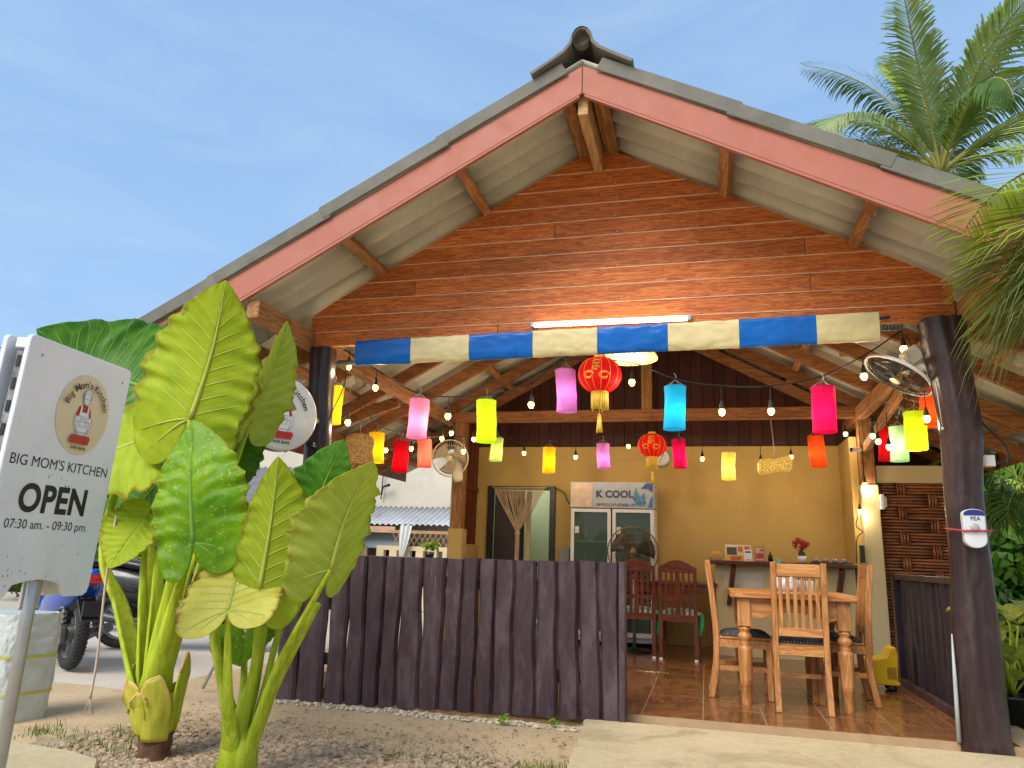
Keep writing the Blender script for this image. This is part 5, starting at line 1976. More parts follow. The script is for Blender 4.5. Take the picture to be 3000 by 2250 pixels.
emblem(sg, O + nn * 0.0005, ax, ay, 0.352, 0.755, 0.152, disc=plain("emblem_cream", (0.66, 0.56, 0.36), .4, var=.02))
q = letters("BIG MOM'S KITCHEN", 0.0585, O + ax * 0.300 + ay * 0.510 + nn * .0012, ax, ay, 'CENTER', 0.0)
q.build("lettering", INK, sg, kind="stuff")
q = letters("OPEN", 0.150, O + ax * 0.296 + ay * 0.338 + nn * .0012, ax * .92, ay, 'CENTER', 0.0050)
q.build("lettering", INK, sg, kind="stuff")
q = letters("07:30 am. - 09:30 pm.", 0.051, O + ax * 0.292 + ay * 0.270 + nn * .0012, ax, ay, 'CENTER', 0.0)
q.build("lettering", INK, sg, kind="stuff")
b = MB()
for k in range(34):
    a, h = rnd(.08, .55), abs(random.gauss(0, .12)) + .05
    if rnd(0, 1) < .35:
        a, h = .33 + random.gauss(0, .05), .46 + random.gauss(0, .015)
    r_ = rnd(.0012, .004)
    b.prism(oval(a, h, r_ * .7, r_ * rnd(1, 2.2), 7), O + nn * .0002, ax, ay, nn * .0006)
b.build("splash_mark", plain("mud_speck", (.20, .21, .22), .8, var=.3), sg, kind="stuff")
b = MB()
mid = Vector((-2.645, 2.53, 0))
b.tube([(mid.x - .02, mid.y, -0.12), (mid.x - .005, mid.y, 0.70), (mid.x + .002, mid.y, 1.05)], 0.0235, 16)
b.build("pole", STEEL, sg)
b = MB()
b.prism([(0, 0), (.10, 0), (.10, .13), (0, .13)], O2 - nn * .01 + ax * .34 - ay2 * .05, ax, ay2, nn * .018)
b.build("rear_foot", plain("aged_plastic", (.50, .45, .44), .5, var=.08), sg, bevel=.004)

# round double-sided sign on the corner post
rs = thing("round_light_sign", "round white double-sided light-box sign bracketed to the corner post", "sign", (-3.02, 5.0, 1.70))
rc = Vector((-3.12, 4.93, 1.995))
fx = Vector((0.53, 0.85, 0)).normalized()           # along the face
fz = Vector((0, 0, 1))
fn = fx.cross(fz).normalized()
q3 = Matrix((fx, fz, fn)).transposed()
SGL = plain("light_box_face", (0.66, 0.71, 0.72), .3, var=.02)
b = MB()
b.lathe([(.0001, .0), (.268, .0), (.282, -.008), (.285, -.03)], rc + fn * .055, 40, q3)
b.build("face", SGL, rs, origin='c')
b = MB()
b.lathe([(.283, -.03), (.279, -.033), (.279, -.085), (.283, -.088)], rc + fn * .055, 40, q3)
b.build("drum", plain("drum_charcoal", (0.02, 0.024, 0.032), .35), rs, origin='c')
b = MB()
b.lathe([(.285, -.088), (.282, -.112), (.268, -.118), (.0001, -.118)], rc + fn * .055, 40, q3)
b.build("face", SGL, rs, origin='c')
emblem(rs, rc + fn * .0555, fx, fz, 0, 0.0, .235)
for z in (1.95, 1.72) if False else (2.0, 1.80):
    b = MB()
    b.bar(rc + fx * .27 + Vector((0, 0, z - rc.z)) + fn * -.0, Vector((-3.02, 5.30, z)), .05, .035)
    b.build("bracket", BLACKP, rs, origin='c')

# ================================================================== ELEPHANT-EAR PLANTS
LV_L = leafy("leaf_underside", (0.40, 0.54, 0.020), (0.58, 0.68, 0.04), (0.52, 0.60, 0.12), .50, .5, ((0.56, 0.52, 0.04), .5), .6, True)
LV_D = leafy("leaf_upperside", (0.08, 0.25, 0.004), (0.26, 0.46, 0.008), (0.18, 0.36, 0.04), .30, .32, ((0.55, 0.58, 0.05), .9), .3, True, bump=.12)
LV_DK = leafy("leaf_dark_upperside", (0.03, 0.12, 0.008), (0.09, 0.23, 0.012), (0.11, 0.28, 0.05), .25, .3, ((0.30, 0.42, 0.05), .3), 0, True, bump=.12)  # deeper green version of the upper-side leaf colour
LV_Y = leafy("leaf_yellowing", (0.70, 0.66, 0.08), (0.86, 0.80, 0.20), (0.84, 0.78, 0.26), .42, .55, ((0.74, 0.52, 0.08), .5), .9, True, tint=.1)
LV_G = leafy("leaf_pale_upper", (0.40, 0.52, 0.05), (0.56, 0.66, 0.10), (0.66, 0.72, 0.24), .42, .45, ((0.55, 0.56, 0.10), .4), .4, True)
STALK = leafy("leaf_stalk", (0.28, 0.40, 0.014), (0.55, 0.62, 0.05), trans=.12, rough=.42, scale=3, bump=.25, cs=(14, 14, 1.3), speck=((0.20, 0.16, 0.03), .35))
MIDRIB_D = leafy("leaf_rib_green", (0.16, 0.34, 0.04), (0.26, 0.42, 0.08), trans=.15, rough=.45)
MIDRIB = leafy("leaf_rib", (0.44, 0.50, 0.08), (0.56, 0.60, 0.14), trans=.15, rough=.45)
SHEATH = leafy("cut_sheath", (0.36, 0.38, 0.03), (0.62, 0.55, 0.08), trans=.1, rough=.5, scale=3, bump=.3, cs=(9, 9, 1.6), speck=((0.26, 0.14, 0.04), .6), tint=.1)
CUT = plain("cut_face", (0.62, 0.36, 0.15), .8, var=.15, scale=30)
BARK = plain("fibrous_stem", (0.12, 0.055, 0.028), .9, var=.4, scale=20, bump=.8)


def leaf_blade(A, T, Rp, Lp, mat, plant, seed, arch=.10, wave=.022, lobes=.26, back=-1):
    """heart-shaped blade through base A, tip T and the two side points; veins as real ribs"""
    A, T, Rp, Lp = map(Vector, (A, T, Rp, Lp))
    ml = T - A
    L = ml.length
    d = ml.normalized()

    def side(P):
        s0 = (P - A).dot(d) / L
        return P - (A + ml * s0)
    vr, vl = side(Rp), side(Lp)
    nv = (vr - vl).cross(d).normalized()

    def mid(s):
        return A + ml * s + nv * (arch * L * math.sin(math.pi * max(0, min(1, s))) * back)

    def wid(s):
        w0 = .92
        if s >= 0:
            return (1 - s) ** .88 * (w0 + 1.55 * s - .25 * s * s) if s < 1 else 0.0
        return w0

    def pos(s, v, sd):
        vec = vr if sd > 0 else vl
        vperp = vec.length
        p = mid(s) + vec * v
        ph = s * 21 + seed
        rip = wave * L * (math.sin(ph * 1.6 + sd) * .7 + 1.6 * noise.noise(Vector((s * 6, sd * 3, seed))) + .5 * math.sin(ph * 2.9)) * min(1, v) ** 2.2
        cup = .16 * vperp * v * v
        lat = .0035 * abs(math.sin((s - .22 * v) * 9 * math.pi)) * min(1, v * 3)
        return p + nv * (rip - cup * back * -.6 + lat * back * -1)
    NU, NS, NL = 12, 60, 9
    bm_ = MB()
    vs, fs, uv = [], [], []

    def strip(rows):
        o = len(vs)
        n = len(rows[0])
        for row in rows:
            for p, u in row:
                vs.append(p)
                uv.append(u)
        for j in range(len(rows) - 1):
            for i in range(n - 1):
                fs.append((o + j * n + i, o + j * n + i + 1, o + (j + 1) * n + i + 1, o + (j + 1) * n + i))
    for sd in (1, -1):
        rows = []
        for j in range(NL, -1, -1):           # lobe
            s = -lobes * math.sin(math.pi / 2 * j / NL)
            c = math.sqrt(max(0, 1 - (s / lobes) ** 2))
            xo, xi = .42 + (.92 - .42) * c, .42 - .42 * c
            rows.append([(pos(s, xi + (xo - xi) * i / NU, sd), (.5 + .5 * sd * (xi + (xo - xi) * i / NU), s)) for i in range(NU + 1)])
        for j in range(1, NS + 1):
            s = (j / NS) ** .95
            w = wid(min(s, .9995))
            w *= 1 + .045 * math.sin(s * 44 + seed * 2 + sd) * (1 - .6 * s) + .07 * noise.noise(Vector((s * 9, seed, sd))) + .035 * noise.noise(Vector((s * 34, seed, sd)))
            rows.append([(pos(s, w * i / NU, sd), (.5 + .5 * sd * (i / NU), s)) for i in range(NU + 1)])
        strip(rows)
    bm_.add(vs, fs, True)
    bm_.uv = uv
    ob = bm_.build("leaf_blade", mat, plant, origin='c', solid=.0025)
    # ribs
    r0 = .012 * (L / .6)
    RIB = MIDRIB_D if mat in (LV_D, LV_DK) else MIDRIB
    off = nv * back * -1
    rb = MB()
    rb.tube([mid(s) + off * .002 for s in np.linspace(0, .98, 16)], list(np.linspace(r0, .0015, 16)), 6)
    rb.build("midrib", RIB, ob, origin='c')
    for sd in (1, -1):
        for k in range(8):
            s0 = .02 + k * .105
            v1 = .93 * wid(min(.97, s0 + .20))
            pts_ = [pos(s0 + .22 * q * (1 - .25 * q), v1 * q, sd) + off * .0015 for q in np.linspace(0, 1, 7) if s0 + .2 * q < .98]
            if len(pts_) > 2:
                rb = MB()
                rb.tube(pts_, list(np.linspace(r0 * .27, .0006, len(pts_))), 5)
                rb.build("vein", RIB, ob, origin='c')
        for k in range(2):
            rb = MB()
            pts_ = [pos(-lobes * .75 * q * (1 - .35 * k), .75 * q ** .8 * (.65 + .3 * k), sd) + off * .0015 for q in np.linspace(0, 1, 7)]
            rb.tube(pts_, list(np.linspace(r0 * .5, .001, 7)), 5)
            rb.build("vein", RIB, ob, origin='c')
    return ob


def stalk(pts, r0, r1, plant, axis=(0, 0)):
    """leaf stalk: broad channelled sheath at the foot, tapering to a round stem"""
    C_ = catmull(pts, 9)
    n, m = len(C_), 16
    sd = rnd(0, 50)
    vs, fs = [], []
    for i, p in enumerate(C_):
        t = i / (n - 1)
        r = r1 + (r0 - r1) * max(0.0, 1 - t ** .6)
        open_ = max(0.0, 1 - t / .62) ** .7
        d = (C_[min(i + 1, n - 1)] - C_[max(i - 1, 0)]).normalized()
        inn = Vector((axis[0] - p.x, axis[1] - p.y, 0))
        if inn.length < .03 or i == 0:
            inn = Vector((axis[0] - C_[-1].x, axis[1] - C_[-1].y, 0))
        inn = (inn - d * inn.dot(d)).normalized()
        w = d.cross(inn)
        for k in range(m):
            a = 2 * math.pi * k / m
            ca, sa = math.cos(a), math.sin(a)
            rr = r * (1 + .05 * noise.noise(Vector((ca * 2, sa * 2, t * 5 + sd))))
            x = ca * rr * (.80 - (.10 if ca < 0 else 0))
            if ca > .35:
                x -= rr * open_ * 1.05 * (ca - .35) / .65
            y = sa * rr * (1 + .28 * open_)
            vs.append(p + inn * x + w * y)
    for i in range(n - 1):
        for k in range(m):
            fs.append((i * m + k, i * m + (k + 1) % m, (i + 1) * m + (k + 1) % m, (i + 1) * m + k))
    fs.append(tuple(range(m - 1, -1, -1)))
    fs.append(tuple((n - 1) * m + k for k in range(m)))
    b_ = MB()
    b_.add(vs, fs, True)
    return b_.build("leaf_stalk", STALK, plant)


p1 = thing("elephant_ear_plant", "tall elephant-ear plant with pale cut stem sheath beside the pole sign", "plant", (-2.82, 3.6, GZ), group="elephant-ear plants")
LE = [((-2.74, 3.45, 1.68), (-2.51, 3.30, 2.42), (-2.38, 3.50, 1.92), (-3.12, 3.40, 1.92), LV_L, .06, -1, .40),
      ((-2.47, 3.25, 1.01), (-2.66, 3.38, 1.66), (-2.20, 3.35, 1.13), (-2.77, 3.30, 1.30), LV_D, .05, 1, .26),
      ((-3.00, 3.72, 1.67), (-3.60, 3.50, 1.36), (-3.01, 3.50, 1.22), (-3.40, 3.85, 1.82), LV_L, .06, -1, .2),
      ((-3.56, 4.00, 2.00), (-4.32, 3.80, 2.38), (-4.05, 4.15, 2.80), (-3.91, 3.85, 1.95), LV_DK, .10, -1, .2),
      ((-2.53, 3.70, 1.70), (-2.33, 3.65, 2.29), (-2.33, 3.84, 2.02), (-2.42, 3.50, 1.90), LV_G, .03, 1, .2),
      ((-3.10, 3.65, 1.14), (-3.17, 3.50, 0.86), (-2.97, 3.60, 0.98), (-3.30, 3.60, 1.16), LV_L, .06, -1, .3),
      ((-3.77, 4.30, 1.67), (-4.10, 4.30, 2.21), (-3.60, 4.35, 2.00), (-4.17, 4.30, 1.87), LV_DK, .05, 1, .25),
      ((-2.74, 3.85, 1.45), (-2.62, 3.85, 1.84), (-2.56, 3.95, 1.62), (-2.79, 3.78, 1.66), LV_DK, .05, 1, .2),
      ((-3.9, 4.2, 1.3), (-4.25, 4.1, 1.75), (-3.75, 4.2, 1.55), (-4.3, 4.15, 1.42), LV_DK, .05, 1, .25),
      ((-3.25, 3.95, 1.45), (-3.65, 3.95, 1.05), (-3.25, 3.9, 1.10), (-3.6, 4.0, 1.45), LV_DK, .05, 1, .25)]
for k, (a, t_, r_, l_, m_, ar, bk, lb) in enumerate(LE):
    leaf_blade(a, t_, r_, l_, m_, p1, k * 2.7, ar, .030, lb, bk)
cr = Vector((-2.85, 3.6, 0.22))
for k, (tgt, ctrl, r0) in enumerate((((-2.74, 3.45, 1.68), (-2.80, 3.55, 0.9), .040), ((-2.47, 3.25, 1.01), (-2.70, 3.48, 0.75), .046), ((-3.00, 3.72, 1.67), (-2.99, 3.66, 1.0), .036),
                                     ((-3.56, 4.00, 1.93), (-3.40, 3.68, 1.02), .044), ((-2.53, 3.70, 1.70), (-2.72, 3.68, 0.95), .032), ((-3.10, 3.65, 1.14), (-3.05, 3.63, 0.8), .034), ((-3.77, 4.30, 1.67), (-3.25, 3.9, .95), .034), ((-2.74, 3.85, 1.45), (-2.83, 3.72, .85), .03))):
    base = cr + Vector((rnd(-.05, .05), rnd(-.03, .03), rnd(-.04, .04)))
    base.x += (ctrl[0] - cr.x) * .10
    base.z -= .07
    stalk([base, base.lerp(Vector(ctrl), .55), ctrl, tgt], r0 * 1.75, .014, p1, (cr.x, cr.y))
b = MB()
def f(u, v):
    a = 2 * math.pi * u
    rr = np.interp(v, [0, .3, .7, 1], [.078, .100, .118, .128]) * (1 + .08 * noise.noise(Vector((math.cos(a), math.sin(a), v * 2))))
    return (-2.815 - .03 * v + rr * math.cos(a), 3.6 + rr * .9 * math.sin(a), 0.02 + .24 * v + (.03 * math.sin(2 * a) if v > .99 else 0))
b.grid(f, 24, 8)
b.build("stem_sheath", SHEATH, p1)
for (aa, w_, h0, h1, m2) in ((-112, 84, .035, .30, SHEATH), (-52, 78, .012, .335, SHEATH), (-172, 66, .06, .36, SHEATH), (6, 52, .05, .44, STALK), (-86, 46, .10, .25, SHEATH)):
    b = MB()

    def f(u, v, aa=aa, w_=w_, h0=h0, h1=h1):
        a = R(aa + (u - .5) * w_ * (1 - .25 * v))
        rr = .094 + .062 * v ** .8 + .006 * noise.noise(Vector((u * 3, v * 3, aa)))
        return (-2.82 - .025 * v + rr * math.cos(a), 3.6 + rr * .95 * math.sin(a), h0 + (h1 - h0) * v * (1 - (.30 * abs(2 * u - 1) ** 1.5 - .22 * (u - .5) * math.sin(aa)) * v) + .012 * v * noise.noise(Vector((u * 4, aa, 1))))
    b.grid(f, 16, 14)
    b.build("cut_leaf_base", m2, p1, solid=.012)
    b = MB()
    b.tube([(f(u, 1.0)[0], f(u, 1.0)[1], f(u, 1.0)[2] + .001) for u in np.linspace(.04, .96, 9)], .0075, 6)
    b.build("cut_edge", CUT, p1)
b = MB()
def f(u, v):
    a = 2 * math.pi * u
    rr = .080 + .014 * noise.noise(Vector((math.cos(a) * 3, math.sin(a) * 3, v * 8))) + .010 * (v < .2)
    return (-2.81 + rr * math.cos(a), 3.6 + rr * math.sin(a), -.12 + .16 * v)
b.grid(f, 24, 10)
b.build("stem_stump", BARK, p1)

p2 = thing("elephant_ear_plant", "shorter elephant-ear plant with a yellowing front leaf before the log fence", "plant", (-2.19, 3.42, GZ), group="elephant-ear plants")
LE2 = [((-2.07, 3.25, 0.81), (-1.98, 3.15, 1.43), (-1.82, 3.30, 1.12), (-2.19, 3.20, 1.16), LV_L, .05, -1, .3),
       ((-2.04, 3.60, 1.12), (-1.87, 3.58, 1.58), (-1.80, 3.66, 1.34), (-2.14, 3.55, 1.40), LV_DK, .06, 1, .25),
       ((-1.73, 3.30, 0.91), (-1.46, 3.10, 1.40), (-1.58, 3.48, 1.16), (-1.84, 3.10, 1.02), LV_G, .06, -1, .34),
       ((-2.16, 3.15, 0.71), (-2.28, 3.34, 1.05), (-1.92, 3.20, 0.72), (-2.43, 3.10, 0.63), LV_Y, .08, -1, .26),
       ((-2.35, 3.60, 0.55), (-2.26, 3.45, 0.42), (-2.13, 3.55, 0.60), (-2.52, 3.55, 0.60), LV_D, .05, 1, .4)]
for k, (a, t_, r_, l_, m_, ar, bk, lb) in enumerate(LE2):
    leaf_blade(a, t_, r_, l_, m_, p2, 40 + k * 3.3, ar, .030, lb, bk)
cr = Vector((-2.19, 3.40, 0.02))
for k, (tgt, ctrl, r0) in enumerate((((-2.07, 3.25, .81), (-2.12, 3.36, .45), .036), ((-2.04, 3.60, 1.12), (-2.10, 3.5, .55), .030), ((-1.73, 3.30, .91), (-1.98, 3.36, .48), .042), ((-2.16, 3.15, .71), (-2.16, 3.22, .35), .040), ((-2.35, 3.60, .55), (-2.26, 3.5, .3), .024),
                                     ((-2.46, 3.47, .60), (-2.33, 3.44, .32), .038), ((-1.86, 3.44, .74), (-2.03, 3.43, .38), .034), ((-2.17, 3.48, .62), (-2.18, 3.46, .3), .026))):
    base = cr + Vector((rnd(-.03, .03), rnd(-.03, .03), -.04))
    stalk([base, base.lerp(Vector(ctrl), .5), ctrl, tgt], r0 * 1.6, .013 if k < 5 else .026, p2, (cr.x, cr.y))
b = MB()
b.tube([(-2.19, 3.41, -.14), (-2.19, 3.41, .10), (-2.185, 3.40, .22)], [.098, .088, .03], 16)
b.build("stem_sheath", STALK, p2)
b = MB()
b.tube(catmull([(-3.231, 3.56, 1.15), (-3.235, 3.56, .8), (-3.215, 3.56, .4), (-3.22, 3.56, .18)], 5), .0065, 6)
for k in range(5):
    b.tube([(-3.22, 3.56, .185), (-3.22 + rnd(-.03, .03), 3.56 + rnd(-.03, .03), .10)], .0025, 4)
b.build("frayed_rope", plain("rope_fibre", (0.52, 0.42, 0.32), .9, var=.15, scale=40), label="frayed beige rope dangling from the elephant-ear leaves", cat="rope")

# ================================================================== PALMS AND TREES
PALM_G = leafy("palm_leaflet", (0.045, 0.105, 0.028), (0.115, 0.19, 0.055), trans=.25, rough=.35, scale=2)
PALM_Y = leafy("palm_leaflet_young", (0.26, 0.36, 0.04), (0.48, 0.54, 0.10), trans=.4, rough=.4, scale=2)
PALM_S = leafy("palm_leaflet_silvery", (0.15, 0.22, 0.08), (0.36, 0.42, 0.20), trans=.3, rough=.3, scale=2)
RACHIS = plain("palm_rachis", (0.34, 0.33, 0.08), .5, var=.15)


def frond(base, az, el, L, droop, ll, n, mat, plant, seed, tw=0.0, hang=.5, w=.018, name="frond", wind=0.0, vee=.5, fwd=.55):
    """one pinnate frond: arching rachis with two rows of drooping leaflets"""
    rg = random.Random(seed)
    base = Vector(base)
    P = []
    p = base.copy()
    e = R(el)
    N = 26
    for i in range(N + 1):
        P.append(p.copy())
        t = i / N
        d = Vector((math.sin(R(az + wind * t)) * math.cos(e), math.cos(R(az + wind * t)) * math.cos(e), math.sin(e)))
        p = p + d * (L / N)
        e -= R(droop) / N * (0.5 + 1.3 * t)
    b_ = MB()
    b_.tube(P, list(np.linspace(.028, .004, N + 1) * (L / 3.2)), 5)
    fr = b_.build(name, RACHIS, plant, origin='c')
    b_ = MB()
    for i in range(n):
        t = .12 + .88 * (i + rg.uniform(-.3, .3)) / n
        t = max(.1, min(.999, t))
        fi = t * N
        k = min(N - 1, int(fi))
        c = P[k].lerp(P[k + 1], fi - k)
        d = (P[k + 1] - P[k]).normalized()
        sidev = d.cross(Vector((0, 0, 1)))
        if sidev.length < .05:
            sidev = Vector((math.cos(R(az)), -math.sin(R(az)), 0))
        sidev.normalize()
        up = sidev.cross(d).normalized()
        sidev = (Matrix.Rotation(R(tw), 3, d) @ sidev)
        ln = ll * (math.sin(math.pi * min(1, .12 + .86 * t)) ** .6) * rg.uniform(.85, 1.1)
        for sd in (-1, 1):
            dirv = (sidev * sd * 1.0 + d * (fwd + .5 * t) + up * vee * rg.uniform(.5, 1.2)).normalized()
            wv = dirv.cross(up).normalized() * w * (ln / ll) * .5 + up * w * .15
            hv = Vector((0, 0, -1)) * hang * ln * rg.uniform(.6, 1.4)
            q0, q1, q2 = c, c + dirv * ln * .5 + hv * .16, c + dirv * ln * .85 + hv * .62
            q3_ = c + dirv * ln * .98 + hv
            b_.add([q0 - wv * .4, q0 + wv * .4, q1 - wv, q1 + wv, q2 - wv * .7, q2 + wv * .7, q3_], [(0, 1, 3, 2), (2, 3, 5, 4), (4, 5, 6)], True)
    b_.build("leaflet", mat, fr, kind="stuff", origin='c')
    return fr


cp = thing("coconut_palm", "tall coconut palm with feathery crown rising behind the grey roof", "tree", (4.9, 15.2, GZ))
b = MB()
b.tube(catmull([(4.9, 15.2, -.1), (4.85, 15.2, 3), (4.78, 15.1, 6), (4.73, 15.0, 8.6)], 6), list(np.linspace(.22, .15, 19)), 14)
b.build("trunk", plain("palm_trunk", (.24, .20, .15), .9, var=.3, scale=6, bump=.6), cp)
c0 = (4.72, 15.0, 8.7)
for k, (az, el, L, dr, m_) in enumerate(((-8, 84, 4.4, 40, PALM_G), (35, 76, 4.2, 60, PALM_G), (-60, 74, 4.4, 45, PALM_G), (-85, 60, 4.3, 100, PALM_G), (-95, 38, 3.9, 120, PALM_S), (-75, 50, 3.8, 95, PALM_G), (85, 62, 4.6, 80, PALM_G), (95, 42, 4.6, 95, PALM_S),
                                         (100, 20, 4.2, 95, PALM_G), (150, 66, 4.2, 80, PALM_S), (-150, 70, 4.0, 70, PALM_S), (170, 40, 3.6, 110, PALM_G), (-120, 44, 3.8, 110, PALM_S), (20, 50, 4.0, 90, PALM_G), (120, 30, 4.0, 90, PALM_G), (60, 80, 4.6, 40, PALM_G), (-30, 55, 4.0, 90, PALM_G), (-20, 78, 4.2, 30, PALM_Y), (100, 78, 4.5, 55, PALM_G))):
    frond(c0, az, el, L, dr, .92, 95, m_, cp, 100 + k, tw=(k % 3 - 1) * 22, hang=.45, w=.042, wind=(k % 2 * 2 - 1) * 12, vee=.12, fwd=1.0)
for k in range(6):
    b = MB()
    a = k * 1.05
    b.ball((4.73 + .22 * math.cos(a), 15 + .22 * math.sin(a), 8.45), .12, 10, 7, (1, 1, 1.2))
    b.build("coconut", plain("coconut_husk", (.22, .20, .05), .6, var=.2), cp)

# palm by the right roof corner, its fronds reaching into view
rp = thing("young_palm", "bushy yellow-green palm whose fronds cover the roof corner by the post", "tree", (2.3, 3.2, GZ))
b = MB()
b.tube(catmull([(2.3, 3.2, -.1), (2.22, 3.22, 1.2), (2.07, 3.28, 2.35)], 6), list(np.linspace(.09, .06, 13)), 10)
b.build("trunk", plain("young_trunk", (.30, .27, .16), .9, var=.3, bump=.5), rp)
for k, (az, el, L, dr, ll, m_, hg, fw) in enumerate(((-22, 44, 1.35, 105, .52, PALM_Y, .18, .25), (-21, 14, 1.10, 70, .58, PALM_S, .8, .5), (-27, 58, 1.55, 105, .46, PALM_Y, .15, .3), (-14, 66, 1.5, 70, .36, PALM_Y, .1, .8), (-14, 30, 1.3, 95, .55, PALM_S, .6, .4), (-18, 26, 1.25, 60, .55, PALM_Y, .35, .3), (-25, 4, .95, 60, .5, PALM_S, .9, .5),
                                              (40, 50, 1.3, 90, .5, PALM_Y, .4, .5), (90, 45, 1.3, 90, .5, PALM_G, .4, .5), (150, 50, 1.2, 90, .5, PALM_G, .4, .5), (-150, 60, 1.0, 80, .4, PALM_Y, .4, .5))):
    frond((1.99, 3.3, 2.47), az, el, L, dr, ll, 54, m_, rp, 300 + k, tw=0, hang=hg, w=.036, vee=.1, fwd=fw)


def foliage(c, rad, n, size, seed, flatn=0.0, inner=.55):
    rg = random.Random(seed)
    b_ = MB()
    for k in range(n):
        d = Vector((rg.gauss(0, 1), rg.gauss(0, 1), rg.gauss(0, 1))).normalized()
        rr = rg.uniform(inner, 1.0) * (1 + .28 * noise.noise(d * 2.2 + Vector((seed, 0, 0))))
        p = Vector(c) + Vector((d.x * rad[0], d.y * rad[1], d.z * rad[2])) * rr
        nn_ = (d + Vector((rg.uniform(-1, 1), rg.uniform(-1, 1), rg.uniform(-.2, 1.2)))).normalized()
        u_ = nn_.orthogonal().normalized()
        u_ = Matrix.Rotation(rg.uniform(0, 6.28), 3, nn_) @ u_
        w_ = nn_.cross(u_)
        s = size * rg.uniform(.6, 1.3)
        b_.add([p - u_ * s, p + w_ * s * .42 - u_ * .15 * s, p + u_ * s, p - w_ * s * .42 - u_ * .15 * s], [(0, 1, 2, 3)])
    return b_


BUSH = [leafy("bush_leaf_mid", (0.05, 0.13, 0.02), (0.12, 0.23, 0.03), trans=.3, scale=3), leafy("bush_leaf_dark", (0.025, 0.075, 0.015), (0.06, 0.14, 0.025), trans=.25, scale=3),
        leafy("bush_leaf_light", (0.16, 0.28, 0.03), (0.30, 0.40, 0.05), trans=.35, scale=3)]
TRK = plain("bark", (.20, .15, .10), .9, var=.3, scale=10, bump=.6)


def shrub(label, c, rad, n, size, m_, seed, name="shrub", cat="shrub", group="trees and shrubs around the building"):
    t_ = thing(name, label, cat, (c[0], c[1], GZ), group=group)
    b_ = MB()
    b_.tube(catmull([(c[0], c[1], -.1), (c[0] + .05, c[1], c[2] * .5), (c[0], c[1], c[2])], 4), list(np.linspace(max(.02, rad[0] * .07), max(.01, rad[0] * .03), 9)), 8)
    for q in range(4):
        a = q * 1.57 + seed
        b_.tube([(c[0], c[1], max(.05, c[2] - rad[2] * .6)), (c[0] + rad[0] * .55 * math.cos(a), c[1] + rad[1] * .55 * math.sin(a), c[2] + rad[2] * .35)], [max(.012, rad[0] * .03), .006], 5)
    b_.build("trunk", TRK, t_)
    foliage(c, rad, n, size, seed).build("crown", BUSH[m_], t_)
    return t_


# right-hand garden
shrub("dense green hedge tree behind the lawn past the corner post", (4.6, 12.5, 1.6), (1.3, 1.2, 1.7), 3600, .13, 0, 11, "tree", "tree")
shrub("dark leafy tree behind the bright palm past the corner post", (6.3, 14.5, 2.2), (1.8, 1.4, 2.2), 3800, .15, 1, 12, "tree", "tree")
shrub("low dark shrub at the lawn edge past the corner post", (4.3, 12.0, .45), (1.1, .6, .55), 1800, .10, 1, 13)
shrub("far green tree filling the gap below the right eave", (8.5, 18, 2.5), (3, 2, 3), 4200, .22, 0, 14, "tree", "tree")
gp = thing("garden_palm", "feathery bright green palm growing beside the lawn past the corner post", "tree", (3.75, 9.4, GZ))
b = MB()
b.tube(catmull([(3.75, 9.4, -.1), (3.72, 9.4, .7), (3.62, 9.4, 1.5)], 5), list(np.linspace(.10, .06, 11)), 10)
b.build("trunk", plain("green_trunk", (.30, .29, .24), .8, var=.25, bump=.4), gp)
for k, (az, el, L, dr) in enumerate(((-85, 60, 1.5, 130), (-60, 40, 1.4, 120), (-110, 45, 1.4, 140), (-95, 75, 1.6, 120), (-140, 50, 1.3, 130), (150, 55, 1.3, 130), (60, 60, 1.5, 120), (10, 60, 1.4, 120), (-100, 25, 1.1, 110), (-75, 20, 1.0, 100))):
    frond((3.62, 9.4, 1.55), az, el, L, dr, .55, 40, PALM_Y if k % 2 else PALM_G, gp, 500 + k, hang=.8, w=.03)
b = MB()
b.tube([(3.62, 9.2, -.1), (3.66, 9.2, .62), (3.70, 9.2, 1.15)], [.07, .055, .03], 10)
b.build("leaf_sheath", leafy("yellow_sheath", (.34, .34, .05), (.52, .46, .08), trans=.1), gp)

# strap-leaved variegated clumps and broad-leaved potted plants
def strap_clump(label, c, n, L, seed):
    t_ = thing("spider_plant", label, "plant", (c[0], c[1], GZ), group="strap-leaved clumps by the corner post")
    rg = random.Random(seed)
    b_ = MB()
    for k in range(n):
        a = rg.uniform(0, 6.28)
        e = rg.uniform(.5, 1.4)
        ln = L * rg.uniform(.6, 1.1)
        p = Vector((c[0] + rg.uniform(-.06, .06), c[1] + rg.uniform(-.06, .06), c[2]))
        pts_ = []
        for i in range(6):
            pts_.append(p.copy())
            p = p + Vector((math.cos(a) * math.cos(e), math.sin(a) * math.cos(e), math.sin(e))) * ln / 5
            e -= .32
        sv = Vector((-math.sin(a), math.cos(a), 0)) * .011
        vs_ = []
        for i, q in enumerate(pts_):
            w_ = sv * (1 - (i / 5) ** 2)
            vs_ += [q - w_, q + w_]
        b_.add(vs_, [(2 * i, 2 * i + 1, 2 * i + 3, 2 * i + 2) for i in range(5)], True)
    b_.build("strap_leaf", leafy("variegated_strap", (.30, .36, .04), (.60, .58, .14), trans=.3, scale=30), t_, kind="stuff")
    return t_


strap_clump("yellow-striped spider plant clump behind the corner post", (2.78, 8.6, .05), 120, .55, 3)
strap_clump("yellow-striped spider plant clump at the lawn edge nearer the potted plants", (2.62, 7.6, .05), 90, .45, 4)
strap_clump("yellow-striped spider plant clump out on the lawn", (3.3, 9.0, .05), 90, .5, 5)


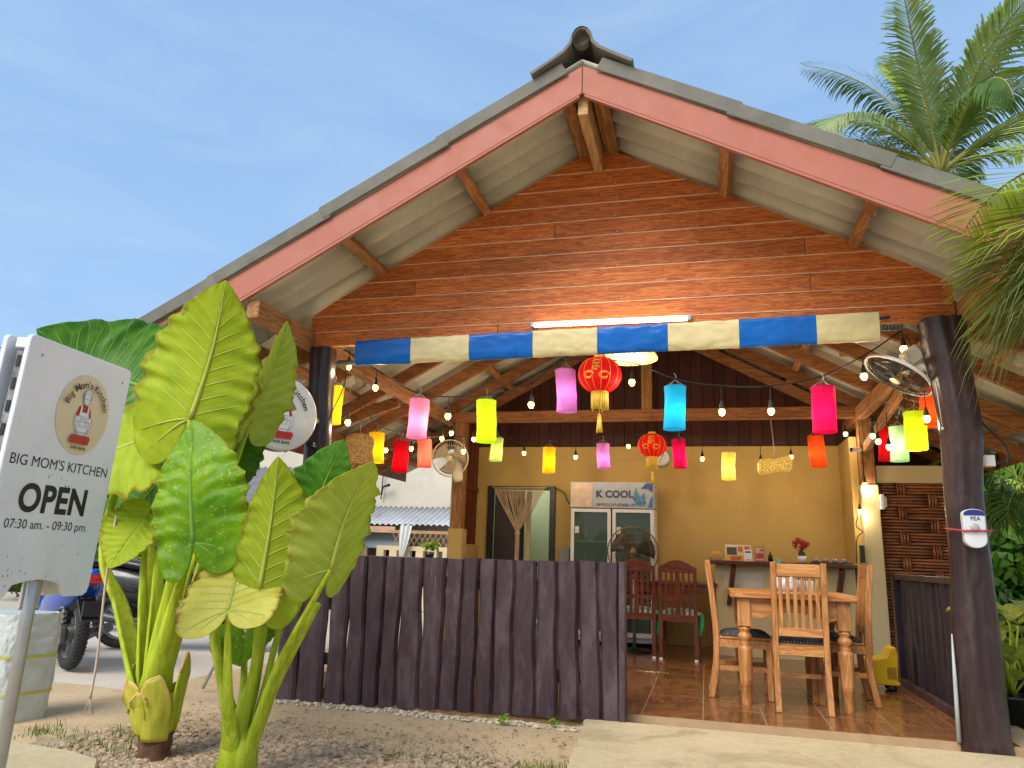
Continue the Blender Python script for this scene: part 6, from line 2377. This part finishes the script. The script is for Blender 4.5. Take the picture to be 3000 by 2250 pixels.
def broad_pot(label, c, leaves, potr, poth, seed):
    t_ = thing("potted_plant", label, "potted plant", (c[0], c[1], GZ), group="broad-leaved pots by the corner post")
    b_ = MB()
    b_.lathe([(.0001, 0), (potr * .75, 0), (potr, poth), (potr * 1.06, poth), (potr * 1.06, poth + .02), (potr * .92, poth + .02), (potr * .9, poth - .03), (.0001, poth - .03)], (c[0], c[1], GZ), 18)
    b_.build("pot", BLACKP, t_)
    rg = random.Random(seed)
    for k in range(leaves):
        a = rg.uniform(0, 6.28)
        z = poth + rg.uniform(.12, .55)
        A = Vector((c[0] + .10 * math.cos(a), c[1] + .10 * math.sin(a), GZ + z))
        T = A + Vector((math.cos(a) * .30, math.sin(a) * .30, rg.uniform(-.05, .14)))
        s = Vector((-math.sin(a), math.cos(a), 0)) * .085
        b_ = MB()

        def f_(u, v, A=A, T=T, s=s):
            w_ = math.sin(math.pi * min(1, v ** .8)) ** .8
            return A.lerp(T, v) + s * (2 * u - 1) * w_ + Vector((0, 0, .06 * math.sin(math.pi * v) + .02 * (2 * u - 1) ** 2))
        b_.grid(f_, 6, 10)
        lf = b_.build("leaf", leafy("dumb_cane_leaf", (.16, .24, .04), (.50, .52, .12), trans=.3, scale=22, speck=((.08, .20, .03), .8)), t_)
        b_ = MB()
        b_.tube([(c[0], c[1], GZ + poth), A], [.010, .006], 6)
        b_.build("leaf_stalk", STALK, t_)
    return t_


broad_pot("speckled broad-leaved plant in black pot against the corner post", (2.02, 6.15, 0), 9, .13, .24, 1)
broad_pot("speckled broad-leaved plant in black pot a step behind the corner post", (2.32, 6.7, 0), 10, .14, .26, 2)
broad_pot("speckled broad-leaved plant in black pot near the spider plants", (2.55, 7.15, 0), 9, .12, .22, 3)

# ================================================================== LEFT BACKGROUND
hs = thing("neighbour_house", "pale rendered house with grey corrugated lean-to and beige balustrade behind the yard", "house", (-7.0, 15.2, GZ))
RENDER_ = plain("weathered_render", (0.58, 0.52, 0.42), .85, var=.10, scale=1.2, bump=.1, dirt=((.42, .37, .30), .6))
b = MB()
b.lo((-10.5, 15.0, -.1), (-4.6, 15.2, 3.6))
b.build("wall", RENDER_, hs)
TIN = plain("lean_to_tin", (0.40, 0.41, 0.43), .6, .3, var=.12, scale=3, dirt=((.24, .23, .22), .5))
for k in range(6):
    b = MB()
    x0 = -10.4 + k * .97

    def f(u, v, x0=x0):
        x = x0 + 1.0 * u
        return (x, 15.0 - 1.15 * v, 1.95 - .42 * v + .018 * math.sin(x * 2 * math.pi / .12) + (.006 if k % 2 else 0))
    b.grid(f, 60, 2)
    b.build("lean_to_sheet", TIN, hs, solid=.004)
b = MB()
b.lo((-10.3, 13.86, 1.37), (-5.95, 13.93, 1.49))
b.build("lean_to_beam", plain("salmon_beam", (.56, .32, .20), .6), hs)
BLUEP = plain("pale_blue_board", (.42, .50, .54), .6, var=.06)
for k in range(5):
    b = MB()
    b.lo((-10.2 + k * .85, 14.1, 1.07), (-9.36 + k * .85, 14.13, 1.36))
    b.build("board_panel", BLUEP, hs)
b = MB()
b.lo((-8.3, 14.1, -.05), (-6.72, 14.14, 1.065))
b.build("board_wall", BLUEP, hs)
b = MB()
b.lo((-6.70, 14.08, -.05), (-6.62, 14.16, 1.06))
b.build("door_post", plain("salmon_beam", (.56, .32, .20), .6), hs)
b = MB()
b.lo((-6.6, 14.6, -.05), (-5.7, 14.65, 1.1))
b.build("doorway_shade_panel", plain("deep_shade", (.012, .012, .014), .9), hs)  # near-black panel; the shade of the opening is put into its colour
BALC = plain("beige_balustrade", (.60, .48, .28), .7, var=.06)
b = MB()
b.lo((-6.15, 13.5, .985 - .30), (-4.6, 13.62, .985 - .12))
b.lo((-6.15, 13.5, .985 + .05), (-4.6, 13.62, .985 + .13))
for x in np.arange(-6.15, -4.5, .27):
    b.lo((x, 13.501, .985 - .119), (x + .15, 13.619, .985 + .049))
b.build("balustrade", BALC, hs)
b = MB()
b.lo((-6.15, 13.505, -.06), (-4.6, 13.60, .684))
b.build("balustrade_base", BALC, hs)
LAT = plain("lattice_wood", (.40, .22, .12), .6)
b = MB()
for k in range(14):
    x = -5.95 + k * .11
    b.bar((x, 13.75, 1.10), (x + .16, 13.75, 1.36), .012, .02, (0, 1, 0))
    b.bar((x + .16, 13.765, 1.10), (x, 13.765, 1.36), .012, .02, (0, 1, 0))
b.lo((-6.0, 13.74, 1.36), (-4.5, 13.78, 1.42))
b.build("lattice", LAT, hs, kind="stuff")
b = MB()
def f(u, v):
    w_ = np.interp(v, [0, .35, .8, 1], [.17, .15, .09, .05])
    return (-5.52 - .07 * v + w_ * (u - .5) * 2 * .75, 13.4 + .03 * math.sin(u * 18), 1.50 - .62 * v)
b.grid(f, 20, 10)
b.build("hanging_cloth", plain("white_cloth", (.70, .70, .68), .8, var=.05), label="white cloth hung knotted from the lean-to roof edge", cat="cloth")
t = thing("street_wire", "black bracket lamp on thin cable against the pale house wall", "lamp", (-7.0, 14.9, 1.9))
b = MB()
b.tube([(-6.75, 14.93, 3.2), (-6.78, 14.93, 2.1)], .012, 5)
b.build("cable", CORD, t)
b = MB()
b.tube([(-6.78, 14.93, 2.2), (-6.72, 14.85, 2.36), (-6.55, 14.8, 2.40)], [.02, .02, .035], 6)
b.build("lamp_arm", CORD, t)
# grey neighbouring shed roof seen between leaves and post
sh_ = thing("shed", "grey weathered tin-roofed shed behind the round sign", "shed", (-9.5, 12.2, GZ))
b = MB()
b.grid(lambda u, v: (-11.5 + 4.2 * u, 11.2 + 2.2 * v, 1.75 + .85 * v + .02 * math.sin(u * 190)), 120, 4)
b.build("roof", plain("shed_tin", (.20, .19, .185), .7, .2, var=.25, scale=5), sh_)
b = MB()
b.lo((-11.3, 11.6, -.1), (-7.5, 13.2, 1.74))
b.build("wall", plain("shed_board", (.10, .085, .075), .8, var=.3), sh_)

# small plant on the fence top
t = thing("seedling_pot", "small green seedling in a dark pot on top of the log fence", "potted plant", (-1.98, 5.29, .968))
b = MB()
b.lathe([(.0001, 0), (.03, 0), (.038, .04), (.0001, .035)], (-1.98, 5.285, .968), 12)
b.build("pot", BLACKP, t)
foliage((-1.98, 5.285, 1.05), (.085, .05, .05), 60, .028, 5, inner=.2).build("foliage", BUSH[2], t)

# shrubs and poles behind the scooters
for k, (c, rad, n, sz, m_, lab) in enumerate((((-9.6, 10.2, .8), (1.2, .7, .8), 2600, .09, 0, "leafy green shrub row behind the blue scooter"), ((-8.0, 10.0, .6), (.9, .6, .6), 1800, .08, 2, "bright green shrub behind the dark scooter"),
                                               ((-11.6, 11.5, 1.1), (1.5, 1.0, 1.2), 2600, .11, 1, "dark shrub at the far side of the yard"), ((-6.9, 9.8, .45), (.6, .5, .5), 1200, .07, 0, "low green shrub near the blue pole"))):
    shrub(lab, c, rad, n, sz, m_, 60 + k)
b = MB()
b.tube([(-7.5, 9.0, -.1), (-7.48, 9.0, 2.2)], .055, 12)
b.build("blue_pole", plain("blue_paint", (.02, .13, .34), .4), label="thick blue pole standing behind the scooters", cat="pole")
b = MB()
b.tube([(-7.25, 9.0, -.1), (-7.22, 9.0, 2.1)], .035, 12)
b.build("white_pole", WHITEP, label="thin white pole standing next to the blue pole", cat="pole")
t = thing("panel_fence", "dark corrugated panel fence along the far side of the yard", "fence", (-10.5, 12.6, GZ))
for k in range(9):
    b = MB()
    x0 = -14.5 + k * .9
    b.grid(lambda u, v, x0=x0: (x0 + .89 * u, 12.9 + .02 * math.sin(u * 60), -.1 + 1.75 * v), 50, 1)
    b.build("panel", plain("dark_tin", (.045, .045, .05), .6, .2, var=.3), t, solid=.004)


# ---- scooters
def scooter(label, loc, rz, paint, lamp_red=True):
    t_ = thing("scooter", label, "scooter", loc, rz, "scooters parked in the yard")
    PB, DK = paint, plain("scooter_black", (.012, .012, .014), .3, var=.2)
    for x, nm in ((-.63, "rear_wheel"), (.66, "front_wheel")):
        b_ = MB()
        prof_ = [(.19 + .055 * math.cos(R(a)) * 1.0 + .045, .050 * math.sin(R(a))) for a in range(-120, 121, 20)]
        b_.lathe(prof_, (x, 0, .29), 36, Matrix.Rotation(R(90), 3, 'X'))
        w_ = b_.build(nm, RUBBER, t_, local=True)
        b_ = MB()
        for k in range(52):
            a = 2 * math.pi * k / 52
            for s in (-1, 1):
                p = Vector((x + .290 * math.cos(a), s * .010, .29 + .290 * math.sin(a)))
                q = Vector((x + .276 * math.cos(a + .09), s * .042, .29 + .276 * math.sin(a + .09)))
                b_.bar(p, q, .010, .004, (math.cos(a), 0, math.sin(a)))
        b_.build("tread", RUBBER, w_, local=True, kind="stuff")
        b_ = MB()
        b_.lathe([(.20, -.045), (.205, -.03), (.185, -.02), (.185, .02), (.205, .03), (.20, .045)], (x, 0, .29), 32, Matrix.Rotation(R(90), 3, 'X'))
        for k in range(5):
            a = 2 * math.pi * k / 5
            b_.bar((x, 0, .29), (x + .19 * math.cos(a), 0, .29 + .19 * math.sin(a)), .022, .035, (0, 1, 0))
        b_.build("rim", GREYM if x < 0 else DK, w_, local=True)
        b_ = MB()
        b_.lathe([(.0001, -.09), (.055, -.085), (.075, -.05), (.075, .05), (.055, .06), (.0001, .062)], (x, 0, .29), 20, Matrix.Rotation(R(90), 3, 'X'))
        b_.build("hub", plain("cast_alloy", (.16, .15, .14), .5, .5, var=.3), w_, local=True)

    def loft(nm, secs, mat, bev=0):
        b_ = MB()
        n = 14
        vs_, fs_ = [], []
        for (x, y, z, hw, hh, p_) in secs:
            for k in range(n):
                a = 2 * math.pi * k / n
                ca, sa = math.cos(a), math.sin(a)
                vs_.append((x, y + hw * math.copysign(abs(ca) ** p_, ca), z + hh * math.copysign(abs(sa) ** p_, sa)))
        for i in range(len(secs) - 1):
            for k in range(n):
                fs_.append((i * n + k, i * n + (k + 1) % n, (i + 1) * n + (k + 1) % n, (i + 1) * n + k))
        fs_.append(tuple(range(n - 1, -1, -1)))
        fs_.append(tuple((len(secs) - 1) * n + k for k in range(n)))
        b_.add(vs_, fs_, True)
        return b_.build(nm, mat, t_, local=True)
    loft("tail_fairing", [(-1.02, 0, .80, .05, .03, .7), (-.92, 0, .74, .11, .10, .7), (-.62, 0, .64, .16, .17, .7), (-.30, 0, .57, .17, .18, .7), (-.05, 0, .50, .15, .13, .7), (.05, 0, .42, .13, .08, .7)], PB)
    loft("seat", [(-.86, 0, .86, .10, .03, .7), (-.70, 0, .86, .14, .05, .7), (-.35, 0, .80, .15, .055, .7), (-.05, 0, .76, .12, .05, .7), (.04, 0, .74, .06, .03, .7)], DK)
    loft("under_body", [(-.85, 0, .58, .05, .05, .8), (-.55, 0, .50, .09, .10, .8), (-.2, 0, .34, .13, .12, .8), (.2, 0, .26, .14, .07, .8), (.42, 0, .30, .13, .08, .8)], DK)
    loft("front_shield", [(.36, 0, .30, .15, .06, .7), (.44, 0, .50, .19, .08, .7), (.50, 0, .75, .18, .07, .7), (.52, 0, .95, .12, .06, .7), (.50, 0, 1.05, .10, .05, .7)], PB)
    loft("front_fender", [(.44, 0, .52, .04, .03, .8), (.58, 0, .60, .07, .03, .8), (.72, 0, .60, .07, .03, .8), (.88, 0, .48, .04, .03, .8)], PB)
    b_ = MB()
    for s in (-1, 1):
        b_.tube([(.66, s * .085, .29), (.58, s * .085, .62), (.50, s * .05, .95)], .022, 8)
    b_.tube([(.58, -.085, .62), (.58, .085, .62)], .02, 8)
    b_.build("fork", GREYM, t_, local=True)
    b_ = MB()
    b_.tube(catmull([(.38, -.34, 1.04), (.46, -.2, 1.06), (.50, 0, 1.02), (.46, .2, 1.06), (.38, .34, 1.04)], 4), .016, 8)
    b_.build("handlebar", DK, t_, local=True)
    for s in (-1, 1):
        b_ = MB()
        b_.tube([(.44, s * .22, 1.06), (.46, s * .26, 1.22)], .006, 5)
        b_.lathe([(.0001, .012), (.05, .01), (.055, 0), (.0001, -.02)], (.46, s * .28, 1.25), 14, Matrix.Rotation(R(80), 3, 'Y') @ Matrix.Diagonal((.7, 1.2, 1)))
        b_.build("mirror", DK, t_, local=True)
        b_ = MB()
        P_ = [Vector((-.66 + .0, s * .10, .33)).lerp(Vector((-.60, s * .10, .62)), k / 60) + Vector((math.cos(k * .75) * .026, math.sin(k * .75) * .026, 0)) for k in range(61)]
        b_.tube(P_, .006, 5)
        b_.tube([(-.66, s * .10, .30), (-.60, s * .10, .66)], .013, 8)
        b_.build("shock_absorber", GREYM, t_, local=True)
    b_ = MB()
    b_.tube(catmull([(-.15, -.12, .22), (-.35, -.15, .22), (-.55, -.16, .28), (-.95, -.17, .36)], 4), [.02] * 5 + [.045] * 7 + [.04], 12)
    b_.build("exhaust", plain("exhaust_steel", (.14, .14, .15), .35, .6), t_, local=True)
    b_ = MB()
    b_.prism([(-.75, .22), (-.15, .16), (-.12, .30), (-.40, .40), (-.72, .36)], (0, .07, 0), (1, 0, 0), (0, 0, 1), (0, .08, 0))
    b_.build("engine_case", plain("engine_grey", (.10, .105, .11), .5, .3, var=.2), t_, local=True, bevel=.02)
    b_ = MB()
    b_.ball((-.98, 0, .76), .09, 12, 8, (.6, 1.1, .6))
    b_.build("tail_lamp", plain("lamp_red", (.50, .008, .012), .15, coat=.5), t_, local=True)
    b_ = MB()
    b_.lo((-1.02, -.07, .46), (-1.0, .07, .58))
    b_.build("number_plate_holder", DK, t_, local=True)
    b_ = MB()
    b_.bar((-.80, 0, .62), (-1.02, 0, .42), .14, .02)
    b_.build("mudguard", DK, t_, local=True)
    b_ = MB()
    b_.ball((.545, 0, .90), .07, 12, 8, (.5, 1.3, .8))
    b_.build("headlamp", plain("lamp_clear", (.6, .6, .62), .1), t_, local=True)
    b_ = MB()
    b_.tube([(-.1, .10, .18), (-.16, .20, .02), (-.16, .24, .0)], .010, 6)
    b_.build("side_stand", GREYM, t_, local=True)
    return t_


BLUEB = plain("metallic_blue", (.008, .07, .42), .2, .25, var=.05, coat=.6)
scooter("glossy blue scooter with red tail lamp parked behind the wrapped bale", (-5.80, 5.82, -.058), R(150), BLUEB)
scooter("black scooter parked behind the elephant-ear stalks", (-5.3, 7.0, -.058), R(20), plain("gloss_black", (.02, .02, .022), .25, var=.1, coat=.5))
scooter("dark grey scooter parked at the rear by the green shrubs", (-7.0, 8.1, -.058), R(-160), plain("gloss_grey", (.06, .065, .07), .25, var=.1, coat=.5))

# wrapped bale
t = thing("wrapped_bale", "upright sack bale wrapped in crinkled clear plastic with yellow straps", "bale", (-3.98, 3.95, GZ))
b = MB()
def f(u, v):
    a = 2 * math.pi * u
    ca, sa = math.cos(a), math.sin(a)
    rx = .21 * math.copysign(abs(ca) ** .45, ca)
    ry = .16 * math.copysign(abs(sa) ** .45, sa)
    k = 1 + .05 * math.sin(math.pi * v) + .03 * noise.noise(Vector((ca * 3, sa * 3, v * 7))) + .045 * abs(noise.noise(Vector((ca * 5 + v * 4, sa * 5, v * 13)))) + .02 * abs(noise.noise(Vector((ca * 16, sa * 16, v * 22 + ca * 5))))
    return (-4.26 + rx * k * (.98 + .04 * v) + ry * .25, 3.98 + ry * k, -.09 + .64 * v + .010 * noise.noise(Vector((ca * 5, sa * 5, v * 2))))
b.grid(f, 120, 60)
top = [f(i / 120, 1.0) for i in range(120)]
b.add(top, [tuple(range(120))])
b.build("sack", plain("crinkled_plastic", (.52, .56, .53), .22, var=.10, scale=9, bump=1.0, dirt=((.44, .42, .20), .5)), t)
for z in (.29, .075):
    b = MB()
    b.grid(lambda u, v, z=z: tuple(Vector(f(u, (z + .015 * v + .09) / .64)) + (Vector(f(u, (z + .09) / .64)) - Vector((-4.26, 3.98, z))).normalized() * .004), 48, 1)
    b.build("strap", plain("yellow_strap", (.52, .48, .05), .4, var=.15), t)
b = MB()
for k in range(9):
    b.grid(lambda u, v, k=k: tuple(Vector(f(.60 + .14 * u, (.02 + .016 * k + .006 * v + .09) / .64)) * 1.0 + Vector((.000, -.004, 0))), 8, 1)
b.build("print_lines", plain("sack_print", (.22, .26, .30), .5), t, kind="stuff")

# folding table with grey legs behind the smaller plant
t = thing("folding_table", "folding table with thin grey steel legs behind the smaller elephant-ear plant", "table", (-3.6, 5.6, -.06))
for (x, y, tx, ty) in ((-3.72, 5.22, -3.58, 5.5), (-3.30, 5.30, -3.42, 5.55), (-3.78, 5.95, -3.6, 5.7), (-3.32, 5.98, -3.42, 5.72)):
    b = MB()
    b.tube([(x, y, -.058), (tx, ty, .62)], .013, 8)
    b.build("leg", STEEL, t)
b = MB()
b.lo((-3.85, 5.3, .622), (-3.25, 5.95, .645))
b.build("tabletop", plain("grey_laminate", (.40, .41, .42), .4), t, bevel=.004)

# overhead cable at the far left
b = MB()
b.tube(catmull([(-30, 24, 9.0), (-22, 22, 8.2), (-14, 20, 8.6)], 6), .02, 5)
b.build("overhead_cable", CORD, label="thin black utility cable crossing the sky beyond the pole sign", cat="cable")

# ================================================================== GRAVEL, STONES, GRASS
def stones(regions, seed):
    rg = random.Random(seed)
    b_ = MB()
    ico = [(0, 0, 1), (.89, 0, .45), (.28, .85, .45), (-.72, .53, .45), (-.72, -.53, .45), (.28, -.85, .45), (.72, .53, -.45), (-.28, .85, -.45), (-.89, 0, -.45), (-.28, -.85, -.45), (.72, -.53, -.45)]
    fc = [(0, 1, 2), (0, 2, 3), (0, 3, 4), (0, 4, 5), (0, 5, 1), (1, 6, 2), (2, 7, 3), (3, 8, 4), (4, 9, 5), (5, 10, 1), (2, 6, 7), (3, 7, 8), (4, 8, 9), (5, 9, 10), (1, 10, 6)]
    for (x0, x1, y0, y1, n, s0, s1, zb) in regions:
        for k in range(n):
            x, y = rg.uniform(x0, x1), rg.uniform(y0, y1)
            s = s0 + (s1 - s0) * rg.random() ** 3
            sc = (s * rg.uniform(.8, 1.5), s * rg.uniform(.7, 1.2), s * rg.uniform(.4, .7))
            M2 = Euler((rg.uniform(-.4, .4), rg.uniform(-.4, .4), rg.uniform(0, 6.28))).to_matrix()
            z = (gz(x, y) + .007 if zb is None else zb)
            b_.add([M2 @ Vector((p[0] * sc[0] * rg.uniform(.8, 1.2), p[1] * sc[1], p[2] * sc[2])) + Vector((x, y, z)) for p in ico], fc)
    return b_


STONE = plain("pebble", (0.36, 0.26, 0.17), .85, var=.5, scale=22, bump=.2, dirt=((.55, .47, .36), .9))
stones([(-3.4, -1.0, 3.2, 4.2, 7000, .006, .026, None), (-3.4, -1.2, 3.9, 4.6, 1800, .003, .010, None), (-3.5, -1.0, 3.2, 4.9, 1400, .003, .009, None), (-3.2, -2.3, 3.30, 3.55, 500, .008, .024, None)], 1).build("gravel", STONE, kind="stuff", label="loose brown gravel around the elephant-ear plants")
stones([(-3.1, -.6, 5.02, 5.14, 420, .006, .024, None)], 2).build("stone_row", plain("pale_rubble", (.56, .47, .35), .9, var=.2, scale=20), kind="stuff", label="small pale stones along the foot of the log fence")
stones([(1.85, 2.9, 4.6, 5.7, 1400, .012, .028, -.05)], 3).build("white_pebbles", plain("white_pebble", (.74, .74, .74), .7, var=.1, scale=12), kind="stuff", label="bright white pebbles beside the concrete apron")


rg_ = random.Random(5)
b = MB()
for k in range(150):
    x, y = rg_.uniform(-3.4, -0.8), rg_.uniform(3.3, 4.9)
    a, ln = rg_.uniform(0, 6.28), rg_.uniform(.012, .035)
    d_, n_ = Vector((math.cos(a), math.sin(a), 0)), Vector((-math.sin(a), math.cos(a), 0))
    p = Vector((x, y, gz(x, y) + .010))
    lift = Vector((0, 0, rg_.uniform(.002, .012)))
    b.add([p - d_ * ln, p + n_ * ln * .35 + lift, p + d_ * ln + lift * .5, p - n_ * ln * .35 + lift], [(0, 1, 2, 3)])
b.build("leaf_litter", plain("dry_leaf", (.26, .16, .08), .9, var=.5, scale=12), kind="stuff", label="scattered dry leaf bits on the dirt")


def grass(regions, seed, L):
    rg = random.Random(seed)
    b_ = MB()
    for (x0, x1, y0, y1, n, hh, zb) in regions:
        nt = max(1, n // 12)
        tufts = [(rg.uniform(x0, x1), rg.uniform(y0, y1)) for _ in range(nt)]
        for k in range(n):
            tx, ty = tufts[k % nt]
            x, y = tx + rg.gauss(0, .06), ty + rg.gauss(0, .05)
            h = hh * rg.uniform(.4, 1.2)
            a = rg.uniform(0, 6.28)
            d = Vector((math.cos(a), math.sin(a), 0))
            s = Vector((-d.y, d.x, 0)) * .0028
            z = gz(x, y) - .004 if zb is None else zb
            p = Vector((x, y, z))
            m1, t1 = p + Vector((0, 0, h * .6)) + d * h * .2, p + Vector((0, 0, h * .9)) + d * h * .65
            b_.add([p - s, p + s, m1 - s * .8, m1 + s * .8, t1], [(0, 1, 3, 2), (2, 3, 4)])
    return b_


GRS = leafy("grass_blade", (.07, .12, .02), (.18, .24, .05), trans=.25, scale=5)
grass([(-1.75, -.72, 4.0, 4.17, 620, .034, None), (-3.75, -2.9, 3.55, 3.95, 380, .06, None), (-3.3, -2.2, 3.7, 4.2, 260, .03, None), (-1.9, -.8, 4.2, 4.5, 140, .02, None), (-.86, -.76, 4.15, 4.25, 60, .05, None)], 1, .1).build("grass", GRS, kind="stuff", label="sparse green grass tufts in the dirt")
grass([(1.95, 6.5, 7.0, 13.0, 16000, .13, -.06)], 2, .1).build("lawn_grass", leafy("lawn_blade", (.14, .22, .03), (.34, .40, .07), trans=.3, scale=1.5), kind="stuff", label="bright rough lawn grass beside the building")
for k, (x, y) in enumerate(((-.98, 5.06), (-1.3, 5.02))):
    t = thing("seedling", ("tiny green seedling at the foot of the log fence near the apron", "tiny green seedling at the fence foot away from the apron")[k], "plant", (x, y, GZ), group="seedlings by the fence")
    foliage((x, y, -.03), (.045, .03, .03), 26, .022, 80 + k, inner=.1).build("foliage", BUSH[2], t)
    b = MB()
    b.tube([(x, y, GZ - .01), (x, y, -.04)], .003, 4)
    b.build("stem", STALK, t)
